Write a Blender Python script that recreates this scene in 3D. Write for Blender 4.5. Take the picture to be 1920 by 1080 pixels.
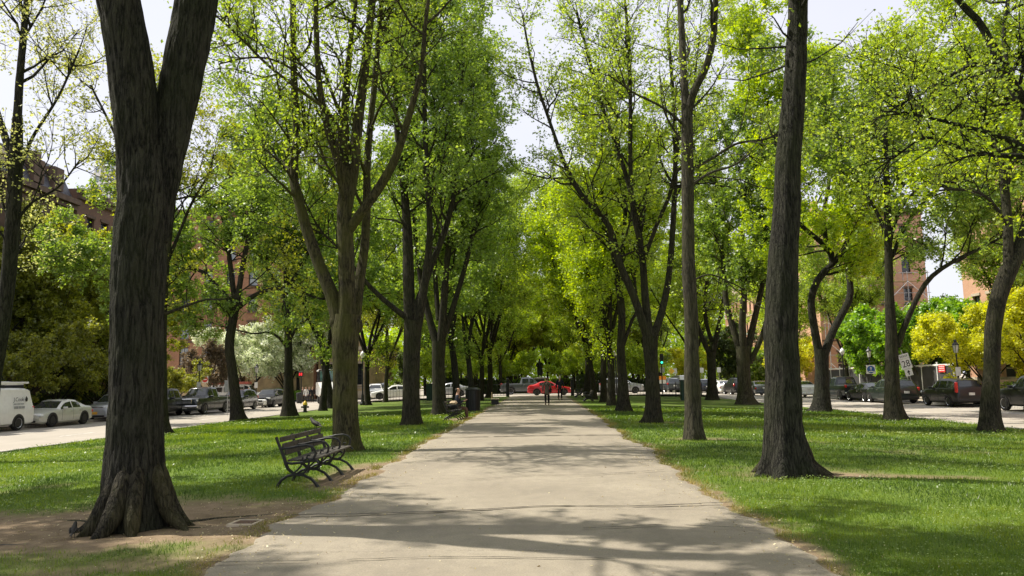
import bpy, math, random
import numpy as np
from mathutils import Matrix, Vector

R = math.radians
scn = bpy.context.scene
for o in list(bpy.data.objects):
    bpy.data.objects.remove(o)
COL = scn.collection

# ------------------------------------------------------------------ camera
F = 1450.0                      # focal length in pixels of a 1920-wide picture
CAMZ = 1.58
VPX, VPY, ROLL = 1015.0, 712.0, 0.0175

def _camray(u, v):
    d = np.array([(u - 960) / F, (540 - v) / F, -1.0])
    return d / np.linalg.norm(d)

_yd = _camray(VPX, VPY)
_h2 = _camray(VPX - 1000, VPY + 1000 * ROLL)
_up = np.cross(_yd, _h2)
_up /= np.linalg.norm(_up)
if _up[1] < 0:
    _up = -_up
_xd = np.cross(_yd, _up)
M_CAM = np.array([_xd, _yd, _up])          # rows: world axes in camera space = cam->world matrix
cam_data = bpy.data.cameras.new('camera')
cam_data.sensor_width = 36.0
cam_data.lens = 36.0 * F / 1920.0
cam_data.clip_start = 0.05
cam_data.clip_end = 3000.0
cam = bpy.data.objects.new('camera', cam_data)
COL.objects.link(cam)
mw = Matrix.Identity(4)
for i in range(3):
    for j in range(3):
        mw[i][j] = float(M_CAM[i, j])
mw[2][3] = CAMZ
cam.matrix_world = mw
scn.camera = cam

# ------------------------------------------------------------------ sky, sun, exposure
SUN_AZ_VEC = (-0.968, 0.25)                 # towards the sun
SUN_EL = R(54)
world = bpy.data.worlds.new("World")
scn.world = world
world.use_nodes = True
wn, wl = world.node_tree.nodes, world.node_tree.links
wn.clear()
w_out = wn.new('ShaderNodeOutputWorld')
w_bg = wn.new('ShaderNodeBackground')
w_sky = wn.new('ShaderNodeTexSky')
w_sky.sky_type = 'NISHITA'
w_sky.sun_disc = False
w_sky.sun_elevation = SUN_EL
w_sky.sun_rotation = math.atan2(SUN_AZ_VEC[0], SUN_AZ_VEC[1])
w_sky.dust_density = 2.0
w_sky.air_density = 1.0
w_sky.ozone_density = 1.5
w_bg.inputs['Strength'].default_value = 0.10
# thin high haze: the sky of the photo is a pale, slightly lavender white
w_mix = wn.new('ShaderNodeMixRGB')
w_mix.inputs['Fac'].default_value = 0.62
w_mix.inputs['Color2'].default_value = (7.4, 7.4, 8.0, 1)
w_tc = wn.new('ShaderNodeTexCoord')
w_no = wn.new('ShaderNodeTexNoise')
w_no.inputs['Scale'].default_value = 3.0
w_no.inputs['Detail'].default_value = 5.0
w_mr = wn.new('ShaderNodeMapRange')
w_mr.inputs['To Min'].default_value = 0.68
w_mr.inputs['To Max'].default_value = 0.96
wl.new(w_tc.outputs['Generated'], w_no.inputs['Vector'])
wl.new(w_no.outputs['Fac'], w_mr.inputs['Value'])
wl.new(w_mr.outputs[0], w_mix.inputs['Fac'])
wl.new(w_sky.outputs[0], w_mix.inputs['Color1'])
wl.new(w_mix.outputs[0], w_bg.inputs['Color'])
wl.new(w_bg.outputs[0], w_out.inputs['Surface'])

sun_data = bpy.data.lights.new('sun', 'SUN')
sun_data.energy = 5.0
sun_data.angle = R(0.55)
sun_data.color = (1.0, 0.93, 0.80)
sun = bpy.data.objects.new('sun', sun_data)
COL.objects.link(sun)
_sd = Vector((SUN_AZ_VEC[0] * math.cos(SUN_EL), SUN_AZ_VEC[1] * math.cos(SUN_EL), math.sin(SUN_EL)))
sun.rotation_euler = _sd.to_track_quat('Z', 'Y').to_euler()

scn.view_settings.view_transform = 'Standard'
scn.view_settings.look = 'None'
scn.view_settings.exposure = 0.5
scn.view_settings.gamma = 1.0
scn.view_settings.use_curve_mapping = False
scn.render.engine = 'CYCLES'
scn.cycles.max_bounces = 7
scn.cycles.diffuse_bounces = 4
scn.cycles.glossy_bounces = 2
scn.cycles.transmission_bounces = 5
scn.cycles.transparent_max_bounces = 8
scn.cycles.use_denoising = True

# ------------------------------------------------------------------ pixel -> place helpers
def ray(u, v):
    return M_CAM @ _camray(u, v)

def at(u, v, Y):
    d = ray(u, v)
    t = Y / d[1]
    return np.array([d[0] * t, Y, CAMZ + d[2] * t])

def smooth(a, b, x):
    t = np.clip((np.asarray(x, float) - a) / (b - a), 0, 1)
    return t * t * (3 - 2 * t)

CROSS0, CROSS1 = 77.0, 92.0     # the cross street
def G(x, y):
    """height of the ground"""
    x = np.asarray(x, float); y = np.asarray(y, float)
    ax = np.abs(x + 0.2)
    h = -0.34 * smooth(2.5, 17.0, ax)
    return h

def onground(u, v, z=None):
    d = ray(u, v)
    zz = -0.1 if z is None else z
    for _ in range(12):
        t = (zz - CAMZ) / d[2]
        x, y = d[0] * t, d[1] * t
        if z is not None:
            break
        zz = float(G(x, y))
    return np.array([x, y, zz])

# ------------------------------------------------------------------ noise
def _hash(ix, iy, iz, seed):
    h = (ix * 374761393 + iy * 668265263 + iz * 2147483647 + seed * 1274126177) & 0xffffffff
    h = ((h ^ (h >> 13)) * 1274126177) & 0xffffffff
    h = h ^ (h >> 16)
    return (h & 0xffffff) / float(0xffffff)

def vnoise(x, y, z=None, seed=0):
    x = np.asarray(x, float); y = np.asarray(y, float)
    z = np.zeros_like(x) if z is None else np.asarray(z, float)
    ix, iy, iz = np.floor(x).astype(np.int64), np.floor(y).astype(np.int64), np.floor(z).astype(np.int64)
    fx, fy, fz = x - ix, y - iy, z - iz
    fx, fy, fz = fx * fx * (3 - 2 * fx), fy * fy * (3 - 2 * fy), fz * fz * (3 - 2 * fz)
    r = 0
    for dx in (0, 1):
        for dy in (0, 1):
            for dz in (0, 1):
                w = (fx if dx else 1 - fx) * (fy if dy else 1 - fy) * (fz if dz else 1 - fz)
                r = r + w * _hash(ix + dx, iy + dy, iz + dz, seed)
    return r

def fbm(x, y, z=None, seed=0, oct=3):
    s, a, t = 0, 1.0, 0
    for o in range(oct):
        k = 2 ** o
        s = s + a * vnoise(np.asarray(x) * k, np.asarray(y) * k, None if z is None else np.asarray(z) * k, seed + o)
        t += a
        a *= 0.5
    return s / t

# ------------------------------------------------------------------ materials
MATS = {}
def newmat(name):
    m = bpy.data.materials.new(name)
    m.use_nodes = True
    m.node_tree.nodes.clear()
    MATS[name] = m
    return m, m.node_tree.nodes, m.node_tree.links

def c4(c):
    return (c[0], c[1], c[2], 1.0)

def pmat(name, col, rough=0.6, metal=0.0, vary=0.12, scale=6.0, bump=0.0, bscale=40.0, spec=0.5, coat=0.0, emit=None, estr=0.0, alpha=1.0, trans=0.0, dirt=None):
    """principled material with a little procedural variation"""
    m, n, l = newmat(name)
    out = n.new('ShaderNodeOutputMaterial')
    p = n.new('ShaderNodeBsdfPrincipled')
    l.new(p.outputs[0], out.inputs[0])
    tc = n.new('ShaderNodeTexCoord')
    no = n.new('ShaderNodeTexNoise')
    no.inputs['Scale'].default_value = scale
    no.inputs['Detail'].default_value = 4
    l.new(tc.outputs['Object'], no.inputs['Vector'])
    mix = n.new('ShaderNodeMixRGB')
    d = dirt if dirt else tuple(max(0, k * (1 - vary * 2)) for k in col)
    mix.inputs['Color1'].default_value = c4(d)
    mix.inputs['Color2'].default_value = c4(tuple(min(1, k * (1 + vary * 0.6)) for k in col))
    mr = n.new('ShaderNodeMapRange')
    mr.inputs['From Min'].default_value = 0.3
    mr.inputs['From Max'].default_value = 0.62
    l.new(no.outputs['Fac'], mr.inputs['Value'])
    l.new(mr.outputs[0], mix.inputs['Fac'])
    l.new(mix.outputs[0], p.inputs['Base Color'])
    p.inputs['Roughness'].default_value = rough
    p.inputs['Metallic'].default_value = metal
    p.inputs['Specular IOR Level'].default_value = spec
    p.inputs['Coat Weight'].default_value = coat
    p.inputs['Coat Roughness'].default_value = 0.05
    p.inputs['Transmission Weight'].default_value = trans
    if emit:
        p.inputs['Emission Color'].default_value = c4(emit)
        p.inputs['Emission Strength'].default_value = estr
    if bump:
        nb = n.new('ShaderNodeTexNoise')
        nb.inputs['Scale'].default_value = bscale
        nb.inputs['Detail'].default_value = 3
        l.new(tc.outputs['Object'], nb.inputs['Vector'])
        b = n.new('ShaderNodeBump')
        b.inputs['Strength'].default_value = bump
        b.inputs['Distance'].default_value = 0.02
        l.new(nb.outputs['Fac'], b.inputs['Height'])
        l.new(b.outputs[0], p.inputs['Normal'])
    return m

def leafmat(name, ca, cb, cc=None, transl=0.5):
    """a thin leaf: colours vary per leaf (attribute) and in patches, light shines through"""
    m, n, l = newmat(name)
    out = n.new('ShaderNodeOutputMaterial')
    at_ = n.new('ShaderNodeAttribute'); at_.attribute_name = 'tint'
    ramp = n.new('ShaderNodeValToRGB')
    ramp.color_ramp.elements[0].color = c4(ca)
    ramp.color_ramp.elements[1].color = c4(cb)
    if cc:
        e = ramp.color_ramp.elements.new(0.5)
        e.color = c4(cc)
    l.new(at_.outputs['Fac'], ramp.inputs[0])
    d = n.new('ShaderNodeBsdfDiffuse')
    t = n.new('ShaderNodeBsdfTranslucent')
    g = n.new('ShaderNodeBsdfGlossy')
    g.inputs['Roughness'].default_value = 0.45
    g.inputs['Color'].default_value = (1, 1, 1, 1)
    hs = n.new('ShaderNodeHueSaturation')
    hs.inputs['Hue'].default_value = 0.483
    hs.inputs['Saturation'].default_value = 1.15
    hs.inputs['Value'].default_value = 2.0
    l.new(ramp.outputs[0], d.inputs['Color'])
    l.new(ramp.outputs[0], hs.inputs['Color'])
    l.new(hs.outputs[0], t.inputs['Color'])
    m1 = n.new('ShaderNodeMixShader'); m1.inputs[0].default_value = transl
    l.new(d.outputs[0], m1.inputs[1]); l.new(t.outputs[0], m1.inputs[2])
    m2 = n.new('ShaderNodeMixShader'); m2.inputs[0].default_value = 0.045
    l.new(m1.outputs[0], m2.inputs[1]); l.new(g.outputs[0], m2.inputs[2])
    l.new(m2.outputs[0], out.inputs[0])
    return m

def barkmat(name, dark, light, moss=None, mossamt=0.0, vscale=9.0, bump=0.6):
    m, n, l = newmat(name)
    out = n.new('ShaderNodeOutputMaterial')
    p = n.new('ShaderNodeBsdfPrincipled')
    p.inputs['Roughness'].default_value = 0.9
    p.inputs['Specular IOR Level'].default_value = 0.2
    l.new(p.outputs[0], out.inputs[0])
    tc = n.new('ShaderNodeTexCoord')
    def ridged(sc, zs, dist, det):
        mp = n.new('ShaderNodeMapping')
        mp.inputs['Scale'].default_value = (1, 1, zs)
        l.new(tc.outputs['Object'], mp.inputs[0])
        no = n.new('ShaderNodeTexNoise')
        no.inputs['Scale'].default_value = sc
        no.inputs['Detail'].default_value = det
        no.inputs['Distortion'].default_value = dist
        l.new(mp.outputs[0], no.inputs['Vector'])
        s = n.new('ShaderNodeMath'); s.operation = 'SUBTRACT'; s.inputs[1].default_value = .5
        l.new(no.outputs['Fac'], s.inputs[0])
        a = n.new('ShaderNodeMath'); a.operation = 'ABSOLUTE'
        l.new(s.outputs[0], a.inputs[0])
        r = n.new('ShaderNodeMapRange'); r.inputs['From Max'].default_value = .11
        l.new(a.outputs[0], r.inputs['Value'])
        return r.outputs[0]
    r1 = ridged(vscale, .13, .25, 2)
    r2 = ridged(vscale * 2.3, .22, .4, 4)
    fn = n.new('ShaderNodeTexNoise'); fn.inputs['Scale'].default_value = vscale * 6; fn.inputs['Detail'].default_value = 5
    l.new(tc.outputs['Object'], fn.inputs['Vector'])
    m1 = n.new('ShaderNodeMath'); m1.operation = 'MULTIPLY_ADD'; m1.inputs[1].default_value = .5
    l.new(r1, m1.inputs[0])
    m0 = n.new('ShaderNodeMath'); m0.operation = 'MULTIPLY'; m0.inputs[1].default_value = .3
    l.new(r2, m0.inputs[0]); l.new(m0.outputs[0], m1.inputs[2])
    m2 = n.new('ShaderNodeMath'); m2.operation = 'MULTIPLY_ADD'; m2.inputs[1].default_value = .45
    l.new(fn.outputs['Fac'], m2.inputs[0]); l.new(m1.outputs[0], m2.inputs[2])
    ramp = n.new('ShaderNodeValToRGB')
    ramp.color_ramp.elements[0].position = 0.30
    ramp.color_ramp.elements[0].color = c4(dark)
    ramp.color_ramp.elements[1].position = 1.05
    ramp.color_ramp.elements[1].color = c4(light)
    l.new(m2.outputs[0], ramp.inputs[0])
    col = ramp.outputs[0]
    big = n.new('ShaderNodeTexNoise'); big.inputs['Scale'].default_value = 1.6; big.inputs['Detail'].default_value = 5
    l.new(tc.outputs['Object'], big.inputs['Vector'])
    if moss:
        mr = n.new('ShaderNodeMapRange')
        mr.inputs['From Min'].default_value = 0.42; mr.inputs['From Max'].default_value = 0.62
        mr.inputs['To Max'].default_value = mossamt
        l.new(big.outputs['Fac'], mr.inputs['Value'])
        mx = n.new('ShaderNodeMixRGB')
        mx.inputs[2].default_value = c4(moss)
        l.new(mr.outputs[0], mx.inputs[0]); l.new(col, mx.inputs[1])
        col = mx.outputs[0]
    l.new(col, p.inputs['Base Color'])
    b = n.new('ShaderNodeBump'); b.inputs['Strength'].default_value = bump; b.inputs['Distance'].default_value = 0.03
    l.new(m2.outputs[0], b.inputs['Height'])
    l.new(b.outputs[0], p.inputs['Normal'])
    return m

# ------------------------------------------------------------------ mesh helpers
def mesh_np(name, V, faces, attrs=None, smooth_=False):
    """faces: list of int arrays (n,k), any mix of k"""
    me = bpy.data.meshes.new(name)
    V = np.asarray(V, np.float32)
    me.vertices.add(len(V))
    me.vertices.foreach_set('co', V.ravel())
    if isinstance(faces, np.ndarray):
        faces = [faces]
    faces = [np.asarray(f, np.int32) for f in faces if len(f)]
    nl = sum(f.size for f in faces); npoly = sum(len(f) for f in faces)
    me.loops.add(nl)
    me.polygons.add(npoly)
    me.loops.foreach_set('vertex_index', np.concatenate([f.ravel() for f in faces]))
    tot = np.concatenate([np.full(len(f), f.shape[1], np.int32) for f in faces])
    st = np.concatenate([[0], np.cumsum(tot)[:-1]]).astype(np.int32)
    me.polygons.foreach_set('loop_start', st)
    try:
        me.polygons.foreach_set('loop_total', tot)
    except Exception:
        pass
    me.polygons.foreach_set('use_smooth', np.full(npoly, smooth_, bool))
    if attrs:
        for k, a in attrs.items():
            at_ = me.attributes.new(k, 'FLOAT', 'POINT')
            at_.data.foreach_set('value', np.asarray(a, np.float32))
    me.update(calc_edges=True)
    me.validate()
    return me

def link(name, me, mat=None, parent=None, loc=None, rot=None):
    o = bpy.data.objects.new(name, me)
    COL.objects.link(o)
    if mat is not None and me is not None and len(me.materials) == 0:
        me.materials.append(mat if not isinstance(mat, str) else MATS[mat])
    if parent is not None:
        o.parent = parent
    if loc is not None:
        o.location = [float(k) for k in loc]
    if rot is not None:
        o.rotation_euler = rot
    return o

def tag(o, label=None, cat=None, group=None, kind=None):
    if label: o['label'] = label
    if cat: o['category'] = cat
    if group: o['group'] = group
    if kind: o['kind'] = kind
    return o

def empty(name, loc, rz=0.0, label=None, cat=None, group=None):
    o = bpy.data.objects.new(name, None)
    o.empty_display_size = 0.2
    COL.objects.link(o)
    o.location = [float(k) for k in loc]
    o.rotation_euler = (0, 0, rz)
    return tag(o, label, cat, group)

def kids(o):
    return [c for c in bpy.data.objects if c.parent == o]

def copy_tree(o, loc=None, rz=None, label=None, group=None, scale=None, _kids=None):
    if _kids is None:
        _kids = {}
        for c in bpy.data.objects:
            if c.parent: _kids.setdefault(c.parent.name, []).append(c)
    def rec(src, parent):
        c = src.copy(); COL.objects.link(c)
        if parent is not None:
            c.parent = parent
        for ch in _kids.get(src.name, []):
            rec(ch, c)
        return c
    r = rec(o, None)
    if loc is not None: r.location = [float(k) for k in loc]
    if rz is not None: r.rotation_euler = (0, 0, rz)
    if scale is not None: r.scale = (scale, scale, scale) if not hasattr(scale, '__len__') else scale
    if label: r['label'] = label
    if group: r['group'] = group
    return r

class MB:
    """collects simple shapes into one mesh"""
    def __init__(s):
        s.V = []; s.F = []
    def add(s, V, F):
        b = len(s.V)
        s.V += [tuple(float(k) for k in v) for v in V]
        s.F += [tuple(b + i for i in f) for f in F]
        return s
    def box(s, x0, x1, y0, y1, z0, z1, bev=0.0):
        if bev > 0:
            # chamfered along all vertical-ish edges: 8-gon in xy with a bevel at top and bottom
            b = min(bev, (x1 - x0) * .45, (y1 - y0) * .45, (z1 - z0) * .45)
            rings = []
            for z, k in ((z0, b), (z0 + b, 0), (z1 - b, 0), (z1, b)):
                rings.append([(x0 + b, y0 + k, z), (x1 - b, y0 + k, z), (x1 - k, y0 + b, z), (x1 - k, y1 - b, z),
                              (x1 - b, y1 - k, z), (x0 + b, y1 - k, z), (x0 + k, y1 - b, z), (x0 + k, y0 + b, z)])
            V = [v for r in rings for v in r]
            F = [tuple(range(7, -1, -1)), tuple(range(24, 32))]
            for r in range(3):
                for i in range(8):
                    j = (i + 1) % 8
                    F.append((r * 8 + i, r * 8 + j, r * 8 + 8 + j, r * 8 + 8 + i))
            return s.add(V, F)
        V = [(x0, y0, z0), (x1, y0, z0), (x1, y1, z0), (x0, y1, z0), (x0, y0, z1), (x1, y0, z1), (x1, y1, z1), (x0, y1, z1)]
        F = [(3, 2, 1, 0), (4, 5, 6, 7), (0, 1, 5, 4), (1, 2, 6, 5), (2, 3, 7, 6), (3, 0, 4, 7)]
        return s.add(V, F)
    def prism(s, poly, axis, a0, a1):
        """poly: 2-D outline; extruded along axis 0,1,2 from a0 to a1"""
        n = len(poly)
        def pt(p, a):
            q = [0, 0, 0]; o = [k for k in (0, 1, 2) if k != axis]
            q[axis] = a; q[o[0]] = p[0]; q[o[1]] = p[1]
            return tuple(q)
        V = [pt(p, a0) for p in poly] + [pt(p, a1) for p in poly]
        F = [tuple(range(n))[::-1], tuple(range(n, 2 * n))]
        for i in range(n):
            j = (i + 1) % n
            F.append((i, j, n + j, n + i))
        return s.add(V, F)
    def tube(s, pts, r, sides=8, cap=True):
        pts = [np.array(p, float) for p in pts]
        n = len(pts)
        rr = r if hasattr(r, '__len__') else [r] * n
        V = []; 
        ref = None
        for i, p in enumerate(pts):
            t = pts[min(i + 1, n - 1)] - pts[max(i - 1, 0)]
            t = t / (np.linalg.norm(t) + 1e-9)
            if ref is None:
                ref = np.array([0, 0, 1.]) if abs(t[2]) < 0.9 else np.array([1., 0, 0])
            u = ref - t * np.dot(ref, t); u /= (np.linalg.norm(u) + 1e-9)
            ref = u
            w = np.cross(t, u)
            for k in range(sides):
                a = 2 * math.pi * k / sides
                V.append(p + (u * math.cos(a) + w * math.sin(a)) * rr[i])
        F = []
        for i in range(n - 1):
            for k in range(sides):
                j = (k + 1) % sides
                F.append((i * sides + k, i * sides + j, (i + 1) * sides + j, (i + 1) * sides + k))
        if cap:
            F.append(tuple(range(sides))[::-1]); F.append(tuple((n - 1) * sides + k for k in range(sides)))
        return s.add(V, F)
    def lathe(s, prof, c=(0, 0, 0), sides=16, axis=2):
        """prof: list of (radius, height)"""
        V = []
        for (r, h) in prof:
            for k in range(sides):
                a = 2 * math.pi * k / sides
                p = [0, 0, 0]; o = [k2 for k2 in (0, 1, 2) if k2 != axis]
                p[axis] = h; p[o[0]] = r * math.cos(a); p[o[1]] = r * math.sin(a)
                V.append((p[0] + c[0], p[1] + c[1], p[2] + c[2]))
        F = []
        n = len(prof)
        for i in range(n - 1):
            for k in range(sides):
                j = (k + 1) % sides
                F.append((i * sides + k, i * sides + j, (i + 1) * sides + j, (i + 1) * sides + k))
        F.append(tuple(range(sides))[::-1]); F.append(tuple((n - 1) * sides + k for k in range(sides)))
        return s.add(V, F)
    def build(s, name, mat, parent=None, loc=None, rot=None, smooth_=False):
        me = bpy.data.meshes.new(name)
        me.from_pydata(s.V, [], s.F)
        if smooth_:
            for p in me.polygons: p.use_smooth = True
        me.update()
        return link(name, me, mat, parent, loc, rot)
# ------------------------------------------------------------------ setting materials
def groundmat(name, kind):
    m, n, l = newmat(name)
    out = n.new('ShaderNodeOutputMaterial')
    p = n.new('ShaderNodeBsdfPrincipled')
    p.inputs['Specular IOR Level'].default_value = 0.3
    l.new(p.outputs[0], out.inputs[0])
    tc = n.new('ShaderNodeTexCoord')
    def noise(scale, detail=4, rough=0.5, mapping=None):
        no = n.new('ShaderNodeTexNoise')
        no.inputs['Scale'].default_value = scale
        no.inputs['Detail'].default_value = detail
        no.inputs['Roughness'].default_value = rough
        src = tc.outputs['Object']
        if mapping:
            mp = n.new('ShaderNodeMapping'); mp.inputs['Scale'].default_value = mapping
            l.new(src, mp.inputs[0]); src = mp.outputs[0]
        l.new(src, no.inputs['Vector'])
        return no
    def mr(src, a, b, c=0.0, d=1.0):
        x = n.new('ShaderNodeMapRange')
        x.inputs['From Min'].default_value = a; x.inputs['From Max'].default_value = b
        x.inputs['To Min'].default_value = c; x.inputs['To Max'].default_value = d
        l.new(src, x.inputs['Value'])
        return x.outputs[0]
    def mix(f, a, b):
        x = n.new('ShaderNodeMixRGB')
        if isinstance(f, float): x.inputs[0].default_value = f
        else: l.new(f, x.inputs[0])
        for k, s in ((1, a), (2, b)):
            if isinstance(s, tuple): x.inputs[k].default_value = c4(s)
            else: l.new(s, x.inputs[k])
        return x.outputs[0]
    if kind == 'path':
        big = noise(0.5, 5); med = noise(4.0, 6, 0.6); fine = noise(70.0, 4, 0.75); streak = noise(1.2, 5, 0.6, (1.0, 0.35, 1))
        col = mix(mr(big.outputs['Fac'], .35, .65), (0.295, 0.255, 0.20), (0.395, 0.345, 0.27))
        col = mix(mr(med.outputs['Fac'], .42, .68, 0, .55), col, (0.235, 0.205, 0.165))
        col = mix(mr(streak.outputs['Fac'], .52, .64, 0, .55), col, (0.205, 0.18, 0.145))
        blot = noise(9.0, 6, .7)
        col = mix(mr(blot.outputs['Fac'], .55, .72, 0, .5), col, (0.40, 0.365, 0.30))
        col = mix(mr(fine.outputs['Fac'], .38, .62, 0, .62), col, (0.18, 0.16, 0.13))
        vo = n.new('ShaderNodeTexVoronoi'); vo.inputs['Scale'].default_value = 26.0
        l.new(tc.outputs['Object'], vo.inputs['Vector'])
        col = mix(mr(vo.outputs['Distance'], 0.0, 0.2, .7, 0.0), col, (0.13, 0.11, 0.085))
        p.inputs['Roughness'].default_value = 0.85
        h = fine
    elif kind == 'road':
        big = noise(0.35, 5); streak = noise(0.9, 5, 0.6, (1.0, 0.06, 1)); fine = noise(60.0, 3, 0.7)
        col = mix(mr(big.outputs['Fac'], .35, .65), (0.36, 0.325, 0.28), (0.42, 0.38, 0.33))
        col = mix(mr(streak.outputs['Fac'], .5, .7, 0, .5), col, (0.30, 0.275, 0.24))
        col = mix(mr(fine.outputs['Fac'], .4, .7, 0, .3), col, (0.33, 0.30, 0.26))
        p.inputs['Roughness'].default_value = 0.8
        h = fine
    elif kind == 'lawn':
        a = n.new('ShaderNodeAttribute'); a.attribute_name = 'dirt'
        big = noise(0.7, 4); med = noise(5.0, 5, 0.6); fine = noise(70.0, 4, 0.7)
        g = mix(mr(big.outputs['Fac'], .35, .65), (0.085, 0.15, 0.012), (0.145, 0.21, 0.02))
        g = mix(mr(med.outputs['Fac'], .5, .7, 0, .5), g, (0.15, 0.195, 0.035))
        g = mix(mr(fine.outputs['Fac'], .35, .65, 0, .7), g, (0.045, 0.085, 0.012))
        d = mix(mr(med.outputs['Fac'], .35, .65), (0.145, 0.10, 0.062), (0.24, 0.175, 0.115))
        d = mix(mr(fine.outputs['Fac'], .45, .7, 0, .6), d, (0.33, 0.26, 0.16))
        col = mix(a.outputs['Fac'], g, d)
        p.inputs['Roughness'].default_value = 0.95
        h = fine
    elif kind == 'paving':
        big = noise(1.0, 4); fine = noise(40.0, 3)
        col = mix(mr(big.outputs['Fac'], .35, .65), (0.38, 0.33, 0.27), (0.46, 0.40, 0.33))
        col = mix(mr(fine.outputs['Fac'], .4, .7, 0, .4), col, (0.30, 0.26, 0.21))
        p.inputs['Roughness'].default_value = 0.85
        h = fine
    l.new(col, p.inputs['Base Color'])
    b = n.new('ShaderNodeBump'); b.inputs['Strength'].default_value = 0.5; b.inputs['Distance'].default_value = 0.006
    l.new(h.outputs['Fac'], b.inputs['Height']); l.new(b.outputs[0], p.inputs['Normal'])
    return m

groundmat('path', 'path'); groundmat('road', 'road'); groundmat('lawn', 'lawn'); groundmat('paving', 'paving')
pmat('road_paint', (0.72, 0.70, 0.66), 0.7, vary=0.2, scale=3)
pmat('granite', (0.42, 0.40, 0.37), 0.8, vary=0.2, scale=8, bump=0.3)
pmat('soil', (0.11, 0.08, 0.05), 0.95, vary=0.3, scale=5)

def grid_sheet(name, xs, ys, zfun, mat, attrs=None, kind='structure'):
    X, Yg = np.meshgrid(xs, ys)
    Z = zfun(X, Yg)
    V = np.stack([X, Yg, Z], -1).reshape(-1, 3)
    nx, ny = len(xs), len(ys)
    i = np.arange(ny - 1)[:, None] * nx + np.arange(nx - 1)[None, :]
    Q = np.stack([i, i + 1, i + nx + 1, i + nx], -1).reshape(-1, 4)
    at_ = {k: f(X, Yg).ravel() for k, f in attrs.items()} if attrs else None
    o = link(name, mesh_np(name, V, Q, at_, True), mat)
    return tag(o, kind=kind)

ROADZ = -0.47
KERB_L, KERB_R = -16.9, 16.3        # median kerbs
FAR_L, FAR_R = -26.9, 26.0          # far kerbs

# the base ground reaching the horizon
grid_sheet('ground', np.array([-1500., -300, -90, -60, -30, 0, 30, 60, 90, 300, 1500]), np.array([-60., 0, 60, 120, 300, 1500]),
           lambda x, y: np.full_like(x, -0.62), 'paving')
def RZ(x, y):
    """height of the carriageways: the cross street is crowned over the mall"""
    x = np.asarray(x, float); y = np.asarray(y, float)
    k = smooth(62, CROSS0, y) * smooth(107, CROSS1, y)
    return ROADZ + 0.45 * smooth(27, 9, np.abs(x)) * k
for i, (x0, x1) in enumerate(((FAR_L, KERB_L), (KERB_R, FAR_R))):
    xs = np.linspace(x0, x1, 9)
    for ya in (np.concatenate([[-30., 0, 30], np.linspace(60, CROSS0, 8)]), np.concatenate([np.linspace(CROSS1, 108, 8), [150, 300, 420]])):
        grid_sheet('road', xs, ya, RZ, 'road')
grid_sheet('cross_street', np.linspace(-140, 140, 141), np.linspace(CROSS0, CROSS1, 4), RZ, 'road')
# pavements in front of the houses
for (x0, x1) in ((-33.5, FAR_L - 0.15), (FAR_R + 0.15, 32.5)):
    for (y0, y1) in ((-30, CROSS0 - 1), (CROSS1 + 1, 400)):
        grid_sheet('pavement', np.linspace(x0, x1, 3), np.linspace(y0, y1, 6), lambda x, y: np.full_like(x, -0.33), 'paving')
        mb = MB()
        xk = x1 if x0 < 0 else x0
        mb.box(min(xk, xk + (0.15 if x0 < 0 else -0.15)), max(xk, xk + (0.15 if x0 < 0 else -0.15)), y0, y1, -0.60, -0.322, 0.01)
        tag(mb.build('kerb', 'granite'), kind='structure')
for xk, s in ((KERB_L, 1), (KERB_R, -1)):
    for (y0, y1) in ((-30, CROSS0), (CROSS1, 400)):
        n = 10
        mb = MB()
        a, b = sorted((xk, xk + s * 0.16))
        mb.box(a, b, y0, y1, -0.60, -0.33, 0.012)
        tag(mb.build('kerb', 'granite'), kind='structure')
# painted lines
def paint(x0, x1, y0, y1, z=ROADZ + 0.006, name='lane_marking'):
    return MB().add([(x0, y0, z), (x1, y0, z), (x1, y1, z), (x0, y1, z)], [(0, 1, 2, 3)]), name
for sgn, xe, xm in ((-1, KERB_L - 0.5, -20.6), (1, KERB_R + 0.5, 19.9)):
    mb, nm = paint(xe - 0.06, xe + 0.06, -20, CROSS0 - 15); tag(mb.build('edge_line', 'road_paint'), kind='structure')
    mb = MB()
    for k in range(10):
        y0 = -8 + k * 6.8 + (1.5 if sgn > 0 else 0)
        z = ROADZ + 0.006
        mb.add([(xm - .06, y0, z), (xm + .06, y0, z), (xm + .06, y0 + 2.6, z), (xm - .06, y0 + 2.6, z)], [(0, 1, 2, 3)])
    tag(mb.build('lane_marking', 'road_paint'), kind='structure')
    # parking bay line
    xb = -24.0 if sgn < 0 else 23.2
    mb, nm = paint(xb - .05, xb + .05, -20, CROSS0 - 15); tag(mb.build('parking_line', 'road_paint'), kind='structure')
    # stop line and crossing
    a, b = sorted((xe, -24.0 if sgn < 0 else 23.2))
    zc = float(RZ(a, CROSS0 - .6)) + .0; mb = MB().add([(a, CROSS0 - .9, RZ(a, CROSS0 - .9) + .012), (b, CROSS0 - .9, RZ(b, CROSS0 - .9) + .012), (b, CROSS0 - .4, RZ(b, CROSS0 - .4) + .012), (a, CROSS0 - .4, RZ(a, CROSS0 - .4) + .012)], [(0, 1, 2, 3)]); tag(mb.build('stop_line', 'road_paint'), kind='structure')

# ------------------------------------------------------------------ the path
PL, PR = -3.0, 2.33
def path_edge(y, side):
    w = 0.12 * (fbm(y * 0.35, y * 0 + 3.1 * side, seed=4) - .5) * 2 + 0.17 * (fbm(y * 1.9, y * 0 + side, seed=9) - .5) * 2 + 0.09 * (vnoise(y * 7, y * 0 + side, seed=5) - .5)
    return (PL if side < 0 else PR) + w

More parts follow.
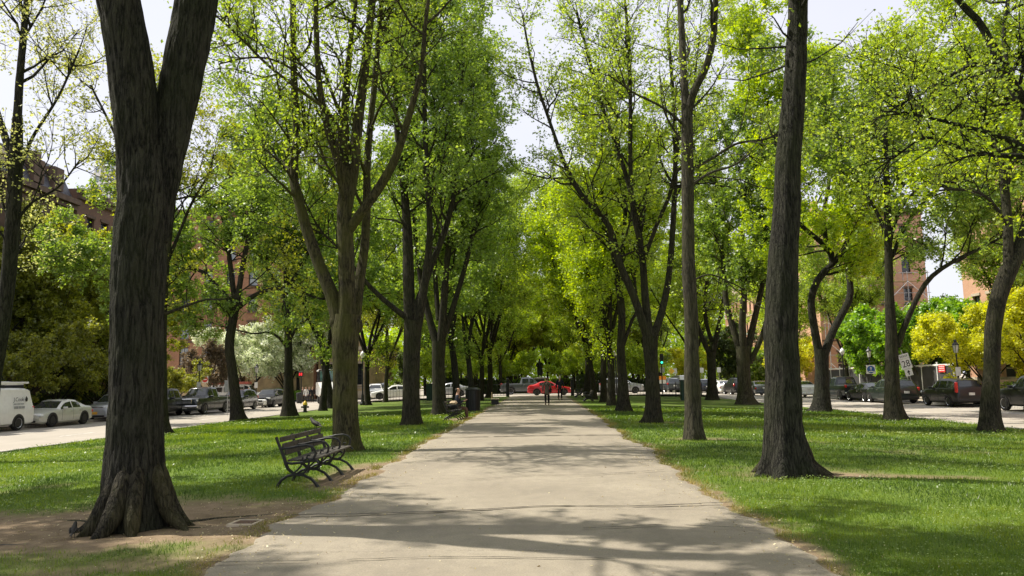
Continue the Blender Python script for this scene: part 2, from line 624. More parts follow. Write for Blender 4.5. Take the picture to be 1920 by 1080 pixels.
def dirt_amount(x, y):
    """0 grass .. 1 bare earth"""
    x = np.asarray(x, float); y = np.asarray(y, float)
    wob = 0.9 * (fbm(x * 1.3, y * 1.3, seed=21) - .5) + 0.5 * (fbm(x * 5, y * 5, seed=23) - .5)
    def blob(cx, cy, rx, ry, k=0.35):
        d = np.sqrt(((x - cx) / rx) ** 2 + ((y - cy) / ry) ** 2)
        return smooth(1.0 + k, 1.0 - k, d + wob * 0.8)
    a = np.zeros_like(x)
    # around the near-left trunk
    a = np.maximum(a, blob(-5.0, 9.3, 3.2, 1.75))
    a = np.maximum(a, blob(-7.4, 9.2, 3.2, 1.5))
    # worn earth below the bench
    a = np.maximum(a, blob(-3.15, 13.6, .75, 1.9))
    a = np.maximum(a, blob(4.5, 13.1, 1.3, .5))
    a = np.maximum(a, .8 * blob(5.7, 13.0, 1.3, .28))
    a = np.maximum(a, 0.8 * blob(4.2, 20.8, .9, .5))
    a = np.maximum(a, 0.8 * blob(4.2, 28.4, 1.0, .6))
    a = np.maximum(a, blob(-3.3, 33.0, .7, 2.0))
    # fringe along the path
    e = np.minimum(np.abs(x - path_edge(y, -1)) + (x > -0.2) * 99, np.abs(x - path_edge(y, 1)) + (x < -0.2) * 99)
    a = np.maximum(a, smooth(0.34, 0.04, e + 0.55 * (fbm(x * 2.1, y * 2.1, seed=31) - .42)))
    # edge strip by the kerbs
    ek = np.minimum(np.abs(x - KERB_L), np.abs(x - KERB_R))
    a = np.maximum(a, 0.6 * smooth(0.5, 0.1, ek + 0.3 * (fbm(x * 2, y * 2, seed=32) - .5)))
    # worn spots scattered over the lawn
    a = np.maximum(a, .36 * smooth(.60, .70, fbm(x * .45 + 7, y * .45, seed=43)) * smooth(.4, .6, fbm(x * 2.2, y * 2.2, seed=44)))
    # thin foreground lawn, left bottom
    thin = 0.75 * smooth(8.6, 7.2, y) * (x < -2) * smooth(.45, .62, fbm(x * 1.7, y * 1.7, seed=41))
    a = np.maximum(a, thin)
    return np.clip(a, 0, 1)

def lawn_z(x, y):
    e = np.minimum(np.abs(x - PL), np.abs(x - PR))
    bump = 0.035 * (fbm(x * 0.8, y * 0.8, seed=51) - .5) * smooth(0, 1.5, e)
    fine = 0.02 * (fbm(x * 6, y * 6, seed=52) - .5)
    da = dirt_amount(x, y)
    return G(x, y) + bump + fine - 0.03 * da * smooth(0.3, 0.8, e) - 0.012
ys = np.concatenate([np.arange(2, 16, 0.13), np.arange(16, 40, 0.35), np.arange(40, CROSS0 + .01, 1.0), [CROSS0]])
xsL = np.concatenate([np.linspace(KERB_L + .16, -8.5, 24), np.arange(-8.4, PL + 0.35, 0.11)])
xsR = np.concatenate([np.arange(PR - 0.35, 8.4, 0.11), np.linspace(8.5, KERB_R - .16, 24)])
grid_sheet('lawn', xsL, ys, lawn_z, 'lawn', {'dirt': dirt_amount})
grid_sheet('lawn', xsR, ys, lawn_z, 'lawn', {'dirt': dirt_amount})
ys2 = np.concatenate([np.linspace(-30, 2, 16)])
for xs in (np.linspace(KERB_L + .16, PL, 12), np.linspace(PR, KERB_R - .16, 12)):
    grid_sheet('lawn', xs, ys2, lambda x, y: G(x, y) - 0.012, 'lawn', {'dirt': lambda x, y: x * 0})
for xs in (np.linspace(KERB_L + .16, -5, 12), np.linspace(5, KERB_R - .16, 12)):
    grid_sheet('lawn', xs, np.linspace(CROSS1, 300, 20), lambda x, y: G(x, y) - 0.012, 'lawn', {'dirt': lambda x, y: x * 0 + .2})

def build_path():
    ny = []
    y = 2.0
    cracks = [7.35, 9.55, 21.8, 34.5]
    while y < CROSS0 + 2:
        ny.append(y); y += 0.10 + max(0, y - 8) * 0.012
    for c in cracks:
        ny += [c - 0.018, c, c + 0.018]
    ny = sorted(ny)
    ny = np.array([-30., -10] + ny)
    t = np.linspace(0, 1, 61)
    Yg = np.repeat(ny[:, None], 61, 1)
    wig = 0.05 * (fbm(t * 9, t * 0, seed=61) - .5) + 0.03 * (fbm(t * 40, t * 0, seed=62) - .5)
    near = np.zeros(len(ny)); dz = np.zeros(len(ny))
    for c in cracks:
        near = np.maximum(near, np.exp(-((ny - c) / 0.12) ** 2))
        dz = np.where(np.abs(ny - c) < 0.004, -0.022, dz)
    Yg = Yg + near[:, None] * (wig[None, :] * 2.0 - 0.012 * (t[None, :] - .5) * 10)
    el, er = path_edge(Yg[:, 0], -1), path_edge(Yg[:, -1], 1)
    Xg = el[:, None] * (1 - t) + er[:, None] * t
    crown = 0.02 * (1 - (2 * t - 1) ** 2)
    Z = crown[None, :] + 0.006 + dz[:, None] * (0.5 + vnoise(t * 23, t * 0, seed=63))[None, :] + 0.012 * (fbm(Xg * .7, Yg * .7, seed=64) - .5)
    Z[:, 0] -= 0.03; Z[:, -1] -= 0.03
    V = np.stack([Xg, Yg, Z], -1).reshape(-1, 3)
    nx = 61
    i = np.arange(len(ny) - 1)[:, None] * nx + np.arange(nx - 1)[None, :]
    Q = np.stack([i, i + 1, i + nx + 1, i + nx], -1).reshape(-1, 4)
    tag(link('path', mesh_np('path', V, Q, None, True), 'path'), kind='structure')
build_path()
# filled cracks and joints running across the path
def crack(pts, w, seed, name='path_crack'):
    n = 160
    t = np.linspace(0, 1, n)
    P = np.array(pts, float)
    tt = np.linspace(0, 1, len(P))
    x = np.interp(t, tt, P[:, 0]); y = np.interp(t, tt, P[:, 1])
    y = y + .10 * (fbm(x * 1.3, x * 0, seed=seed) - .5) + .05 * (fbm(x * 9, x * 0, seed=seed + 1) - .5)
    hw = w * (.35 + .9 * vnoise(x * 7, x * 0, seed=seed + 2)) * (vnoise(x * 2.1, x * 0, seed=seed + 3) > .06)
    V = np.stack([np.stack([x, y - hw, x * 0 + .040], -1), np.stack([x, y + hw, x * 0 + .040], -1)], 1).reshape(-1, 3)
    i = np.arange(n - 1) * 2
    o = link(name, mesh_np(name, V, np.stack([i, i + 2, i + 3, i + 1], -1)), 'crack_fill')
    tag(o, kind='structure')
pmat('crack_fill', (0.05, 0.042, 0.03), .95, vary=.4, scale=20)
crack([(PL - .05, 9.3), (-1.4, 9.45), (0, 9.75), (1.2, 9.7), (PR, 9.9)], .026, 201)
crack([(PL, 6.95), (-.8, 7.05), (.6, 6.9)], .010, 205)
crack([(.4, 8.3), (1.3, 8.45), (PR, 8.2)], .012, 209)
crack([(PL, 21.7), (0, 21.9), (PR, 21.8)], .06, 213)
crack([(PL, 34.5), (0, 34.4), (PR, 34.7)], .08, 217)
crack([(-1.2, 12.4), (-.2, 12.9), (.7, 12.8), (PR - .3, 13.4)], .014, 221)
grid_sheet('path', np.linspace(-5, 5, 3), np.linspace(CROSS1 - .01, 300, 4), lambda x, y: x * 0 - 0.1, 'path')

# ------------------------------------------------------------------ grass
def grass_blades(name, n, seed, xr, yfun, hmin, hmax, wid, lean, mat, keep, tmean=0.5, tvar=0.5, flat=False):
    rg = np.random.default_rng(seed)
    x, y = xr(rg, n)
    k = keep(x, y, rg)
    x, y = x[k], y[k]
    n = len(x)
    z = lawn_z(x, y)
    dist = np.maximum(y, 5)
    s = np.clip(dist / 9.0, 0.8, 4.0)
    h = rg.uniform(hmin, hmax, n) * (0.8 + 0.25 * s) * (0.55 + 0.9 * fbm(x * .9, y * .9, seed=71))
    w = wid * s * rg.uniform(.6, 1.3, n)
    a = rg.uniform(0, 2 * np.pi, n)
    la = rg.uniform(0, 2 * np.pi, n); ll = rg.uniform(0, lean, n) * h
    c, s_ = np.cos(a) * w, np.sin(a) * w
    B0 = np.stack([x - c, y - s_, z - 0.01], -1); B1 = np.stack([x + c, y + s_, z - 0.01], -1)
    if flat:
        # small clover / dandelion leaves lying near the ground: quads
        up = np.stack([np.cos(la) * w, np.sin(la) * w, rg.normal(0, .35, n) * w], -1)
        vv = np.stack([-np.sin(la) * w, np.cos(la) * w, rg.normal(0, .35, n) * w], -1)
        c0 = np.stack([x, y, z + h], -1)
        V = np.stack([c0 - up, c0 + vv * .8, c0 + up, c0 - vv * .8], 1).reshape(-1, 3)
        Fa = np.arange(4 * n).reshape(-1, 4); kk = 4
    else:
        T = np.stack([x + np.cos(la) * ll, y + np.sin(la) * ll, z + h], -1)
        V = np.stack([B0, B1, T], 1).reshape(-1, 3)
        Fa = np.arange(3 * n).reshape(-1, 3); kk = 3
    patch = fbm(x * .55, y * .55, seed=73)
    patch2 = fbm(x * 1.8, y * 2.6, seed=74)
    tint = np.clip(tmean + tvar * (rg.uniform(-.45, .45, n) + 2.2 * (patch - .5) + 1.3 * (patch2 - .5)), 0, 1)
    o = link(name, mesh_np(name, V, Fa, {'tint': np.repeat(tint, kk)}), mat)
    return tag(o, kind='stuff')

leafmat('grass', (0.034, 0.078, 0.007), (0.185, 0.255, 0.022), (0.090, 0.168, 0.012), transl=0.4)
leafmat('clover', (0.09, 0.16, 0.03), (0.30, 0.36, 0.15), (0.17, 0.25, 0.06), transl=0.35)
leafmat('dry_grass', (0.12, 0.12, 0.035), (0.34, 0.29, 0.09), (0.21, 0.21, 0.05), transl=0.3)

def xr_lawn(rg, n):
    # density per area falls with distance
    y = 4.5 + 40 * rg.uniform(0, 1, n) ** 2.2
    half = np.minimum(y * 0.74 + 1.0, 17.4)
    x = rg.uniform(-1, 1, n) * half
    return x, y
def keep_lawn(x, y, rg):
    k = ((x < path_edge(y, -1) + .02) & (x > KERB_L + .2)) | ((x > path_edge(y, 1) - .02) & (x < KERB_R - .2))
    d = dirt_amount(x, y)
    return k & (rg.uniform(0, 1, len(x)) > d * 1.15)
grass_blades('grass', 560000, 3, xr_lawn, None, 0.022, 0.055, 0.0042, 0.9, 'grass', keep_lawn, .5, .75)
def keep_clover(x, y, rg):
    m = -.05 * (y > 15) + fbm(x * .5, y * .5, seed=77) + 0.10 * (y < 12) + .13 * np.exp(-((x + 3.9) ** 2 + (y - 11.9) ** 2) / 2.5) + 0.12 * np.exp(-((x - 4.5) ** 2 + (y - 9) ** 2) / 9)
    return keep_lawn(x, y, rg) & (rg.uniform(0, 1, len(x)) < smooth(.46, .68, m))
grass_blades('clover', 90000, 5, xr_lawn, None, 0.03, 0.06, 0.0105, 0.3, 'clover', keep_clover, .5, .6, flat=True)
def keep_fringe(x, y, rg):
    e = np.minimum(np.abs(x - path_edge(y, -1)), np.abs(x - path_edge(y, 1)))
    side = (x < path_edge(y, -1) + .03) | (x > path_edge(y, 1) - .03)
    return side & (rg.uniform(0, 1, len(x)) < smooth(.5, .0, e) * smooth(.35, .6, fbm(x * 1.5, y * 1.5, seed=33))) & (y < 40)
def xr_fringe(rg, n):
    y = 4.5 + 35 * rg.uniform(0, 1, n) ** 1.8
    sd = rg.integers(0, 2, n)
    x = np.where(sd == 0, path_edge(y, -1) - rg.exponential(.16, n), path_edge(y, 1) + rg.exponential(.16, n))
    return x, y
grass_blades('dry_grass', 30000, 6, xr_fringe, None, 0.012, 0.05, 0.005, 1.6, 'dry_grass', keep_fringe, .5, .8)
# seed husks and bits of leaf blown over path edge and bare earth
def debris():
    rg = np.random.default_rng(8)
    n = 5200
    y = 4.6 + 16 * rg.uniform(0, 1, n) ** 1.5
    x = np.where(rg.uniform(0, 1, n) < .5, path_edge(y, -1) + rg.normal(0, .45, n), path_edge(y, 1) + rg.normal(0, .35, n))
    far = rg.uniform(0, 1, n) < .10
    x = np.where(far, rg.uniform(PL, PR, n), x)
    m2 = rg.uniform(0, 1, n) < .25
    x = np.where(m2, rg.uniform(-8.5, -3, n), x); y = np.where(m2, rg.uniform(8.3, 11, n), y)
    on = (x > path_edge(y, -1)) & (x < path_edge(y, 1))
    z = np.where(on, 0.032, lawn_z(x, y) + 0.012)
    w = rg.uniform(.004, .011, n)
    a = rg.uniform(0, 6.28, n)
    u = np.stack([np.cos(a) * w * 1.5, np.sin(a) * w * 1.5, rg.normal(0, .4, n) * w], -1)
    v = np.stack([-np.sin(a) * w, np.cos(a) * w, rg.normal(0, .4, n) * w], -1)
    c0 = np.stack([x, y, z], -1)
    V = np.stack([c0 - u, c0 + v * .8, c0 + u, c0 - v * .8], 1).reshape(-1, 3)
    o = link('fallen_husks', mesh_np('fallen_husks', V, np.arange(4 * n).reshape(-1, 4), {'tint': np.repeat(rg.uniform(0, 1, n), 4)}), leafmat('husk', (0.13, 0.09, 0.05), (0.62, 0.56, 0.36), (0.36, 0.30, 0.12), .2))
    tag(o, kind='stuff')
debris()
# ------------------------------------------------------------------ trees
def unit(a):
    return a / (np.linalg.norm(a, axis=-1, keepdims=True) + 1e-9)

def tubes(P, Rr, sides):
    """P (n,k,3), Rr (n,k) -> V, Q"""
    n, k, _ = P.shape
    T = np.empty_like(P)
    T[:, 1:-1] = P[:, 2:] - P[:, :-2]
    T[:, 0] = P[:, 1] - P[:, 0]; T[:, -1] = P[:, -1] - P[:, -2]
    T = unit(T)
    mean = unit(P[:, -1] - P[:, 0])
    ref = np.where(np.abs(mean[:, 2:3]) > .8, np.array([[1., 0.1, 0]]), np.array([[0., 0.1, 1]]))
    ref = np.repeat(ref[:, None], k, 1)
    U = unit(ref - T * np.sum(ref * T, -1, keepdims=True))
    W = np.cross(T, U)
    a = np.linspace(0, 2 * np.pi, sides, endpoint=False)
    V = P[:, :, None] + (U[:, :, None] * np.cos(a)[None, None, :, None] + W[:, :, None] * np.sin(a)[None, None, :, None]) * Rr[:, :, None, None]
    V = V.reshape(-1, 3)
    base = (np.arange(n)[:, None, None] * k + np.arange(k - 1)[None, :, None]) * sides
    s = np.arange(sides)[None, None, :]
    s2 = (s + 1) % sides
    Q = np.stack([base + s, base + s2, base + sides + s2, base + sides + s], -1).reshape(-1, 4)
    return V, Q

def resample(pts, rad, K):
    pts = np.asarray(pts, float); rad = np.asarray(rad, float)
    n = len(pts)
    # Catmull-Rom
    P = np.vstack([2 * pts[0] - pts[1], pts, 2 * pts[-1] - pts[-2]])
    out = []; ro = []
    for i in range(n - 1):
        for t in np.linspace(0, 1, 8, endpoint=False):
            p0, p1, p2, p3 = P[i], P[i + 1], P[i + 2], P[i + 3]
            out.append(0.5 * ((2 * p1) + (-p0 + p2) * t + (2 * p0 - 5 * p1 + 4 * p2 - p3) * t * t + (-p0 + 3 * p1 - 3 * p2 + p3) * t ** 3))
            ro.append(rad[i] * (1 - t) + rad[i + 1] * t)
    out.append(pts[-1]); ro.append(rad[-1])
    out = np.array(out); ro = np.array(ro)
    d = np.concatenate([[0], np.cumsum(np.linalg.norm(np.diff(out, axis=0), axis=1))])
    s = np.linspace(0, d[-1], K)
    return np.stack([np.interp(s, d, out[:, j]) for j in range(3)], -1), np.interp(s, d, ro)

def grow(rg, P0, D0, L, r0, k, curl, up, r1=0.25):
    """batch of branches: n starts -> (n,k,3), (n,k)"""
    n = len(P0)
    P = np.empty((n, k, 3)); P[:, 0] = P0
    D = unit(D0)
    step = (L / (k - 1))[:, None]
    for i in range(1, k):
        D = unit(D + rg.normal(0, curl, (n, 3)) + np.array([0, 0, up]))
        P[:, i] = P[:, i - 1] + D * step
    t = np.linspace(0, 1, k)[None]
    Rr = r0[:, None] * (1 - t * (1 - r1))
    return P, Rr

def spawn(rg, P, Rr, m, a, b, ang, jit, upbias):
    """m children per branch -> start, dir, parent radius"""
    n, k, _ = P.shape
    t = rg.uniform(a, b, (n, m)) * (k - 1)
    i = np.minimum(t.astype(int), k - 2); f = (t - i)[..., None]
    idx = np.arange(n)[:, None]
    S = P[idx, i] * (1 - f) + P[idx, i + 1] * f
    T = unit(P[idx, i + 1] - P[idx, i])
    Rp = Rr[idx, i] * (1 - f[..., 0]) + Rr[idx, i + 1] * f[..., 0]
    rnd = unit(rg.normal(0, 1, (n, m, 3)) + np.array([0, 0, upbias]))
    perp = unit(rnd - T * np.sum(rnd * T, -1, keepdims=True))
    A = ang + rg.normal(0, jit, (n, m))[..., None]
    D = T * np.cos(A) + perp * np.sin(A)
    return S.reshape(-1, 3), D.reshape(-1, 3), Rp.reshape(-1), (t / (k - 1)).reshape(-1)

def leaves(rg, P, per, size, spread, tri=False):
    n, k, _ = P.shape
    t = rg.uniform(.15, 1.0, (n, per)) * (k - 1)
    i = np.minimum(t.astype(int), k - 2); f = (t - i)[..., None]
    idx = np.arange(n)[:, None]
    C = P[idx, i] * (1 - f) + P[idx, i + 1] * f
    C = C + rg.normal(0, spread, C.shape)
    C = C.reshape(-1, 3)
    N = len(C)
    nrm = unit(rg.normal(0, .8, (N, 3)) + np.array([0, 0, .7]))
    a = unit(np.cross(nrm, rg.normal(0, 1, (N, 3))))
    b = np.cross(nrm, a)
    s = size * rg.uniform(.55, 1.25, N)[:, None]
    if tri:
        V = np.stack([C - a * s * .6, C + b * s * .55 + a * s * .25, C - b * s * .5 + a * s * .35], 1).reshape(-1, 3)
    else:
        V = np.stack([C - a * s * .55, C + b * s * .42 + nrm * s * .12, C + a * s * .6, C - b * s * .42 + nrm * s * .12], 1).reshape(-1, 3)
    clump = np.repeat(rg.uniform(-.28, .28, n), per)
    tint = np.clip(.5 + clump + rg.normal(0, .17, N), 0, 1)
    return V, np.repeat(tint, 3 if tri else 4)

def bark_displace(V, axisP, axisR, amp, seed, nfur=26):
    """V from tubes() of one polyline, sides known via shape (k,s,3)"""
    k, s, _ = V.shape
    c = axisP[:, None]
    d = V - c
    r = np.linalg.norm(d, axis=-1)
    u = d / (r[..., None] + 1e-9)
    th = np.linspace(0, 2 * np.pi, s, endpoint=False)[None].repeat(k, 0)
    z = c[..., 2].repeat(s, 1)
    x, y = np.cos(th), np.sin(th)
    sc = nfur / 6.28
    warp = 0.5 * (fbm(x * 2 + 5, y * 2, z * .9, seed=seed) - .5)
    nz = vnoise(np.cos(th + warp) * sc * 1.6, np.sin(th + warp) * sc * 1.6, z * 1.7, seed=seed + 1)
    ridge = 1 - np.abs(2 * nz - 1)
    nz2 = vnoise(x * sc * 3.5, y * sc * 3.5, z * 6, seed=seed + 2)
    lump = fbm(x * 1.2 + 9, y * 1.2, z * .7, seed=seed + 3) - .5
    disp = amp * (-(ridge ** 2.2) * 1.0 + .5 * (nz2 - .5)) + lump * axisR[:, None] * .22
    return V + u * disp[..., None]

def flare(P, Rr, z0, amt, h, seed, sides, lobes=5, reach=1.0):
    """root flare radius multiplier (k,s)"""
    th = np.linspace(0, 2 * np.pi, sides, endpoint=False)[None]
    z = (P[:, 2] - z0)[:, None]
    rs = np.random.default_rng(seed)
    ph = rs.uniform(0, 6.28, 3)
    lob = .5 + .5 * np.cos(th * lobes + ph[0] + .5 * np.sin(th * 2 + ph[1]))
    lob = lob * (.6 + .4 * np.cos(th + ph[2]))
    e = np.exp(-np.maximum(z, 0) / h)
    e2 = np.exp(-np.maximum(z, 0) / (h * .28))
    return 1 + amt * e * (.35 + .8 * lob) + reach * amt * e2 * lob ** 2

TREE_TRIS = [0]
def make_tree(limbs, seed, bark, leafm, leaf=0.09, H=17.0, z_br=4.0, n1=10, n2=6, n3=5, nl=10, L1=(1.8, 4.0), L2=(.8, 1.9), L3=(.3, .8),
              sides=12, flare_amt=.6, bark_amp=0.0, hero=False, name='street_tree', label=None, cat='tree', group=None, up=.10,
              extend=True, flare_h=.45, leafspread=.10, roots=1.0, curl1=.2, tri=None):
    if tri is None: tri = True
    """limbs: first = trunk; every limb is a list of (x,y,z,r) in world space."""
    rg = np.random.default_rng(seed)
    base = np.array(limbs[0][0][:3], float)
    ls = []
    for li, lb in enumerate(limbs):
        a = np.array(lb, float)
        if li and extend:
            p, r = a[-1, :3], a[-1, 3]
            d = unit(a[-1, :3] - a[-2, :3])
            if r > .03 and p[2] < H - 1:
                d = unit(d + np.array([0, 0, .35]))
                n = 4; Ln = (H - p[2]) * rg.uniform(.75, 1.0)
                for q in range(n):
                    d = unit(d + rg.normal(0, .10, 3) + np.array([0, 0, .12]))
                    p = p + d * Ln / n
                    r = r * .66
                    a = np.vstack([a, np.append(p, max(r, .012))])
        ls.append(resample(a[:, :3], a[:, 3], 34 if li else 40))
    # trunk + limbs mesh
    VV = []; QQ = []; off = 0
    for li, (P, Rr) in enumerate(ls):
        if hero and Rr[0] > .1:
            K = 240 if li == 0 else 170
            P2, R2 = resample(np.array(P), np.array(Rr), K)
            s = 88
        else:
            P2, R2, s = P, Rr, (sides if Rr[0] > .06 else 6)
        V, Q = tubes(P2[None], R2[None], s)
        V = V.reshape(len(P2), s, 3)
        if li == 0:
            m = flare(P2, R2, base[2] + .10, flare_amt, flare_h, seed, s, reach=roots)
            V = P2[:, None] + (V - P2[:, None]) * m[..., None]
        if (hero or bark_amp) and Rr[0] > .08:
            V = bark_displace(V, P2, R2, bark_amp if bark_amp else .02, seed + li)
        VV.append(V.reshape(-1, 3)); QQ.append(Q + off); off += V.shape[0] * V.shape[1]
    # level 0.5: extra secondary limbs
    Pl = np.stack([p for p, r in ls]) if False else None
    prim = [(p, r) for p, r in ls]
    B = []                                  # batches of branches (P,R,sides)
    S1, D1, R1, T1 = [], [], [], []
    for li, (P, Rr) in enumerate(prim):
        zt = P[:, 2]
        a = np.searchsorted(zt, z_br) / len(zt) if zt[-1] > zt[0] else 0.25
        a = max(a, .22 if li else .5)
        if a >= .97: continue
        Ltot = np.sum(np.linalg.norm(np.diff(P, axis=0), axis=1)) * (1 - a)
        m = max(2, int(n1 * Ltot / 6.0))
        if li == 0 and len(prim) > 1: m = max(2, m // 2)
        s, d, r, t = spawn(rg, P[None], Rr[None], m, a, .99, R(52), .22, .25)
        S1.append(s); D1.append(d); R1.append(r); T1.append(t)
    S1 = np.vstack(S1); D1 = np.vstack(D1); R1 = np.concatenate(R1); T1 = np.concatenate(T1)
    L = rg.uniform(L1[0], L1[1], len(S1)) * (1.15 - .55 * T1)
    P1, Q1 = grow(rg, S1, D1, L, np.minimum(R1 * .55, .05) * rg.uniform(.6, 1, len(S1)) + .006, 7, curl1, up)
    # the limbs' own upper ends feed twigs too
    B.append((P1, Q1, 5))
    tips = [resample(p[int(len(p) * .62):], r[int(len(p) * .62):], 7) for p, r in prim if p[-1, 2] > z_br]
    PA = np.concatenate([P1, np.stack([t[0] for t in tips])]) if tips else P1
    RA = np.concatenate([Q1, np.stack([t[1] for t in tips])]) if tips else Q1
    s, d, r, t = spawn(rg, PA, RA, n2, .25, 1.0, R(48), .25, .15)
    L = rg.uniform(L2[0], L2[1], len(s)) * (1.2 - .6 * t)
    P2, R2 = grow(rg, s, d, L, np.minimum(r * .6, .02) + .005, 4, .28, up * .9)
    B.append((P2, R2, 3))
    PA = np.concatenate([P2, P1[:, 3:]]) if False else P2
    s, d, r, t = spawn(rg, P2, R2, n3, .2, 1.0, R(45), .3, .1)
    L = rg.uniform(L3[0], L3[1], len(s)) * (1.15 - .4 * t)
    P3, R3 = grow(rg, s, d, L, np.full(len(s), .0055 * max(1, leaf / .09)), 2, .25, .05, .6)
    B.append((P3, R3, 3))
    for (P, Rr, sd) in B[:2]:
        V, Q = tubes(P, Rr, sd); VV.append(V); QQ.append(Q + off); off += len(V)
    P, Rr, sd = B[2]
    V, Q = tubes(P[::1], Rr[::1], 3); VT = V; QT = Q
    root = empty(name, base, 0, label, cat, group)
    b32 = base[None]
    o = link('trunk', mesh_np('trunk', np.vstack(VV) - b32, np.vstack(QQ), None, True), bark, root)
    t_ = link('twigs', mesh_np('twigs', VT - b32, QT, None, False), bark, root)
    t_['kind'] = 'stuff'
    LV, tint = leaves(rg, P3, nl, leaf, leafspread, tri)
    c = link('crown', mesh_np('crown', LV - b32, np.arange(len(LV)).reshape(-1, 3 if tri else 4), {'tint': tint}), leafm, root)
    TREE_TRIS[0] += (len(LV) // 3 if tri else len(LV) // 2) + (len(QT) + sum(len(q) for q in QQ)) * 2
    return root

def px_limb(Y, pts, dy=0.0, ground=False):
    """traced limb: pixels (x, y, width) at depth Y, drifting dy metres in depth over its length"""
    out = []
    n = len(pts)
    for i, (u, v, w) in enumerate(pts):
        Yi = Y + dy * i / max(1, n - 1)
        p = at(u, v, Yi)
        out.append((p[0], p[1], p[2], w * .5 * Yi / F))
    if ground:
        x, y = out[0][0], out[0][1]
        z = float(lawn_z(np.array([x]), np.array([y]))[0])
        out[0] = (x, y, z - .12, out[0][3])
    return out

def vase(rg, x, y, h_fork, r, H, nl, spread, lean=0.04, z0=None):
    """procedural limbs for trees too far to trace"""
    z0 = float(G(x, y)) - .15 if z0 is None else z0
    p = np.array([x, y, z0]); tr = [(x, y, z0, r)]
    d = unit(np.array([rg.normal(0, lean), rg.normal(0, lean), 1.]))
    for i in range(4):
        p = p + d * h_fork / 4; d = unit(d + rg.normal(0, .035, 3) * np.array([1, 1, 0]))
        tr.append((*p, r * (1 - .07 * (i + 1))))
    limbs = [tr]
    a0 = rg.uniform(0, 6.28)
    for j in range(nl):
        a = a0 + j * 6.283 / nl + rg.normal(0, .25)
        sp = spread * rg.uniform(.6, 1.25)
        q = p - np.array([0, 0, rg.uniform(0, .5)]); rr = r * rg.uniform(.42, .62)
        dd = unit(np.array([math.cos(a) * sp, math.sin(a) * sp, 1.0]))
        lb = [(*q, rr)]
        Ls = (H - h_fork) * rg.uniform(.85, 1.1)
        for k in range(5):
            q = q + dd * Ls / 5 * (1 + .15 * sp)
            dd = unit(dd + rg.normal(0, .10, 3) + np.array([0, 0, .10]))
            rr *= .72
            lb.append((*q, max(rr, .015)))
        limbs.append(lb)
    return limbs

barkmat('bark_dark', (0.005, 0.005, 0.0045), (0.052, 0.050, 0.040), (0.028, 0.034, 0.015), .4, 15, 1.0)
barkmat('bark_root', (0.006, 0.006, 0.005), (0.066, 0.059, 0.043), (0.09, 0.085, 0.035), .5, 17, 1.0)
barkmat('bark_moss', (0.012, 0.011, 0.007), (0.085, 0.075, 0.04), (0.07, 0.072, 0.018), .7, 15, .8)
barkmat('bark_grey', (0.014, 0.013, 0.010), (0.085, 0.077, 0.055), (0.05, 0.052, 0.022), .5, 15, .7)
barkmat('bark_mid', (0.006, 0.006, 0.005), (0.052, 0.047, 0.032), (0.032, 0.036, 0.013), .5, 15, .7)

leafmat('leaf_green', (0.085, 0.15, 0.028), (0.28, 0.38, 0.08), (0.165, 0.26, 0.045))
leafmat('leaf_fresh', (0.12, 0.19, 0.03), (0.37, 0.46, 0.09), (0.23, 0.33, 0.05))
leafmat('leaf_lime', (0.15, 0.235, 0.022), (0.44, 0.54, 0.065), (0.285, 0.40, 0.035))
leafmat('leaf_olive', (0.13, 0.16, 0.024), (0.38, 0.41, 0.065), (0.23, 0.275, 0.038))
leafmat('leaf_deep_olive', (0.10, 0.125, 0.022), (0.32, 0.34, 0.06), (0.19, 0.22, 0.034))
leafmat('leaf_gold', (0.26, 0.31, 0.03), (0.66, 0.69, 0.09), (0.45, 0.49, 0.045))
leafmat('leaf_pale', (0.20, 0.24, 0.07), (0.54, 0.56, 0.24), (0.36, 0.40, 0.13))
leafmat('leaf_dark', (0.026, 0.05, 0.012), (0.10, 0.15, 0.03), (0.055, 0.09, 0.018))
leafmat('leaf_bright', (0.09, 0.19, 0.025), (0.30, 0.47, 0.08), (0.18, 0.33, 0.04))
leafmat('leaf_purple', (0.06, 0.05, 0.03), (0.20, 0.16, 0.09), (0.12, 0.095, 0.055))
leafmat('blossom', (0.18, 0.26, 0.08), (0.92, 0.92, 0.82), (0.56, 0.62, 0.40), transl=.3)

# --- left row beside the path
make_tree([
    px_limb(9.1, [(257, 985, 108), (254, 900, 104), (253, 800, 101), (256, 680, 98), (258, 560, 98), (262, 450, 100), (270, 360, 98), (268, 280, 88)], ground=True),
    px_limb(9.1, [(262, 360, 80), (260, 280, 84), (252, 180, 88), (242, 90, 87), (222, 0, 86), (195, -120, 80), (170, -260, 72), (160, -420, 60)], -.3),
    px_limb(9.15, [(285, 450, 60), (305, 340, 66), (322, 250, 74), (336, 170, 78), (352, 90, 82), (368, 0, 84), (392, -130, 80), (420, -280, 66), (450, -450, 52)], .5),
], 11, 'bark_dark', 'leaf_green', hero=True, bark_amp=.022, H=17, z_br=7.5, n1=8, n2=7, n3=5, nl=20, leaf=0.14, flare_amt=0.36, flare_h=.55, roots=1.5,
    name='park_tree', label='huge dark furrowed trunk forking in a V beside bare earth at left', group='trees beside the path', L1=(1.6, 3.4))
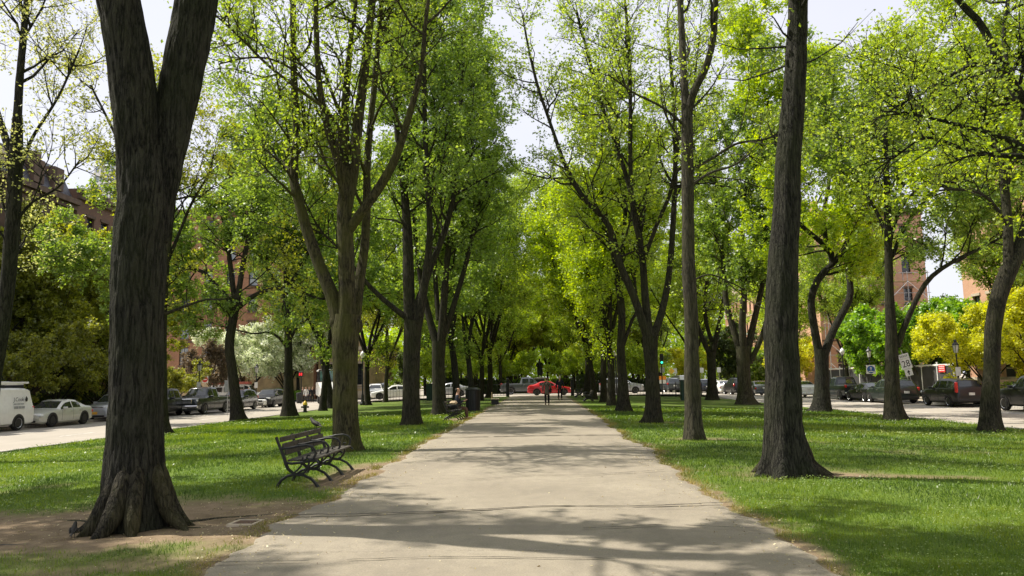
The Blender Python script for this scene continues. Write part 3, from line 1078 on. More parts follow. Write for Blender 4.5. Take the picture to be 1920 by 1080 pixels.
make_tree([
    px_limb(18.6, [(650, 843, 50), (648, 780, 46), (648, 700, 47), (648, 640, 52), (650, 590, 44)], ground=True),
    px_limb(18.6, [(640, 640, 34), (628, 570, 29), (600, 500, 25), (575, 430, 22), (558, 370, 20), (550, 325, 19), (556, 250, 15), (552, 170, 15), (550, 80, 13), (550, 0, 12), (548, -100, 10)], .8),
    px_limb(18.6, [(650, 620, 38), (650, 540, 33), (649, 470, 32), (646, 400, 29), (648, 350, 26)]),
    px_limb(18.6, [(648, 380, 20), (636, 310, 18), (615, 240, 16), (600, 170, 13), (594, 80, 12), (592, 0, 11), (588, -120, 10)], -.8),
    px_limb(18.6, [(650, 390, 24), (662, 320, 24), (670, 240, 21), (684, 130, 18), (694, 40, 16), (702, -40, 15), (715, -160, 12)], .5),
    px_limb(18.6, [(655, 430, 22), (678, 398, 21), (712, 350, 19), (740, 300, 18), (757, 250, 16), (772, 200, 14), (790, 130, 11), (797, 50, 9), (810, -60, 7)], -1.0),
    px_limb(18.8, [(662, 620, 26), (672, 540, 22), (683, 470, 18), (687, 400, 16), (689, 300, 15), (696, 220, 13), (705, 130, 12), (716, 0, 9)], 1.5),
    px_limb(18.6, [(656, 300, 9), (636, 245, 9), (610, 205, 8), (560, 168, 7), (500, 120, 6), (450, 70, 5), (400, 25, 4)], -2.0),
    px_limb(18.6, [(610, 215, 6), (570, 150, 5), (520, 115, 5), (470, 108, 4), (410, 120, 3)], -1.5),
], 12, 'bark_moss', 'leaf_fresh', sides=26, bark_amp=.012, H=16, z_br=5.5, n1=9, n2=6, n3=5, nl=8, leaf=0.08, flare_amt=.35, tri=False, name='park_tree',
    label='mossy tree forking into pale limbs directly behind the empty bench', group='trees beside the path', L1=(1.4, 3.2))
make_tree([
    px_limb(29.4, [(771, 795, 32), (771, 740, 31), (772, 660, 32), (775, 600, 34)], ground=True),
    px_limb(29.4, [(768, 600, 22), (766, 520, 22), (764, 440, 19), (758, 360, 14), (745, 250, 11), (740, 130, 9), (745, 0, 7)], 1.),
    px_limb(29.4, [(782, 610, 20), (798, 520, 15), (806, 430, 12), (800, 320, 10), (796, 200, 9), (797, 60, 7), (800, -40, 6)], -1.),
    px_limb(29.4, [(776, 590, 16), (808, 500, 12), (838, 420, 11), (856, 330, 9), (862, 220, 7), (870, 100, 5)], 1.5),
    px_limb(29.4, [(768, 600, 12), (735, 575, 10), (702, 546, 9), (672, 512, 7), (640, 470, 5), (600, 430, 4)], -1.5),
], 13, 'bark_mid', 'leaf_green', sides=14, H=16.5, z_br=4.6, n1=17, n2=6, n3=5, nl=17, leaf=0.105, name='park_tree',
    label='thick dark trunk between the empty bench and the seated person', group='trees beside the path')
make_tree([
    px_limb(38, [(825, 777, 26), (823, 730, 24), (822, 680, 24), (823, 640, 26)], ground=True),
    px_limb(38, [(820, 650, 15), (806, 600, 13), (792, 540, 11), (780, 460, 9), (775, 370, 8), (765, 260, 6)], 1),
    px_limb(38, [(826, 650, 16), (832, 570, 14), (838, 490, 12), (850, 400, 10), (858, 300, 8), (862, 200, 6)], -1),
    px_limb(38, [(828, 640, 12), (845, 590, 11), (872, 500, 9), (895, 400, 8), (905, 300, 6), (912, 200, 5)], 0),
    px_limb(38, [(822, 600, 10), (815, 500, 9), (812, 400, 8), (815, 280, 6), (812, 170, 5)], 2),
], 14, 'bark_mid', 'leaf_green', H=19, z_br=4.6, n1=18, n2=6, n3=5, nl=18, leaf=0.120, name='park_tree',
    label='forked dark tree directly behind the seated person on the bench', group='trees beside the path', L1=(1.5, 3.2))
# --- right row beside the path
make_tree([
    px_limb(13, [(1478, 882, 78), (1474, 840, 73), (1469, 780, 68), (1467, 700, 64), (1464, 620, 62), (1466, 540, 58), (1470, 460, 52), (1475, 380, 49), (1478, 300, 46), (1486, 210, 44), (1492, 120, 41), (1495, 40, 38), (1497, -40, 36), (1500, -150, 32)], ground=True),
    px_limb(13, [(1497, -20, 28), (1470, -120, 24), (1430, -240, 20), (1400, -380, 15)], 1),
    px_limb(13, [(1498, -60, 28), (1530, -180, 22), (1570, -300, 18), (1600, -430, 14)], -1.5),
    px_limb(13, [(1498, -100, 26), (1500, -250, 22), (1505, -400, 16)], 2),
], 15, 'bark_dark', 'leaf_lime', sides=60, bark_amp=.018, H=14.5, z_br=7.0, n1=9, n2=6, n3=5, nl=8, leaf=0.075, flare_amt=0.42, flare_h=.5, roots=1.9, tri=False, name='park_tree',
    label='tall single dark trunk with spreading root flare, nearest on the right lawn', group='trees beside the path', L1=(1.5, 3.0))
make_tree([
    px_limb(20.6, [(1300, 820, 34), (1299, 760, 30), (1297, 680, 28), (1296, 600, 27), (1291, 500, 25), (1290, 400, 24), (1289, 300, 23), (1288, 200, 22)], ground=True),
    px_limb(20.6, [(1287, 215, 18), (1282, 140, 15), (1278, 60, 13), (1272, -40, 11), (1265, -140, 9)], 1),
    px_limb(20.6, [(1290, 215, 16), (1302, 170, 15), (1322, 130, 14), (1336, 80, 13), (1341, 20, 12), (1345, -80, 10)], -1),
    px_limb(20.6, [(1292, 320, 6), (1330, 300, 6), (1380, 270, 5), (1430, 262, 4), (1470, 250, 3)], -1),
    px_limb(20.6, [(1284, 235, 6), (1240, 200, 5), (1190, 175, 4), (1140, 140, 3)], -1),
    px_limb(20.6, [(1292, 350, 6), (1330, 325, 5), (1375, 310, 4), (1410, 285, 3)], 1.5),
    px_limb(20.6, [(1290, 530, 4), (1330, 515, 3), (1370, 530, 3), (1400, 545, 2)], 1.5),
], 16, 'bark_grey', 'leaf_fresh', sides=22, bark_amp=.009, H=14.5, z_br=6.0, n1=9, n2=5, n3=5, nl=8, leaf=0.078, flare_amt=.45, tri=False, name='park_tree',
    label='slim straight grey trunk, second from the camera on the right lawn', group='trees beside the path', L1=(1.6, 3.4))
make_tree([
    px_limb(28.3, [(1226, 791, 30), (1224, 740, 26), (1221, 680, 25), (1219, 630, 29)], ground=True),
    px_limb(28.3, [(1216, 640, 18), (1190, 560, 15), (1162, 495, 14), (1140, 420, 12), (1095, 372, 10), (1060, 310, 9), (1035, 240, 7), (1005, 150, 6), (985, 60, 4)], -1),
    px_limb(28.3, [(1219, 640, 18), (1210, 560, 15), (1204, 480, 13), (1190, 390, 11), (1165, 300, 9), (1130, 200, 7), (1105, 110, 6), (1080, 20, 5)], 1),
    px_limb(28.3, [(1207, 480, 9), (1187, 400, 9), (1182, 300, 9), (1182, 200, 8), (1180, 100, 7), (1170, -20, 5)], 0),
    px_limb(28.3, [(1222, 640, 17), (1242, 580, 14), (1255, 510, 12), (1262, 420, 11), (1266, 320, 10), (1264, 200, 8), (1252, 60, 6)], 1),
    px_limb(28.3, [(1206, 490, 8), (1232, 420, 8), (1260, 350, 7), (1275, 240, 5)], -1.5),
], 17, 'bark_mid', 'leaf_fresh', sides=16, bark_amp=.01, H=16.5, z_br=4.8, n1=12, n2=5, n3=5, nl=10, leaf=0.095, name='park_tree',
    label='tree with brown flaky trunk forking wide, third on the right lawn', group='trees beside the path', L1=(1.5, 3.2))
make_tree([
    px_limb(38, [(1169, 770, 24), (1168, 720, 19), (1164, 660, 16), (1166, 590, 14), (1160, 520, 13)], ground=True),
    px_limb(38, [(1162, 560, 10), (1150, 480, 9), (1135, 400, 8), (1120, 300, 6), (1100, 200, 5)], 1),
    px_limb(38, [(1163, 560, 10), (1168, 470, 9), (1172, 380, 8), (1160, 270, 6), (1150, 160, 5)], -1),
    px_limb(38, [(1168, 650, 7), (1185, 600, 6), (1196, 575, 6), (1190, 520, 5), (1200, 440, 5), (1215, 330, 4)], 0),
], 18, 'bark_mid', 'leaf_lime', H=15.5, z_br=4.6, n1=20, n2=5, n3=5, nl=16, leaf=0.120, name='park_tree',
    label='slender dark tree with a knot hole, fourth on the right lawn', group='trees beside the path', L1=(1.4, 2.8))
# --- outer row along the right road
make_tree([
    px_limb(25.8, [(1855, 804, 34), (1857, 740, 30), (1860, 680, 28), (1862, 620, 28), (1872, 560, 29), (1892, 505, 31)], ground=True),
    px_limb(25.8, [(1888, 520, 26), (1915, 460, 26), (1940, 380, 22), (1965, 280, 19), (1990, 150, 15), (2010, 0, 10)], 1),
    px_limb(25.8, [(1890, 510, 18), (1890, 430, 17), (1884, 360, 16), (1872, 290, 12), (1850, 220, 9), (1820, 150, 7)], 1),
    px_limb(25.8, [(1886, 360, 10), (1900, 290, 9), (1912, 240, 8), (1930, 150, 6), (1935, 50, 4)], -1),
    px_limb(25.8, [(1888, 420, 7), (1850, 370, 6), (1800, 355, 5), (1740, 360, 3)], -2),
], 19, 'bark_mid', 'leaf_lime', sides=16, bark_amp=.008, H=17, z_br=6.5, n1=14, n2=6, n3=5, nl=13, leaf=0.112, name='park_tree',
    label='leaning brown trunk at the right edge in front of the dark car', group='trees along the road kerbs', L1=(1.8, 3.6))
make_tree([
    px_limb(33, [(1675, 784, 32), (1673, 730, 26), (1672, 670, 23), (1671, 620, 20), (1668, 560, 16), (1666, 480, 14), (1664, 400, 13), (1662, 320, 10), (1660, 240, 7)], ground=True),
    px_limb(33, [(1682, 650, 12), (1703, 595, 10), (1733, 535, 9), (1768, 502, 8), (1828, 470, 6), (1882, 440, 4)], -1.5),
    px_limb(33, [(1673, 480, 8), (1700, 420, 7), (1740, 370, 6), (1780, 330, 5), (1820, 290, 3)], 1.5),
    px_limb(33, [(1664, 470, 7), (1690, 390, 6), (1740, 345, 5), (1810, 340, 4)], -1),
    px_limb(33, [(1664, 440, 7), (1640, 390, 6), (1610, 340, 5), (1580, 280, 4)], 1),
], 20, 'bark_mid', 'leaf_green', sides=14, H=18, z_br=5.3, n1=17, n2=6, n3=5, nl=17, leaf=0.133, name='park_tree',
    label='straight dark trunk just left of the tilted 28 sign', group='trees along the road kerbs', L1=(2, 4), up=.02)
make_tree([
    px_limb(41, [(1541, 770, 32), (1541, 730, 26), (1541, 690, 24), (1540, 655, 26)], ground=True),
    px_limb(41, [(1537, 670, 16), (1526, 610, 14), (1521, 560, 13), (1536, 520, 13), (1562, 492, 12), (1546, 460, 10), (1505, 425, 8), (1480, 390, 6)], -1),
    px_limb(41, [(1560, 496, 10), (1590, 465, 9), (1625, 425, 8), (1660, 370, 6), (1700, 300, 5)], 1),
    px_limb(41, [(1544, 670, 16), (1562, 620, 14), (1588, 572, 13), (1595, 545, 12), (1588, 490, 9), (1590, 430, 8), (1600, 350, 6)], 1),
    px_limb(41, [(1550, 470, 9), (1545, 400, 8), (1555, 330, 6), (1540, 250, 5)], 1),
], 21, 'bark_dark', 'leaf_lime', sides=12, H=21, z_br=4.8, n1=17, n2=6, n3=5, nl=22, leaf=0.146, name='park_tree',
    label='dark tree forking low in a V in front of the scaffolded house', group='trees along the road kerbs', L1=(1.8, 4.0))
make_tree([
    px_limb(53, [(1397, 757, 32), (1396, 730, 25), (1394, 690, 24), (1394, 650, 28)], ground=True),
    px_limb(53, [(1388, 665, 13), (1376, 620, 12), (1362, 570, 11), (1358, 520, 9), (1350, 430, 7)], 1),
    px_limb(53, [(1394, 660, 15), (1392, 600, 13), (1396, 530, 11), (1392, 440, 8), (1400, 340, 6)], -1),
    px_limb(53, [(1400, 665, 14), (1412, 610, 12), (1426, 550, 10), (1440, 480, 8), (1450, 380, 6)], 1),
    px_limb(53, [(1406, 680, 10), (1425, 640, 9), (1440, 590, 8), (1452, 540, 7)], -2),
], 22, 'bark_grey', 'leaf_green', H=21, z_br=5.0, n1=17, n2=6, n3=4, nl=19, leaf=0.163, name='park_tree',
    label='stout grey tree fanning into many limbs beside the right road', group='trees along the road kerbs', L1=(1.8, 4.0))
make_tree([
    px_limb(65, [(1335, 749, 22), (1335, 720, 17), (1334, 690, 16), (1333, 660, 17)], ground=True),
    px_limb(65, [(1331, 665, 10), (1315, 630, 9), (1304, 595, 8), (1295, 540, 6)], 1),
    px_limb(65, [(1336, 665, 11), (1346, 620, 9), (1356, 570, 8), (1365, 500, 6)], -1),
    px_limb(65, [(1334, 640, 8), (1322, 590, 7), (1325, 520, 6)], -2),
], 23, 'bark_mid', 'leaf_fresh', H=17, z_br=5.0, n1=16, n2=6, n3=4, nl=16, leaf=0.155, name='park_tree',
    label='Y shaped tree beyond the right road kerb near the white car', group='trees along the road kerbs')
# off-frame tree whose limbs reach in at the upper right
make_tree([
    [(15.2, 17.2, -.5, .3), (15.2, 17.1, 1.5, .27), (15.0, 17.0, 3.4, .25), (14.6, 17, 4.6, .24)],
    px_limb(17, [(2230, 430, 34), (2100, 330, 27), (1990, 262, 25), (1930, 205, 24), (1886, 140, 20), (1862, 90, 17), (1835, 40, 14), (1790, -10, 12), (1760, -100, 9)]),
    px_limb(17, [(1880, 125, 10), (1850, 119, 9), (1820, 124, 8), (1775, 145, 7), (1730, 172, 5), (1690, 195, 4), (1640, 225, 3)], -1),
    px_limb(17, [(2150, 400, 22), (2030, 330, 16), (1930, 283, 14), (1880, 257, 11), (1820, 240, 9), (1760, 225, 7), (1700, 212, 5), (1650, 208, 3)], -1),
    px_limb(17, [(2100, 370, 18), (2010, 310, 13), (1930, 294, 12), (1860, 290, 9), (1800, 276, 7), (1738, 258, 6), (1690, 285, 4), (1640, 320, 3)], .8),
    px_limb(17, [(1895, 150, 9), (1882, 70, 9), (1890, 0, 8), (1900, -80, 6)], 1),
    [(14.6, 17, 4.5, .2), (15.0, 17.5, 6.5, .17), (15.6, 18, 9, .13), (16, 18, 11.5, .1)],
    [(14.6, 17, 4.5, .16), (13.6, 16.5, 7, .13), (13, 16, 10, .09)],
], 24, 'bark_dark', 'leaf_fresh', sides=16, bark_amp=.006, H=14, z_br=5.5, n1=11, n2=6, n3=5, nl=8, leaf=0.072, tri=False, name='park_tree',
    label='dark drooping limbs reaching in at the upper right corner', group='trees along the road kerbs', L1=(1.4, 3.0), up=.03)
# --- outer row along the left road
make_tree([
    px_limb(20, [(-34, 850, 42), (-25, 790, 34), (-12, 700, 30), (5, 600, 28), (17, 500, 27), (25, 400, 27), (30, 300, 26), (33, 220, 20)], ground=True),
    px_limb(20, [(31, 260, 18), (36, 160, 15), (44, 70, 13), (50, 0, 12), (58, -100, 10)], .5),
    px_limb(20, [(30, 340, 8), (60, 260, 7), (110, 180, 5), (150, 90, 4)], 1),
    px_limb(20, [(24, 300, 16), (-10, 200, 14), (-50, 80, 12), (-90, -60, 10)], 1.5),
    px_limb(20, [(26, 420, 7), (60, 380, 5), (110, 350, 4), (150, 300, 3)], 0),
], 25, 'bark_dark', 'leaf_pale', sides=18, bark_amp=.008, H=15, z_br=4.0, n1=12, n2=5, n3=5, nl=10, leaf=0.075, tri=False, name='park_tree',
    label='dark leaning trunk with sparse pale leaves at the far left edge', group='trees along the road kerbs', L1=(1.4, 2.8))
make_tree([
    px_limb(31, [(300, 806, 30), (300, 740, 26), (301, 660, 22), (304, 590, 18), (308, 530, 15)], ground=True),
    px_limb(31, [(308, 540, 13), (316, 460, 10), (325, 380, 9), (332, 300, 7), (345, 200, 5), (355, 100, 4)]),
    px_limb(31, [(310, 500, 8), (335, 440, 6), (360, 380, 5), (395, 320, 4)], 1),
    px_limb(31, [(306, 590, 7), (345, 575, 5), (385, 562, 4), (430, 558, 3)], -1),
    px_limb(31, [(306, 530, 12), (285, 430, 9), (250, 330, 7), (210, 240, 5), (170, 160, 4)], 1),
    px_limb(31, [(306, 530, 10), (290, 400, 8), (275, 280, 6), (265, 150, 4)], -1),
], 26, 'bark_mid', 'leaf_olive', sides=12, H=13, z_br=5.0, n1=14, n2=5, n3=4, nl=8, leaf=0.112, name='park_tree',
    label='thin limbed tree half hidden behind the huge forked trunk', group='trees along the road kerbs', L1=(1.4, 3.0))
make_tree([
    px_limb(43, [(446, 787, 26), (441, 740, 20), (435, 690, 18), (430, 650, 18), (435, 610, 17), (443, 565, 17)], ground=True),
    px_limb(43, [(443, 580, 10), (480, 552, 8), (520, 540, 7), (560, 545, 5), (600, 560, 4)], -1),
    px_limb(43, [(442, 575, 10), (410, 540, 8), (380, 510, 7), (350, 500, 5)], 1),
    px_limb(43, [(443, 575, 12), (455, 500, 10), (470, 420, 8), (480, 340, 7), (490, 260, 5)]),
    px_limb(43, [(441, 570, 11), (430, 480, 9), (425, 400, 7), (430, 300, 5)], 1),
], 27, 'bark_mid', 'leaf_green', sides=12, H=15, z_br=4.8, n1=18, n2=6, n3=5, nl=17, leaf=0.142, name='park_tree',
    label='crooked dark trunk in front of the dark pickup trucks on left', group='trees along the road kerbs', L1=(1.8, 3.6), up=.03)
make_tree([
    px_limb(47, [(542, 779, 28), (541, 740, 20), (541, 680, 15), (540, 620, 14), (538, 560, 12), (536, 480, 10), (534, 400, 8)], ground=True),
    px_limb(47, [(540, 655, 6), (520, 630, 5), (495, 622, 4), (470, 625, 3)], -1),
    px_limb(47, [(540, 560, 8), (500, 500, 7), (470, 440, 5), (450, 380, 4)], 1),
    px_limb(47, [(540, 540, 8), (575, 480, 7), (600, 410, 6), (615, 330, 4)], -1),
    px_limb(47, [(542, 640, 6), (560, 610, 5), (585, 590, 4)], 1),
], 28, 'bark_mid', 'leaf_green', sides=12, H=17, z_br=4.8, n1=18, n2=6, n3=5, nl=16, leaf=0.150, name='park_tree',
    label='tree with flared base in front of the dark hatchback on left', group='trees along the road kerbs', L1=(1.6, 3.4))
make_tree([
    px_limb(60, [(621, 766, 20), (617, 740, 16), (611, 700, 14), (602, 650, 13), (596, 600, 12), (590, 540, 10)], ground=True),
    px_limb(60, [(592, 570, 8), (575, 500, 7), (560, 420, 6), (550, 330, 5)], 1),
    px_limb(60, [(592, 560, 8), (605, 480, 7), (620, 400, 6), (630, 300, 5)], -1),
    px_limb(60, [(598, 640, 6), (580, 600, 5), (565, 560, 4)], -1),
], 29, 'bark_dark', 'leaf_fresh', sides=10, H=18, z_br=5.0, n1=16, n2=6, n3=4, nl=17, leaf=0.155, name='park_tree',
    label='leaning dark tree beside the white tour vehicle', group='trees along the road kerbs', L1=(1.6, 3.4))

def burl(label_start, u, v, Y, r):
    t = [o for o in bpy.data.objects if o.get('label', '').startswith(label_start)][0]
    p = at(u, v, Y)
    n, k = 18, 12
    V = []
    for i in range(k + 1):
        for j in range(n):
            a, b = 2 * math.pi * j / n, math.pi * i / k
            d = np.array([math.sin(b) * math.cos(a), math.sin(b) * math.sin(a), math.cos(b) * 1.25])
            rr = r * (.8 + .5 * float(fbm(np.array([d[0] * 2 + 5 + u]), np.array([d[1] * 2]), np.array([d[2] * 2]), seed=5)[0]))
            V.append(p + d * rr - np.array(t.location))
    q = [(i * n + j, i * n + (j + 1) % n, (i + 1) * n + (j + 1) % n, (i + 1) * n + j) for i in range(k) for j in range(n)]
    link('burl', mesh_np('burl', np.array(V), np.array(q), None, True), MATS['bark_moss'], t)
burl('mossy tree forking', 631, 603, 18.62, .17)
burl('mossy tree forking', 668, 612, 18.66, .16)

def buttresses(label_start, cx, cy, r, spec, mat):
    """roots running out from the foot of a trunk: (angle in degrees, reach, size)"""
    t = [o for o in bpy.data.objects if o.get('label', '').startswith(label_start)][0]
    for (a, reach, size) in spec:
        a = R(a); d = np.array([math.cos(a), math.sin(a)]); n_ = np.array([-d[1], d[0]])
        pts = []
        for s_, h in ((.30, 1.05), (.60, .62), (.84, .33), (1.06, .15), (1.0 + reach * .42, .045), (1.0 + reach * .75, -.01), (1.0 + reach * 1.15, -.07)):
            w = n_ * .22 * math.sin(s_ * 2.3 + a * 3) * (s_ - .5)
            x, y = cx + d[0] * r * s_ + w[0] * r, cy + d[1] * r * s_ + w[1] * r
            pts.append((x, y, float(lawn_z(np.array([x]), np.array([y]))[0]) + h))
        P, Rr = resample(pts, np.array([.25, .85, 1.0, .9, .7, .45, .2]) * size, 34)
        V, Q = tubes(P[None], Rr[None], 22)
        V = bark_displace(V.reshape(34, 22, 3), P, Rr, .014, 50 + int(a * 10), nfur=12).reshape(-1, 3)
        link('root', mesh_np('root', V - np.array(t.location)[None], Q, None, True), mat, t)
b_ = onground(257, 985)
buttresses('huge dark', b_[0], b_[1], .40, [(-100, .55, .13), (-64, .4, .10), (-16, .9, .10), (18, .7, .09), (-138, .6, .12), (-172, .8, .10), (150, .6, .10)], 'bark_root')
b_ = onground(1478, 882)
buttresses('tall single dark', b_[0], b_[1], .34, [(-60, 1.5, .16), (-20, 1.2, .12), (-95, .7, .12), (-135, 1.0, .12), (180, 1.0, .11), (30, 1.0, .1)], 'bark_root')
b_ = onground(650, 843)
buttresses('mossy tree', b_[0], b_[1], .29, [(-60, .6, .09), (-10, .7, .08), (-120, .7, .09), (180, .5, .08)], 'bark_moss')
# ------------------------------------------------------------------ trees that are copies of a few kinds
_rg = np.random.default_rng(77)
def gz(x, y):
    return float(G(x, y))

def far_proto(seed, bark, leafm, H, r=.26, hf=4.2, nl_=5, spread=.42, leaf=.17, n1=15, n2=6, n3=5, nl=14, z_br=3.4, L1=(1.9, 4.2), **k):
    rg = np.random.default_rng(seed)
    t = make_tree(vase(rg, 0, 0, hf, r, H, nl_, spread, z0=-.15), seed, bark, leafm, leaf=leaf, H=H, z_br=z_br, n1=n1, n2=n2, n3=n3, nl=nl, L1=L1,
                  sides=10, name='park_tree', extend=False, leafspread=.16, **k)
    return t

def put(protos, state, k, x, y, label, group, rz=None, sc=1.0, z=None):
    """the first use moves the prototype itself, later uses copy it"""
    p = protos[k]
    rz = _rg.uniform(0, 6.28) if rz is None else rz
    z = gz(x, y) if z is None else z
    if k not in state:
        state.add(k)
        p.location = (x, y, z - .12); p.rotation_euler = (0, 0, rz); p.scale = (sc,) * 3
        p['label'] = label; p['category'] = 'tree'; p['group'] = group
        return p
    return copy_tree(p, (x, y, z - .12), rz, label, group, sc, KM)

PR_ = [far_proto(101, 'bark_mid', 'leaf_fresh', 18, leaf=.165, nl=12),
       far_proto(102, 'bark_dark', 'leaf_green', 17, nl_=4, spread=.42, leaf=.165, nl=12),
       far_proto(103, 'bark_mid', 'leaf_lime', 16.5, nl_=6, spread=.55, leaf=.17, nl=12),
       far_proto(104, 'bark_grey', 'leaf_olive', 17, nl_=5, spread=.5, leaf=.17, nl=12)]
PR_ += [far_proto(105, 'bark_dark', 'leaf_green', 15.5, nl_=4, spread=.22, leaf=.14, nl=14, L1=(1.2, 2.6)), far_proto(106, 'bark_mid', 'leaf_lime', 15.5, nl_=4, spread=.22, leaf=.14, nl=14, L1=(1.2, 2.6))]
KM = {}
for c in bpy.data.objects:
    if c.parent: KM.setdefault(c.parent.name, []).append(c)
st_ = set()
G_IN, G_OUT, G_BEY = 'trees beside the path', 'trees along the road kerbs', 'trees of the next block'
IN = [(-5.1, 46.5, 4, 'slim dark trunk rising behind the black waste bin'),
      (-5.0, 56, 4, 'dark trunk just past the black waste bin on the left lawn'),
      (-5.1, 65, 0, 'leaning trunk on the left lawn just before the low pale topped box'),
      (-5.0, 74, 0, 'last tree of the left row, near the left gate post'),
      (4.2, 47.5, 5, 'fifth trunk from the camera along the right edge of the path'),
      (4.25, 54, 5, 'sixth trunk along the right edge of the path, behind a bench'),
      (4.1, 61, 2, 'seventh trunk along the right edge of the path'),
      (4.2, 69, 0, 'slim trunk by the far bench right of the path'),
      (4.3, 75.5, 2, 'last tree of the right row, near the right gate post')]
for x, y, k, lb in IN:
    put(PR_, st_, k, x, y, lb, G_IN, sc=_rg.uniform(.92, 1.0) if k > 3 else (.92 if y < 68 else 1.1))
OUT = [(-15.6, 55, 1, 'thin trunk behind the yellow topped hydrant'),
       (-14.9, 66.5, 0, 'thin trunk beside the black lamp post, left of the white cars'),
       (-15.2, 75.5, 3, 'tree at the corner of the left lawn before the white sedan'),
       (14.6, 75.5, 2, 'tree at the far corner of the right lawn'),
       (-15.2, 12, 0, 'tree beyond the left edge of the picture'),
       (15.0, 9, 2, 'tree beyond the right edge of the picture'),
       (-5.0, 0.5, 0, 'tree behind the camera, left of the path'),
       (4.6, 3.0, 2, 'tree beside the camera, right of the path')]
for x, y, k, lb in OUT:
    put(PR_, st_, k, x, y, lb, G_OUT, sc=_rg.uniform(.92, 1.02) if y > 20 else .85)
for j, y in enumerate(np.arange(98, 190, 9.5)):
    for x, k in ((-5.2, 0 if j % 2 else 2), (5.4, 2 if j % 2 else 0), (-15, 3 if j % 3 else 0), (14.8, 0 if j % 3 else 1)):
        side = 'left' if x < 0 else 'right'
        row = 'inner' if abs(x) < 8 else 'outer'
        lb = 'leafy tree of the %s %s row beyond the cross street' % (side, row)
        put(PR_, st_, k, x + _rg.normal(0, .4), y + _rg.normal(0, .8), lb, '%s %s row beyond the cross street' % (side, row), sc=_rg.uniform(.92, 1.05) if abs(x) < 8 else _rg.uniform(.85, 1.05))

for x, y, k in ((-2.6, 128, 3), (1.2, 133, 0), (9.5, 104, 3), (-9.5, 106, 0)):
    put(PR_, st_, k, x, y, 'leafy tree close round the dark statue beyond the cross street', 'trees round the statue', sc=_rg.uniform(.85, 1.0))

for x, y, k, sc, lb in ((35, 58, 0, .95, 'tall fresh green tree before the tall pink house'),
                        (31, 80, 0, .9, 'tall tree at the right corner of the side street'),
                        (26.8, 86, 2, .85, 'lime green tree by the right corner of the cross street'), 
                        (-30, 95, 1, .9, 'tall green tree in front of the low tan building')):
    put(PR_, st_, k, x, y, lb, 'tall trees by the houses', sc=sc, z=-.33)
# ---- garden trees in front of the houses
def garden(seed, bark, leafm, H, wid, leaf, n1=12, nl=10, hf=1.3, z_br=1.4, r=.16):
    rg = np.random.default_rng(seed)
    t = make_tree(vase(rg, 0, 0, hf, r, H * .82, 6, wid, z0=-.1), seed, bark, leafm, leaf=leaf, H=H, z_br=z_br, n1=n1, n2=6, n3=5, nl=nl,
                  L1=(H * .14, H * .30), L2=(.5, 1.2), L3=(.25, .55), sides=8, name='garden_tree', extend=False, leafspread=.12)
    return t
G2 = [garden(201, 'bark_mid', 'leaf_deep_olive', 8.5, .95, .18, nl=12),
      garden(202, 'bark_mid', 'leaf_gold', 7.6, 1.0, .15, n1=16, nl=22),
      garden(203, 'bark_grey', 'leaf_bright', 8.5, .65, .20, n1=16, nl=22),
      garden(204, 'bark_mid', 'leaf_purple', 7.5, .95, .18, nl=18),
      garden(205, 'bark_mid', 'blossom', 9.0, .95, .19, n1=15, nl=12),
      garden(206, 'bark_dark', 'leaf_dark', 9.5, .45, .2, n1=15, nl=16, hf=.7, z_br=.6),
      garden(208, 'bark_mid', 'leaf_lime', 7.0, .8, .16, n1=15, nl=14),
      garden(207, 'bark_mid', 'leaf_olive', 14.5, .55, .20, n1=16, nl=12, hf=3, z_br=3)]
KM.clear()
for c in bpy.data.objects:
    if c.parent: KM.setdefault(c.parent.name, []).append(c)
st2 = set()
ZP = -.33
GT = [(20, 45, 0, .85, 'low dark olive tree behind the white van'),
      (110, 50, 0, .8, 'dense olive garden tree behind the white sedan'),
      (180, 57, 0, .75, 'olive garden tree right behind the silver car'),
      (45, 56, 7, 1.15, 'tall yellow green tree before the brown house at far left'),
      (150, 60, 7, 1.15, 'tall yellow green tree between the brown house and the forked trunk'),
      (-60, 50, 7, .95, 'tall yellow green tree at the left picture edge'),
      (100, 53, 7, .9, 'tall yellow green tree behind the white sedan'),
      (232, 66, 7, .8, 'yellow green tree hidden behind the huge trunk'),
      (330, 73, 0, .62, 'small olive tree behind the dark pickup trucks'),
      (392, 83, 3, .95, 'purple brown crab apple in front of the brick flats'),
      (462, 90, 4, 1.1, 'white blossoming tree left of the second lamp'),
      (540, 94, 4, 1.25, 'white blossoming tree behind the dark hatchback'),
      (640, 104, 5, .8, 'dark evergreen behind the white tour vehicle'),
      (700, 112, 3, .9, 'brownish tree beyond the white cars at left'),
      (765, 118, 5, .8, 'dark evergreen beyond the green cabinet'),
      (1845, 57, 1, 1.0, 'bright golden tree behind the lantern lamp post'),
      (1950, 50, 1, 1.05, 'bright golden tree cut by the right picture edge'),
      (1650, 74, 2, 1.0, 'bright green chestnut in front of the scaffolding'),
      (1728, 66, 2, 1.08, 'taller green chestnut left of the golden tree'),
      (1790, 72, 5, .9, 'dark green tree between chestnut and pink house'),
      (1480, 98, 1, 1.05, 'golden tree seen left of the forked dark tree'),
      (1372, 106, 5, .95, 'dark conifer beyond the black car at right'),
      (1300, 118, 1, 1.0, 'yellow tree behind the green traffic light')]
for px, Y, k, sc, lb in GT:
    p = at(px, 700, Y)
    put(G2, st2, k, p[0], Y, lb, 'garden trees by the houses', sc=sc, z=ZP)

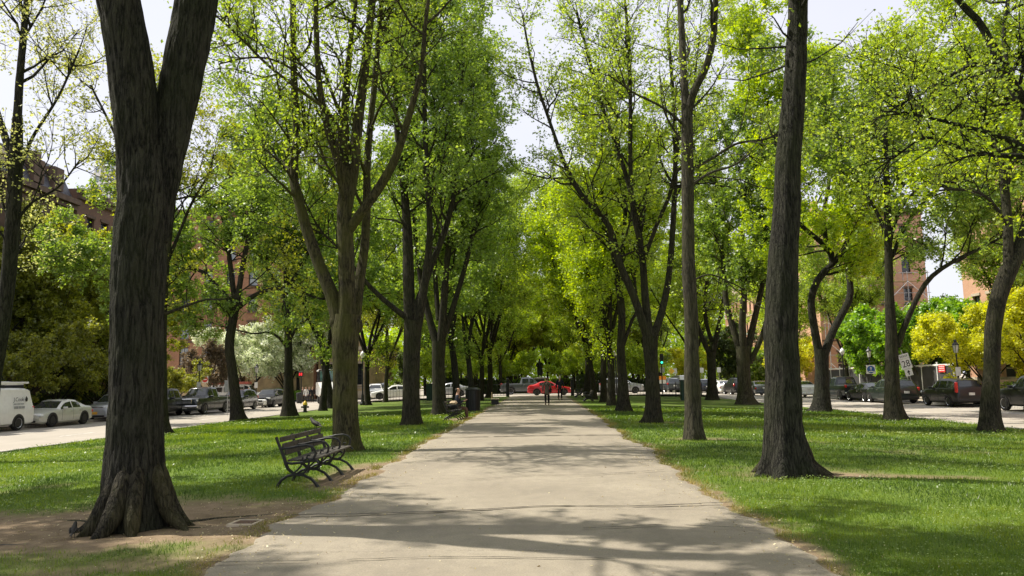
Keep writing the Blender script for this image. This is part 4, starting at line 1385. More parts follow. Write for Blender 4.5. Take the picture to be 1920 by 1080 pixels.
for x, y, sc, lb in ((-8.2, 96.5, 1.0, 'low sunlit lime tree beyond the cross street, left of the gate post'), (-3.4, 99.5, .85, 'small sunlit tree close left of the statue'),
                     (3.0, 99.0, .85, 'small sunlit tree close right of the statue'), (7.6, 96.8, 1.0, 'low sunlit lime tree beyond the cross street, right of the path'),
                     (12.2, 97.5, .95, 'low sunlit lime tree behind the right lawn fence'), (-12.8, 97.5, .95, 'low sunlit lime tree behind the left lawn fence')):
    put(G2, st2, 6, x, y, lb, 'low trees beyond the cross street', sc=sc, z=gz(x, y))
# ------------------------------------------------------------------ materials for things
pmat('tyre', (0.012, 0.012, 0.013), .85, vary=.2)
pmat('alloy', (0.55, 0.55, 0.56), .3, .9, vary=.05)
pmat('black_plastic', (0.015, 0.015, 0.016), .5)
pmat('car_glass', (0.02, 0.026, 0.028), .04, spec=.9, vary=.05, scale=1)
pmat('lamp_glass', (0.75, 0.77, 0.78), .12, spec=.8, vary=.03)
pmat('tail_red', (0.55, 0.02, 0.015), .18, spec=.7, vary=.05)
pmat('plate_white', (0.72, 0.72, 0.70), .5)
pmat('plate_orange', (0.80, 0.42, 0.05), .5)
pmat('chrome', (0.70, 0.70, 0.71), .12, 1.0, vary=.02)
pmat('iron_black', (0.014, 0.015, 0.016), .42, vary=.2, scale=14, spec=.5)
pmat('iron_green', (0.012, 0.05, 0.042), .5, vary=.15)
pmat('wood_grey', (0.075, 0.066, 0.055), .7, vary=.25, scale=12, bump=.3, dirt=(.03, .026, .022))
pmat('brownstone', (0.135, 0.088, 0.062), .85, vary=.2, scale=1.5, bump=.2)
pmat('stone_pale', (0.50, 0.42, 0.32), .85, vary=.15, scale=1.5, bump=.2)
pmat('stone_tan', (0.52, 0.39, 0.22), .85, vary=.15, scale=1.5, bump=.2)
pmat('slate', (0.10, 0.10, 0.115), .6, vary=.2, scale=4)
pmat('window_dark', (0.02, 0.024, 0.028), .06, spec=.8, vary=.1, scale=.6)
pmat('window_pale', (0.30, 0.34, 0.36), .1, spec=.8, vary=.35, scale=1.1)
pmat('frame_dark', (0.02, 0.02, 0.02), .5)
pmat('frame_cream', (0.62, 0.54, 0.42), .6)
pmat('white_paint', (0.78, 0.78, 0.77), .45, vary=.05)
pmat('sign_white', (0.75, 0.75, 0.74), .5, vary=.04)
pmat('sign_grey', (0.30, 0.32, 0.33), .5, vary=.08)
pmat('sign_blue', (0.02, 0.10, 0.36), .5, vary=.05)
pmat('sign_red', (0.60, 0.04, 0.04), .5, vary=.05)
pmat('sign_orange', (0.85, 0.30, 0.03), .5, vary=.05)
pmat('sign_yellow', (0.85, 0.55, 0.05), .5, vary=.05)
pmat('ink', (0.012, 0.012, 0.012), .6)
pmat('hydrant_yellow', (0.75, 0.52, 0.03), .45)
pmat('mesh_screen', (0.045, 0.045, 0.047), .9, vary=.25, scale=.8)
pmat('galvanised', (0.42, 0.42, 0.42), .5, .4)
pmat('bronze', (0.018, 0.024, 0.020), .45, .3)
pmat('skin', (0.48, 0.28, 0.19), .6)
pmat('cloth_taupe', (0.13, 0.115, 0.09), .9)
pmat('cloth_navy', (0.010, 0.014, 0.028), .9)
pmat('cloth_black', (0.008, 0.008, 0.010), .9)
pmat('cloth_brown', (0.10, 0.055, 0.038), .9)
pmat('cloth_beige', (0.55, 0.42, 0.28), .9)
pmat('cloth_blue', (0.03, 0.20, 0.40), .9)
pmat('cloth_white', (0.70, 0.70, 0.68), .9)
pmat('hair_dark', (0.02, 0.014, 0.010), .7)
pmat('hair_brown', (0.16, 0.09, 0.06), .7)
pmat('hair_grey', (0.55, 0.53, 0.50), .7)
pmat('bird_dark', (0.025, 0.022, 0.020), .7)
pmat('bird_breast', (0.22, 0.12, 0.07), .8)
pmat('globe', (0.85, 0.85, 0.83), .25, vary=.02)
pmat('lantern_glass', (0.62, 0.62, 0.56), .12, vary=.2, spec=.8)

def brickmat(name, c1, c2, mortar, sc=1.0):
    m, n, l = newmat(name)
    out = n.new('ShaderNodeOutputMaterial'); p = n.new('ShaderNodeBsdfPrincipled'); l.new(p.outputs[0], out.inputs[0])
    tc = n.new('ShaderNodeTexCoord')
    sep = n.new('ShaderNodeSeparateXYZ'); l.new(tc.outputs['Object'], sep.inputs[0])
    add = n.new('ShaderNodeMath'); l.new(sep.outputs[0], add.inputs[0]); l.new(sep.outputs[1], add.inputs[1])
    com = n.new('ShaderNodeCombineXYZ'); l.new(add.outputs[0], com.inputs[0]); l.new(sep.outputs[2], com.inputs[1])
    b = n.new('ShaderNodeTexBrick'); l.new(com.outputs[0], b.inputs['Vector'])
    b.inputs['Scale'].default_value = 4.4 * sc
    b.inputs['Color1'].default_value = c4(c1); b.inputs['Color2'].default_value = c4(c2); b.inputs['Mortar'].default_value = c4(mortar)
    b.inputs['Mortar Size'].default_value = .012
    no = n.new('ShaderNodeTexNoise'); no.inputs['Scale'].default_value = .8; no.inputs['Detail'].default_value = 5
    l.new(tc.outputs['Object'], no.inputs['Vector'])
    mx = n.new('ShaderNodeMixRGB'); mx.blend_type = 'MULTIPLY'; mx.inputs[0].default_value = .6
    mr = n.new('ShaderNodeMapRange'); mr.inputs['To Min'].default_value = .55; mr.inputs['To Max'].default_value = 1.3
    l.new(no.outputs['Fac'], mr.inputs['Value'])
    l.new(b.outputs['Color'], mx.inputs[1]); l.new(mr.outputs[0], mx.inputs[2])
    l.new(mx.outputs[0], p.inputs['Base Color']); p.inputs['Roughness'].default_value = .85
    return m
brickmat('brick_brown', (0.27, 0.13, 0.07), (0.36, 0.175, 0.09), (0.32, 0.24, 0.17))
brickmat('brick_pink', (0.50, 0.27, 0.17), (0.60, 0.34, 0.22), (0.55, 0.42, 0.32))
brickmat('brick_red', (0.48, 0.12, 0.07), (0.56, 0.16, 0.09), (0.45, 0.30, 0.22))
brickmat('brick_dark', (0.14, 0.075, 0.05), (0.19, 0.10, 0.065), (0.18, 0.14, 0.11))

# ------------------------------------------------------------------ buildings
def facade_mesh(mb, o, u, n, W, H, wins, depth=.22, z0=0):
    """o origin (corner, ground), u unit along, n outward normal; wins: (u0,u1,v0,v1)"""
    us = sorted({0, W} | {w[0] for w in wins} | {w[1] for w in wins})
    vs = sorted({z0, H} | {w[2] for w in wins} | {w[3] for w in wins})
    o = np.array(o, float); u = np.array(u, float); n = np.array(n, float); z = np.array([0, 0, 1.])
    def P(a, b, d=0): return o + u * a + z * b - n * d
    for i in range(len(us) - 1):
        j = 0
        while j < len(vs) - 1:
            a, b = us[i], us[i + 1]
            cm, vm = (a + b) / 2, (vs[j] + vs[j + 1]) / 2
            if any(w[0] < cm < w[1] and w[2] < vm < w[3] for w in wins):
                j += 1; continue
            c = vs[j]
            k = j + 1
            while k < len(vs) - 1 and not any(w[0] < cm < w[1] and w[2] < (vs[k] + vs[k + 1]) / 2 < w[3] for w in wins):
                k += 1
            d = vs[k]
            mb.add([P(a, c), P(b, c), P(b, d), P(a, d)], [(0, 1, 2, 3)])
            j = k
    for (a, b, c, d) in wins:
        for q in ([P(a, c), P(a, c, depth), P(a, d, depth), P(a, d)], [P(b, c), P(b, d), P(b, d, depth), P(b, c, depth)],
                  [P(a, c), P(b, c), P(b, c, depth), P(a, c, depth)], [P(a, d), P(a, d, depth), P(b, d, depth), P(b, d)]):
            mb.add(q, [(0, 1, 2, 3)])

WIN_CACHE = {}
def window_part(parent, o, u, n, w, depth, fmat, gmat, sill=None, lintel=None, key=''):
    """window > pane; sash bars; placed by matrix, mesh data shared"""
    a, b, c, d = w
    wd, ht = round(b - a, 2), round(d - c, 2)
    k = (wd, ht, fmat, gmat, sill)
    if k not in WIN_CACHE:
        f = MB(); t = .06
        f.box(0, t, 0, .07, 0, ht); f.box(wd - t, wd, 0, .07, 0, ht)
        f.box(t, wd - t, 0, .07, 0, t); f.box(t, wd - t, 0, .07, ht - t, ht)
        f.box(t, wd - t, -.01, .06, ht / 2 - .04, ht / 2 + .04)
        f.box(wd / 2 - .015, wd / 2 + .015, .0, .05, ht / 2 + .04, ht - t)
        me = bpy.data.meshes.new('window'); me.from_pydata(f.V, [], f.F); me.materials.append(MATS[fmat])
        g = MB().box(t, wd - t, .075, .09, t, ht - t)
        mg = bpy.data.meshes.new('pane'); mg.from_pydata(g.V, [], g.F); mg.materials.append(MATS[gmat])
        ms = None
        if sill:
            ms = []
            for nm, s_ in (('sill', MB().box(-.12, wd + .12, -.30, .0, -.16, -.02)), ('lintel', MB().box(-.12, wd + .12, -.27, .0, ht + .02, ht + .24))):
                q_ = bpy.data.meshes.new(nm); q_.from_pydata(s_.V, [], s_.F); q_.materials.append(MATS[sill]); ms.append((nm, q_))
        WIN_CACHE[k] = (me, mg, ms)
    me, mg, ms = WIN_CACHE[k]
    p = np.array(o, float) + np.array(u) * a + np.array([0, 0, 1.]) * c - np.array(n) * (depth - .04)
    rz = math.atan2(u[1], u[0])
    wo = link('window', me, None, parent, p, (0, 0, rz))
    # local y must point inward (-n)
    link('pane', mg, None, wo)
    for nm, q_ in (ms or []): link(nm, q_, None, wo)
    return wo

def house(name, o, u, n, W, H, D, floors, cols, wall, trim, label, fmat='frame_dark', gmats=('window_dark',), roofmat='slate', base_h=1.6, win=(1.05, 1.9), mansard=False, bay=None, seed=0, group=None, margin=.9, door=True, basemat=None):
    rg = np.random.default_rng(seed)
    root = empty(name, o, 0, label, 'house' if W < 16 else 'building', group)
    o0 = np.array([0, 0, 0.])
    u = np.array(u, float); n = np.array(n, float)
    # orientation so that u x z = n*? windows need local y = -n, x = u
    wins = []
    fh = (H - base_h - .8) / floors
    cw = (W - 2 * margin) / cols
    for r in range(floors):
        for c in range(cols):
            cx = margin + cw * (c + .5); z = base_h + fh * r + .7
            h = min(win[1], fh - 1.0) * (1.1 if r == 0 else 1.0)
            wins.append((cx - win[0] / 2, cx + win[0] / 2, z, z + h))
    mb = MB()
    facade_mesh(mb, o0, u, n, W, H, wins)
    # sides, back, top
    P = lambda a, b, d: o0 + u * a - n * d + np.array([0, 0, b])
    mb.add([P(0, 0, 0), P(0, H, 0), P(0, H, D), P(0, 0, D)], [(0, 1, 2, 3)])
    mb.add([P(W, 0, 0), P(W, 0, D), P(W, H, D), P(W, H, 0)], [(0, 1, 2, 3)])
    mb.add([P(0, 0, D), P(0, H, D), P(W, H, D), P(W, 0, D)], [(0, 1, 2, 3)])
    mb.add([P(0, H, .1), P(W, H, .1), P(W, H, D), P(0, H, D)], [(0, 1, 2, 3)])
    mb.build('wall', wall, root)
    for w in wins:
        window_part(root, o0, u, n, w, .22, fmat, gmats[int(rg.integers(0, len(gmats)))], trim)
    def slab(nm, a, b, z0, z1, d0, d1, mat):
        q = MB()
        c = [P(a, z0, -d1), P(b, z0, -d1), P(b, z0, -d0), P(a, z0, -d0), P(a, z1, -d1), P(b, z1, -d1), P(b, z1, -d0), P(a, z1, -d0)]
        q.add(c, [(3, 2, 1, 0), (4, 5, 6, 7), (0, 1, 5, 4), (1, 2, 6, 5), (2, 3, 7, 6), (3, 0, 4, 7)])
        return q.build(nm, mat, root)
    slab('cornice', -.1, W + .1, H - .45, H - .02, -.02, .55, trim)
    slab('cornice_moulding', -.05, W + .05, H - .85, H - .48, .004, .28, trim)
    for r in (1, floors - 1):
        slab('string_course', 0, W, base_h + fh * r + .22, base_h + fh * r + .42, .004, .10, trim)
    slab('plinth', 0, W, 0, base_h - .1, .005, .22, basemat or trim)
    if door:
        slab('steps', W * .62, W * .62 + 1.8, 0, base_h * .8, .23, 1.5, trim)
        dd = slab('door', W * .62 + .35, W * .62 + 1.45, base_h * .82, base_h * .82 + .0 + 2.3, .01, .09, 'frame_dark')
    if mansard:
        q = MB()
        c = [P(-.0, H, .05), P(W, H, .05), P(W - .3, H + 2.6, 1.2), P(.3, H + 2.6, 1.2), P(0, H, D), P(W, H, D), P(W - .3, H + 2.6, D - .5), P(.3, H + 2.6, D - .5)]
        q.add(c, [(0, 1, 2, 3), (1, 5, 6, 2), (5, 4, 7, 6), (4, 0, 3, 7), (3, 2, 6, 7)])
        rf = q.build('roof', roofmat, root)
        for k in range(cols):
            cx = margin + cw * (k + .5)
            s = MB()
            cc = [P(cx - .6, H + .3, -.02), P(cx + .6, H + .3, -.02), P(cx + .6, H + .3, 1.0), P(cx - .6, H + .3, 1.0)]
            ct = [p + np.array([0, 0, 1.8]) for p in cc]
            s.add(cc + ct, [(3, 2, 1, 0), (4, 5, 6, 7), (0, 1, 5, 4), (1, 2, 6, 5), (2, 3, 7, 6), (3, 0, 4, 7)])
            s.build('dormer', trim, root)
    # chimneys
    for cx in (W * .12, W * .85):
        q = MB(); a0 = P(cx - .4, H, 2.0)
        q.box(min(a0[0], a0[0] - .8), max(a0[0], a0[0] - .8) + .01, a0[1] - .4, a0[1] + .4, H - .3, H + (3.6 if mansard else 1.6), .03)
        q.build('chimney', wall, root)
    return root

UL, NL = (0, 1, 0), (1, 0, 0)        # left houses: face +X, u along +Y  (u x z = +X)
UR, NR = (0, -1, 0), (-1, 0, 0)      # right houses: face -X, u along -Y
left_spec = [(16, 9.0, 17, 'brick_dark', 'brownstone', 'dark brick house at the far left, nearest the camera'),
             (25, 8.5, 18, 'brownstone', 'brownstone', 'dark brownstone house behind the white van'),
             (33.5, 9.0, 17.5, 'brick_dark', 'stone_pale', 'dark house with pale sills behind the white sedan'),
             (42.5, 8.5, 18.5, 'brownstone', 'stone_pale', 'brown house with the blue banner on its front'),
             (51, 9.0, 17, 'brownstone', 'brownstone', 'brownstone house with a dark stone balcony'),
             (60, 8.0, 18, 'brick_dark', 'brownstone', 'dark corner house left of the brick flats')]
for i, (y0, W, H, wall, trim, lb) in enumerate(left_spec):
    house('town_house', (-37.5 + .25 * (i % 2), y0 + .01 * i, ZP), UL, NL, W - .03, H, 11, 4, 3, wall, trim, lb, gmats=('window_dark', 'window_dark', 'window_pale'), mansard=(i % 2 == 0), seed=i, group='houses along the left road')
# brick flats across the side street
house('brick_flats', (-56, 96.5, ZP), (1, 0, 0), (0, -1, 0), 27.5, 24.5, 12, 6, 9, 'brick_brown', 'brownstone', 'tall brown brick block of flats beyond the side street at left', fmat='frame_dark', gmats=('window_pale', 'window_dark', 'window_pale'),
      base_h=3.8, win=(1.15, 2.0), seed=31, margin=.7, basemat='stone_tan')
house('tan_building', (-28.2, 97.5, ZP), (1, 0, 0), (0, -1, 0), 6.5, 6.5, 10, 1, 3, 'stone_tan', 'stone_pale', 'low tan stone building behind the dark hatchback', base_h=1.0, win=(1.1, 2.4), seed=32, margin=.4, basemat='stone_pale', door=False)
for i in range(4):
    house('town_house', (-38, 110 + i * 12, ZP), UL, NL, 11.9, 17 + i % 2, 11, 4, 4, ('brick_brown', 'brick_dark')[i % 2], 'stone_pale', 'distant brick house of the next block, left side', seed=40 + i, group='distant left houses', mansard=bool(i % 2))
# right side, in the sun
right_spec = [(25, 8.8, 17, 'brick_pink', 'stone_pale', 'sunlit pink brick house beyond the right picture edge'),
              (33.8, 8.8, 18, 'brick_red', 'stone_pale', 'red brick house beyond the right picture edge'),
              (42.6, 8.8, 19, 'brick_pink', 'brownstone', 'pink house at the right picture edge behind the dark car'),
              (51.4, 8.8, 19.5, 'brick_red', 'stone_pale', 'red brick house carrying the pale framed bay'),
              (60.2, 8.8, 23, 'brick_pink', 'brownstone', 'tall pink house with brown cornice behind the lantern post'),
              (69, 8.2, 19, 'brick_pink', 'stone_pale', 'pink corner house behind the screened fence')]
for i, (y1, W, H, wall, trim, lb) in enumerate(right_spec):
    house('town_house', (37.0 + .25 * (i % 2), y1 + .01 * i, ZP), UR, NR, W - .03, H, 11, 4, 3, wall, trim, lb, gmats=('window_dark', 'window_dark', 'window_pale'), mansard=(i % 2 == 1), seed=50 + i, group='houses along the right road')
for i in range(4):
    house('town_house', (38, 124 + i * 12, ZP), UR, NR, 11.9, 17 + i % 2, 11, 4, 4, ('brick_pink', 'brick_brown')[i % 2], 'stone_pale', 'distant brick house of the next block, right side', seed=60 + i, group='distant right houses', mansard=bool(i % 2))
scaf_house = house('corner_house', (34.0, 95.0, ZP), (1, 0, 0), (0, -1, 0), 13, 22, 12, 5, 4, 'brick_pink', 'brownstone', 'pink brick corner house wrapped in scaffolding', fmat='frame_dark', gmats=('window_dark',), seed=71, base_h=1.8)
# bay with little mansard on the red house (part of it)
def bay(parent, x, y, w, d, H):
    mb = MB()
    pts = [(0, -w / 2), (-d, -w / 4), (-d, w / 4), (0, w / 2)]
    poly = [(x + p[0], y + p[1]) for p in pts]
    mb.prism(poly, 2, 0, H)
    b = mb.build('bay', 'brick_red', parent)
    q = MB()
    q.prism([(x + p[0] * 1.12, y + p[1] * 1.06) for p in pts], 2, H + .003, H + .35)
    q.prism([(x + p[0] * 1.06, y + p[1] * 1.03) for p in pts], 2, H - .75, H - .45)
    for zz in (3.2, 7.3):
        q.prism([(x + p[0] * 1.04, y + p[1] * 1.02) for p in pts], 2, zz, zz + .3)
    q.build('cornice', 'stone_pale', b)
    r = MB()
    lo = [(x + p[0] * 1.0, y + p[1] * .98, H + .353) for p in pts]; hi = [(x + p[0] * .6, y + p[1] * .8, H + 2.3) for p in pts]
    r.add(lo + hi, [(0, 1, 5, 4), (1, 2, 6, 5), (2, 3, 7, 6), (3, 0, 4, 7), (4, 5, 6, 7)])
    r.build('roof', 'slate', b)
    for i in range(3):
        p, q2 = np.array(poly[i]), np.array(poly[i + 1])
        uu = (q2 - p) / np.linalg.norm(q2 - p); Ls = np.linalg.norm(q2 - p)
        # traverse so that inward is local y: u x z points outward when going from +Y to -Y on the -X face
        u3 = (-uu[0], -uu[1], 0); nn = (-uu[1], uu[0], 0)
        if nn[0] > 0: nn = (uu[1], -uu[0], 0)
        o = (q2[0], q2[1], 0)
        for zz, hh in ((1.2, 1.8), (4.6, 2.3), (8.6, 2.4)):
            w_ = Ls * .62
            window_part(b, (o[0] + nn[0] * .13, o[1] + nn[1] * .13, 0), u3, nn, ((Ls - w_) / 2, (Ls + w_) / 2, zz, zz + hh), .06, 'frame_cream', 'window_dark', 'stone_pale')
red = [o for o in bpy.data.objects if o.get('label', '').startswith('red brick house carrying')][0]
bay(red, -.02, -4.4, 4.6, 1.8, 11.6)
pk = [o for o in bpy.data.objects if o.get('label', '').startswith('tall pink house')][0]
bay(pk, -.02, -4.4, 4.0, 1.4, 9.0)
# stone balcony and blue banner on the left
ban_house = [o for o in bpy.data.objects if o.get('label', '').startswith('brown house with the blue banner')][0]
p = at(106, 585, 46.5)
t = empty('banner', (-36.3, 46.5, p[2] - 1.1), 0, 'blue hanging banner with a pale round emblem on the brown house', 'banner')
MB().box(-.02, .02, -.95, .95, 0, 2.4, .0).build('cloth', 'sign_blue', t)
mb = MB(); mb.tube([(0.035, .42 * math.cos(a), 1.25 + .55 * math.sin(a)) for a in np.linspace(0, 6.283, 17)], .07, 6)
mb.build('emblem', 'sign_white', t)
MB().tube([(-1.0, 0, 2.5), (.0, 0, 2.44)], .03, 6).build('bracket', 'iron_black', t)
# the far glass tower
t = empty('office_tower', (-150, 285, -.5), 0, 'far pale glass office tower above the trees at left', 'tower')
MB().box(-14, -4, -12, 12, 0, 84, .4).box(-13, -6, -10, 10, 84.01, 90, .3).build('wall', pmat('tower_glass', (.34, .40, .46), .25, vary=.15, scale=.1), t)
mb = MB()
for z in np.arange(4, 82, 3.6): mb.box(-14.2, -3.8, -12.25, -12.02, z, z + 1.3)
for x in np.arange(-13.4, -4, 1.9): mb.box(x, x + .5, -12.35, -12.27, 2, 83)
tag(mb.build('mullion_grid', 'sign_white', t), kind='stuff')

# ------------------------------------------------------------------ scaffolding
t = empty('scaffolding', (34.2, 93.0, ZP), 0, 'tube scaffolding with cross braces in front of the pink corner house', 'scaffolding')
for x in np.arange(0, 12.1, 2.4):
    for yy in (0, 1.1):
        MB().tube([(x, yy, 0), (x, yy, 14)], .045, 6).build('pole', 'galvanised', t)
for lv in (3.2, 5.6, 8.0, 10.4, 12.8):
    MB().box(-.2, 12.2, .03, 1.07, lv, lv + .06).build('deck', 'stone_tan', t)
    MB().tube([(-.2, -.06, lv + 1.0), (12.2, -.06, lv + 1.0)], .035, 6).build('rail', 'galvanised', t)
    for k, x in enumerate(np.arange(0, 12, 2.4)):
        a, b = (lv - 2.3, lv) if k % 2 else (lv, lv - 2.3)
        MB().tube([(x, -.10, a), (x + 2.4, -.10, b)], .035, 6).build('brace', 'white_paint', t)

# screened site fence along the right pavement
t = empty('site_fence', (31.2, 60.0, ZP), 0, 'dark screened construction fence with a white top rail on right', 'fence')
for k in range(11):
    y = k * 2.5
    MB().box(-.03, .03, y + .06, y + 2.44, .12, 2.4, .0).build('panel', 'mesh_screen', t)
    MB().box(-.05, .05, y - .05, y + .05, 0, 2.75, .01).build('post', 'white_paint', t)
MB().box(-.07, .07, -.1, 27.6, 2.45, 2.58, .01).build('top_rail', 'white_paint', t)
t2 = empty('notice_board', (31.1, 61.6, ZP + 1.95), 0, 'small red notice on the dark site fence', 'sign')
MB().box(-.02, 0, -.5, .5, 0, .55, .0).build('board', 'sign_red', t2)
mb = MB()
for z in (.12, .28, .42): mb.box(-.026, -.021, -.4, .4, z, z + .05)
mb.build('print', 'sign_white', t2)

def railing(name, p0, p1, h, label, cat='fence', gap=.14, mat='iron_black', zf=None, post_every=2.4, group=None, low=.12):
    p0 = np.array(p0, float); p1 = np.array(p1, float)
    L = np.linalg.norm(p1[:2] - p0[:2]); d = (p1 - p0) / L
    root = empty(name, p0, math.atan2(d[1], d[0]), label, cat, group)
    zf = zf or (lambda s: 0)
    n = int(L / post_every)
    for i in range(n + 1):
        s = L * i / n
        z = zf(s)
        MB().box(s - .045, s + .045, -.045, .045, z - .1, z + h + .12, .01).lathe([(.0, z + h + .12), (.06, z + h + .16), (.0, z + h + .24)], (s, 0, 0), 8).build('post', mat, root)
        if i < n:
            s2 = L * (i + 1) / n; z2 = zf(s2)
            mb = MB()
            for zz in (low, h - .06):
                mb.tube([(s, 0, z + zz), (s2, 0, z2 + zz)], .022, 4)
            mb.build('rail', mat, root)
            m = int((s2 - s) / gap)
            for k in range(1, m):
                a = s + (s2 - s) * k / m; za = z + (z2 - z) * k / m
                b = MB().tube([(a, 0, za + low), (a, 0, za + h + .04)], .012, 4)
                b.build('picket', mat, root)
    return root

# mall fence along the cross street, both sides of the path
railing('iron_fence', (-3.4, 76.3, 0), (-15.5, 76.3, 0), 1.25, 'black iron fence at the end of the left lawn', zf=lambda s: float(G(-3.4 - s, 0)), gap=.30, group=None)
railing('iron_fence', (3.1, 76.3, 0), (15.5, 76.3, 0), 1.25, 'black iron fence at the end of the right lawn', zf=lambda s: float(G(3.1 + s, 0)), gap=.30)
for x, lb in ((-3.3, 'left black iron gate post at the end of the path'), (3.0, 'right black iron gate post at the end of the path')):
    t = empty('gate_post', (x, 76.0, 0), 0, lb, 'post')
    MB().box(-.16, .16, -.16, .16, -.1, 1.45, .02).build('shaft', 'iron_black', t)
    MB().box(-.21, .21, -.21, .21, 1.453, 1.55, .02).lathe([(.0, 1.55), (.12, 1.6), (.13, 1.7), (.0, 1.82)], (0, 0, 0), 10).build('cap', 'iron_black', t)
railing('garden_fence', (32.8, 30, ZP), (32.8, 58, ZP), 1.0, 'low black garden railing behind the dark hatchback on right', gap=.35)
railing('garden_fence', (-33.8, 24, ZP), (-33.8, 72, ZP), 1.0, 'low black garden railing before the brown houses', gap=.6)
# planting behind the railings
def hedge(name, x0, x1, y0, y1, h, mat, label, n=9000, leaf=.09):
    rg = np.random.default_rng(int(abs(y0) * 7 + n))
    x = rg.uniform(x0, x1, n); y = rg.uniform(y0, y1, n)
    top = h * (.55 + .6 * fbm(y * .6, x * .6, seed=91))
    z = ZP + top * rg.uniform(0, 1, n) ** .6
    C = np.stack([x, y, z], -1)
    nr = unit(rg.normal(0, .8, (n, 3)) + np.array([0, 0, .6])); a = unit(np.cross(nr, rg.normal(0, 1, (n, 3)))); b = np.cross(nr, a)
    s = leaf * rg.uniform(.6, 1.3, n)[:, None]
    V = np.stack([C - a * s * .6, C + b * s * .5, C - b * s * .5 + a * s * .5], 1).reshape(-1, 3)
    t = link(name, mesh_np(name, V, np.arange(3 * n).reshape(-1, 3), {'tint': np.repeat(rg.uniform(0, 1, n), 3)}), mat)
    tag(t, label, 'hedge', kind='stuff')
hedge('hedge', 33.2, 34.6, 30, 58, 1.5, 'leaf_bright', 'green hedge behind the railing on right', 16000, .13)
hedge('hedge', -35.2, -34.0, 24, 72, 2.0, 'leaf_dark', 'dark hedge before the brown houses on left', 22000, .15)
hedge('hedge', -33.0, -29.5, 93.3, 95.5, 1.4, 'leaf_bright', 'low green hedge beyond the side street at left', 5000, .16)

# ------------------------------------------------------------------ cars
def catm(xs, ys, x):
    return np.interp(x, xs, ys)

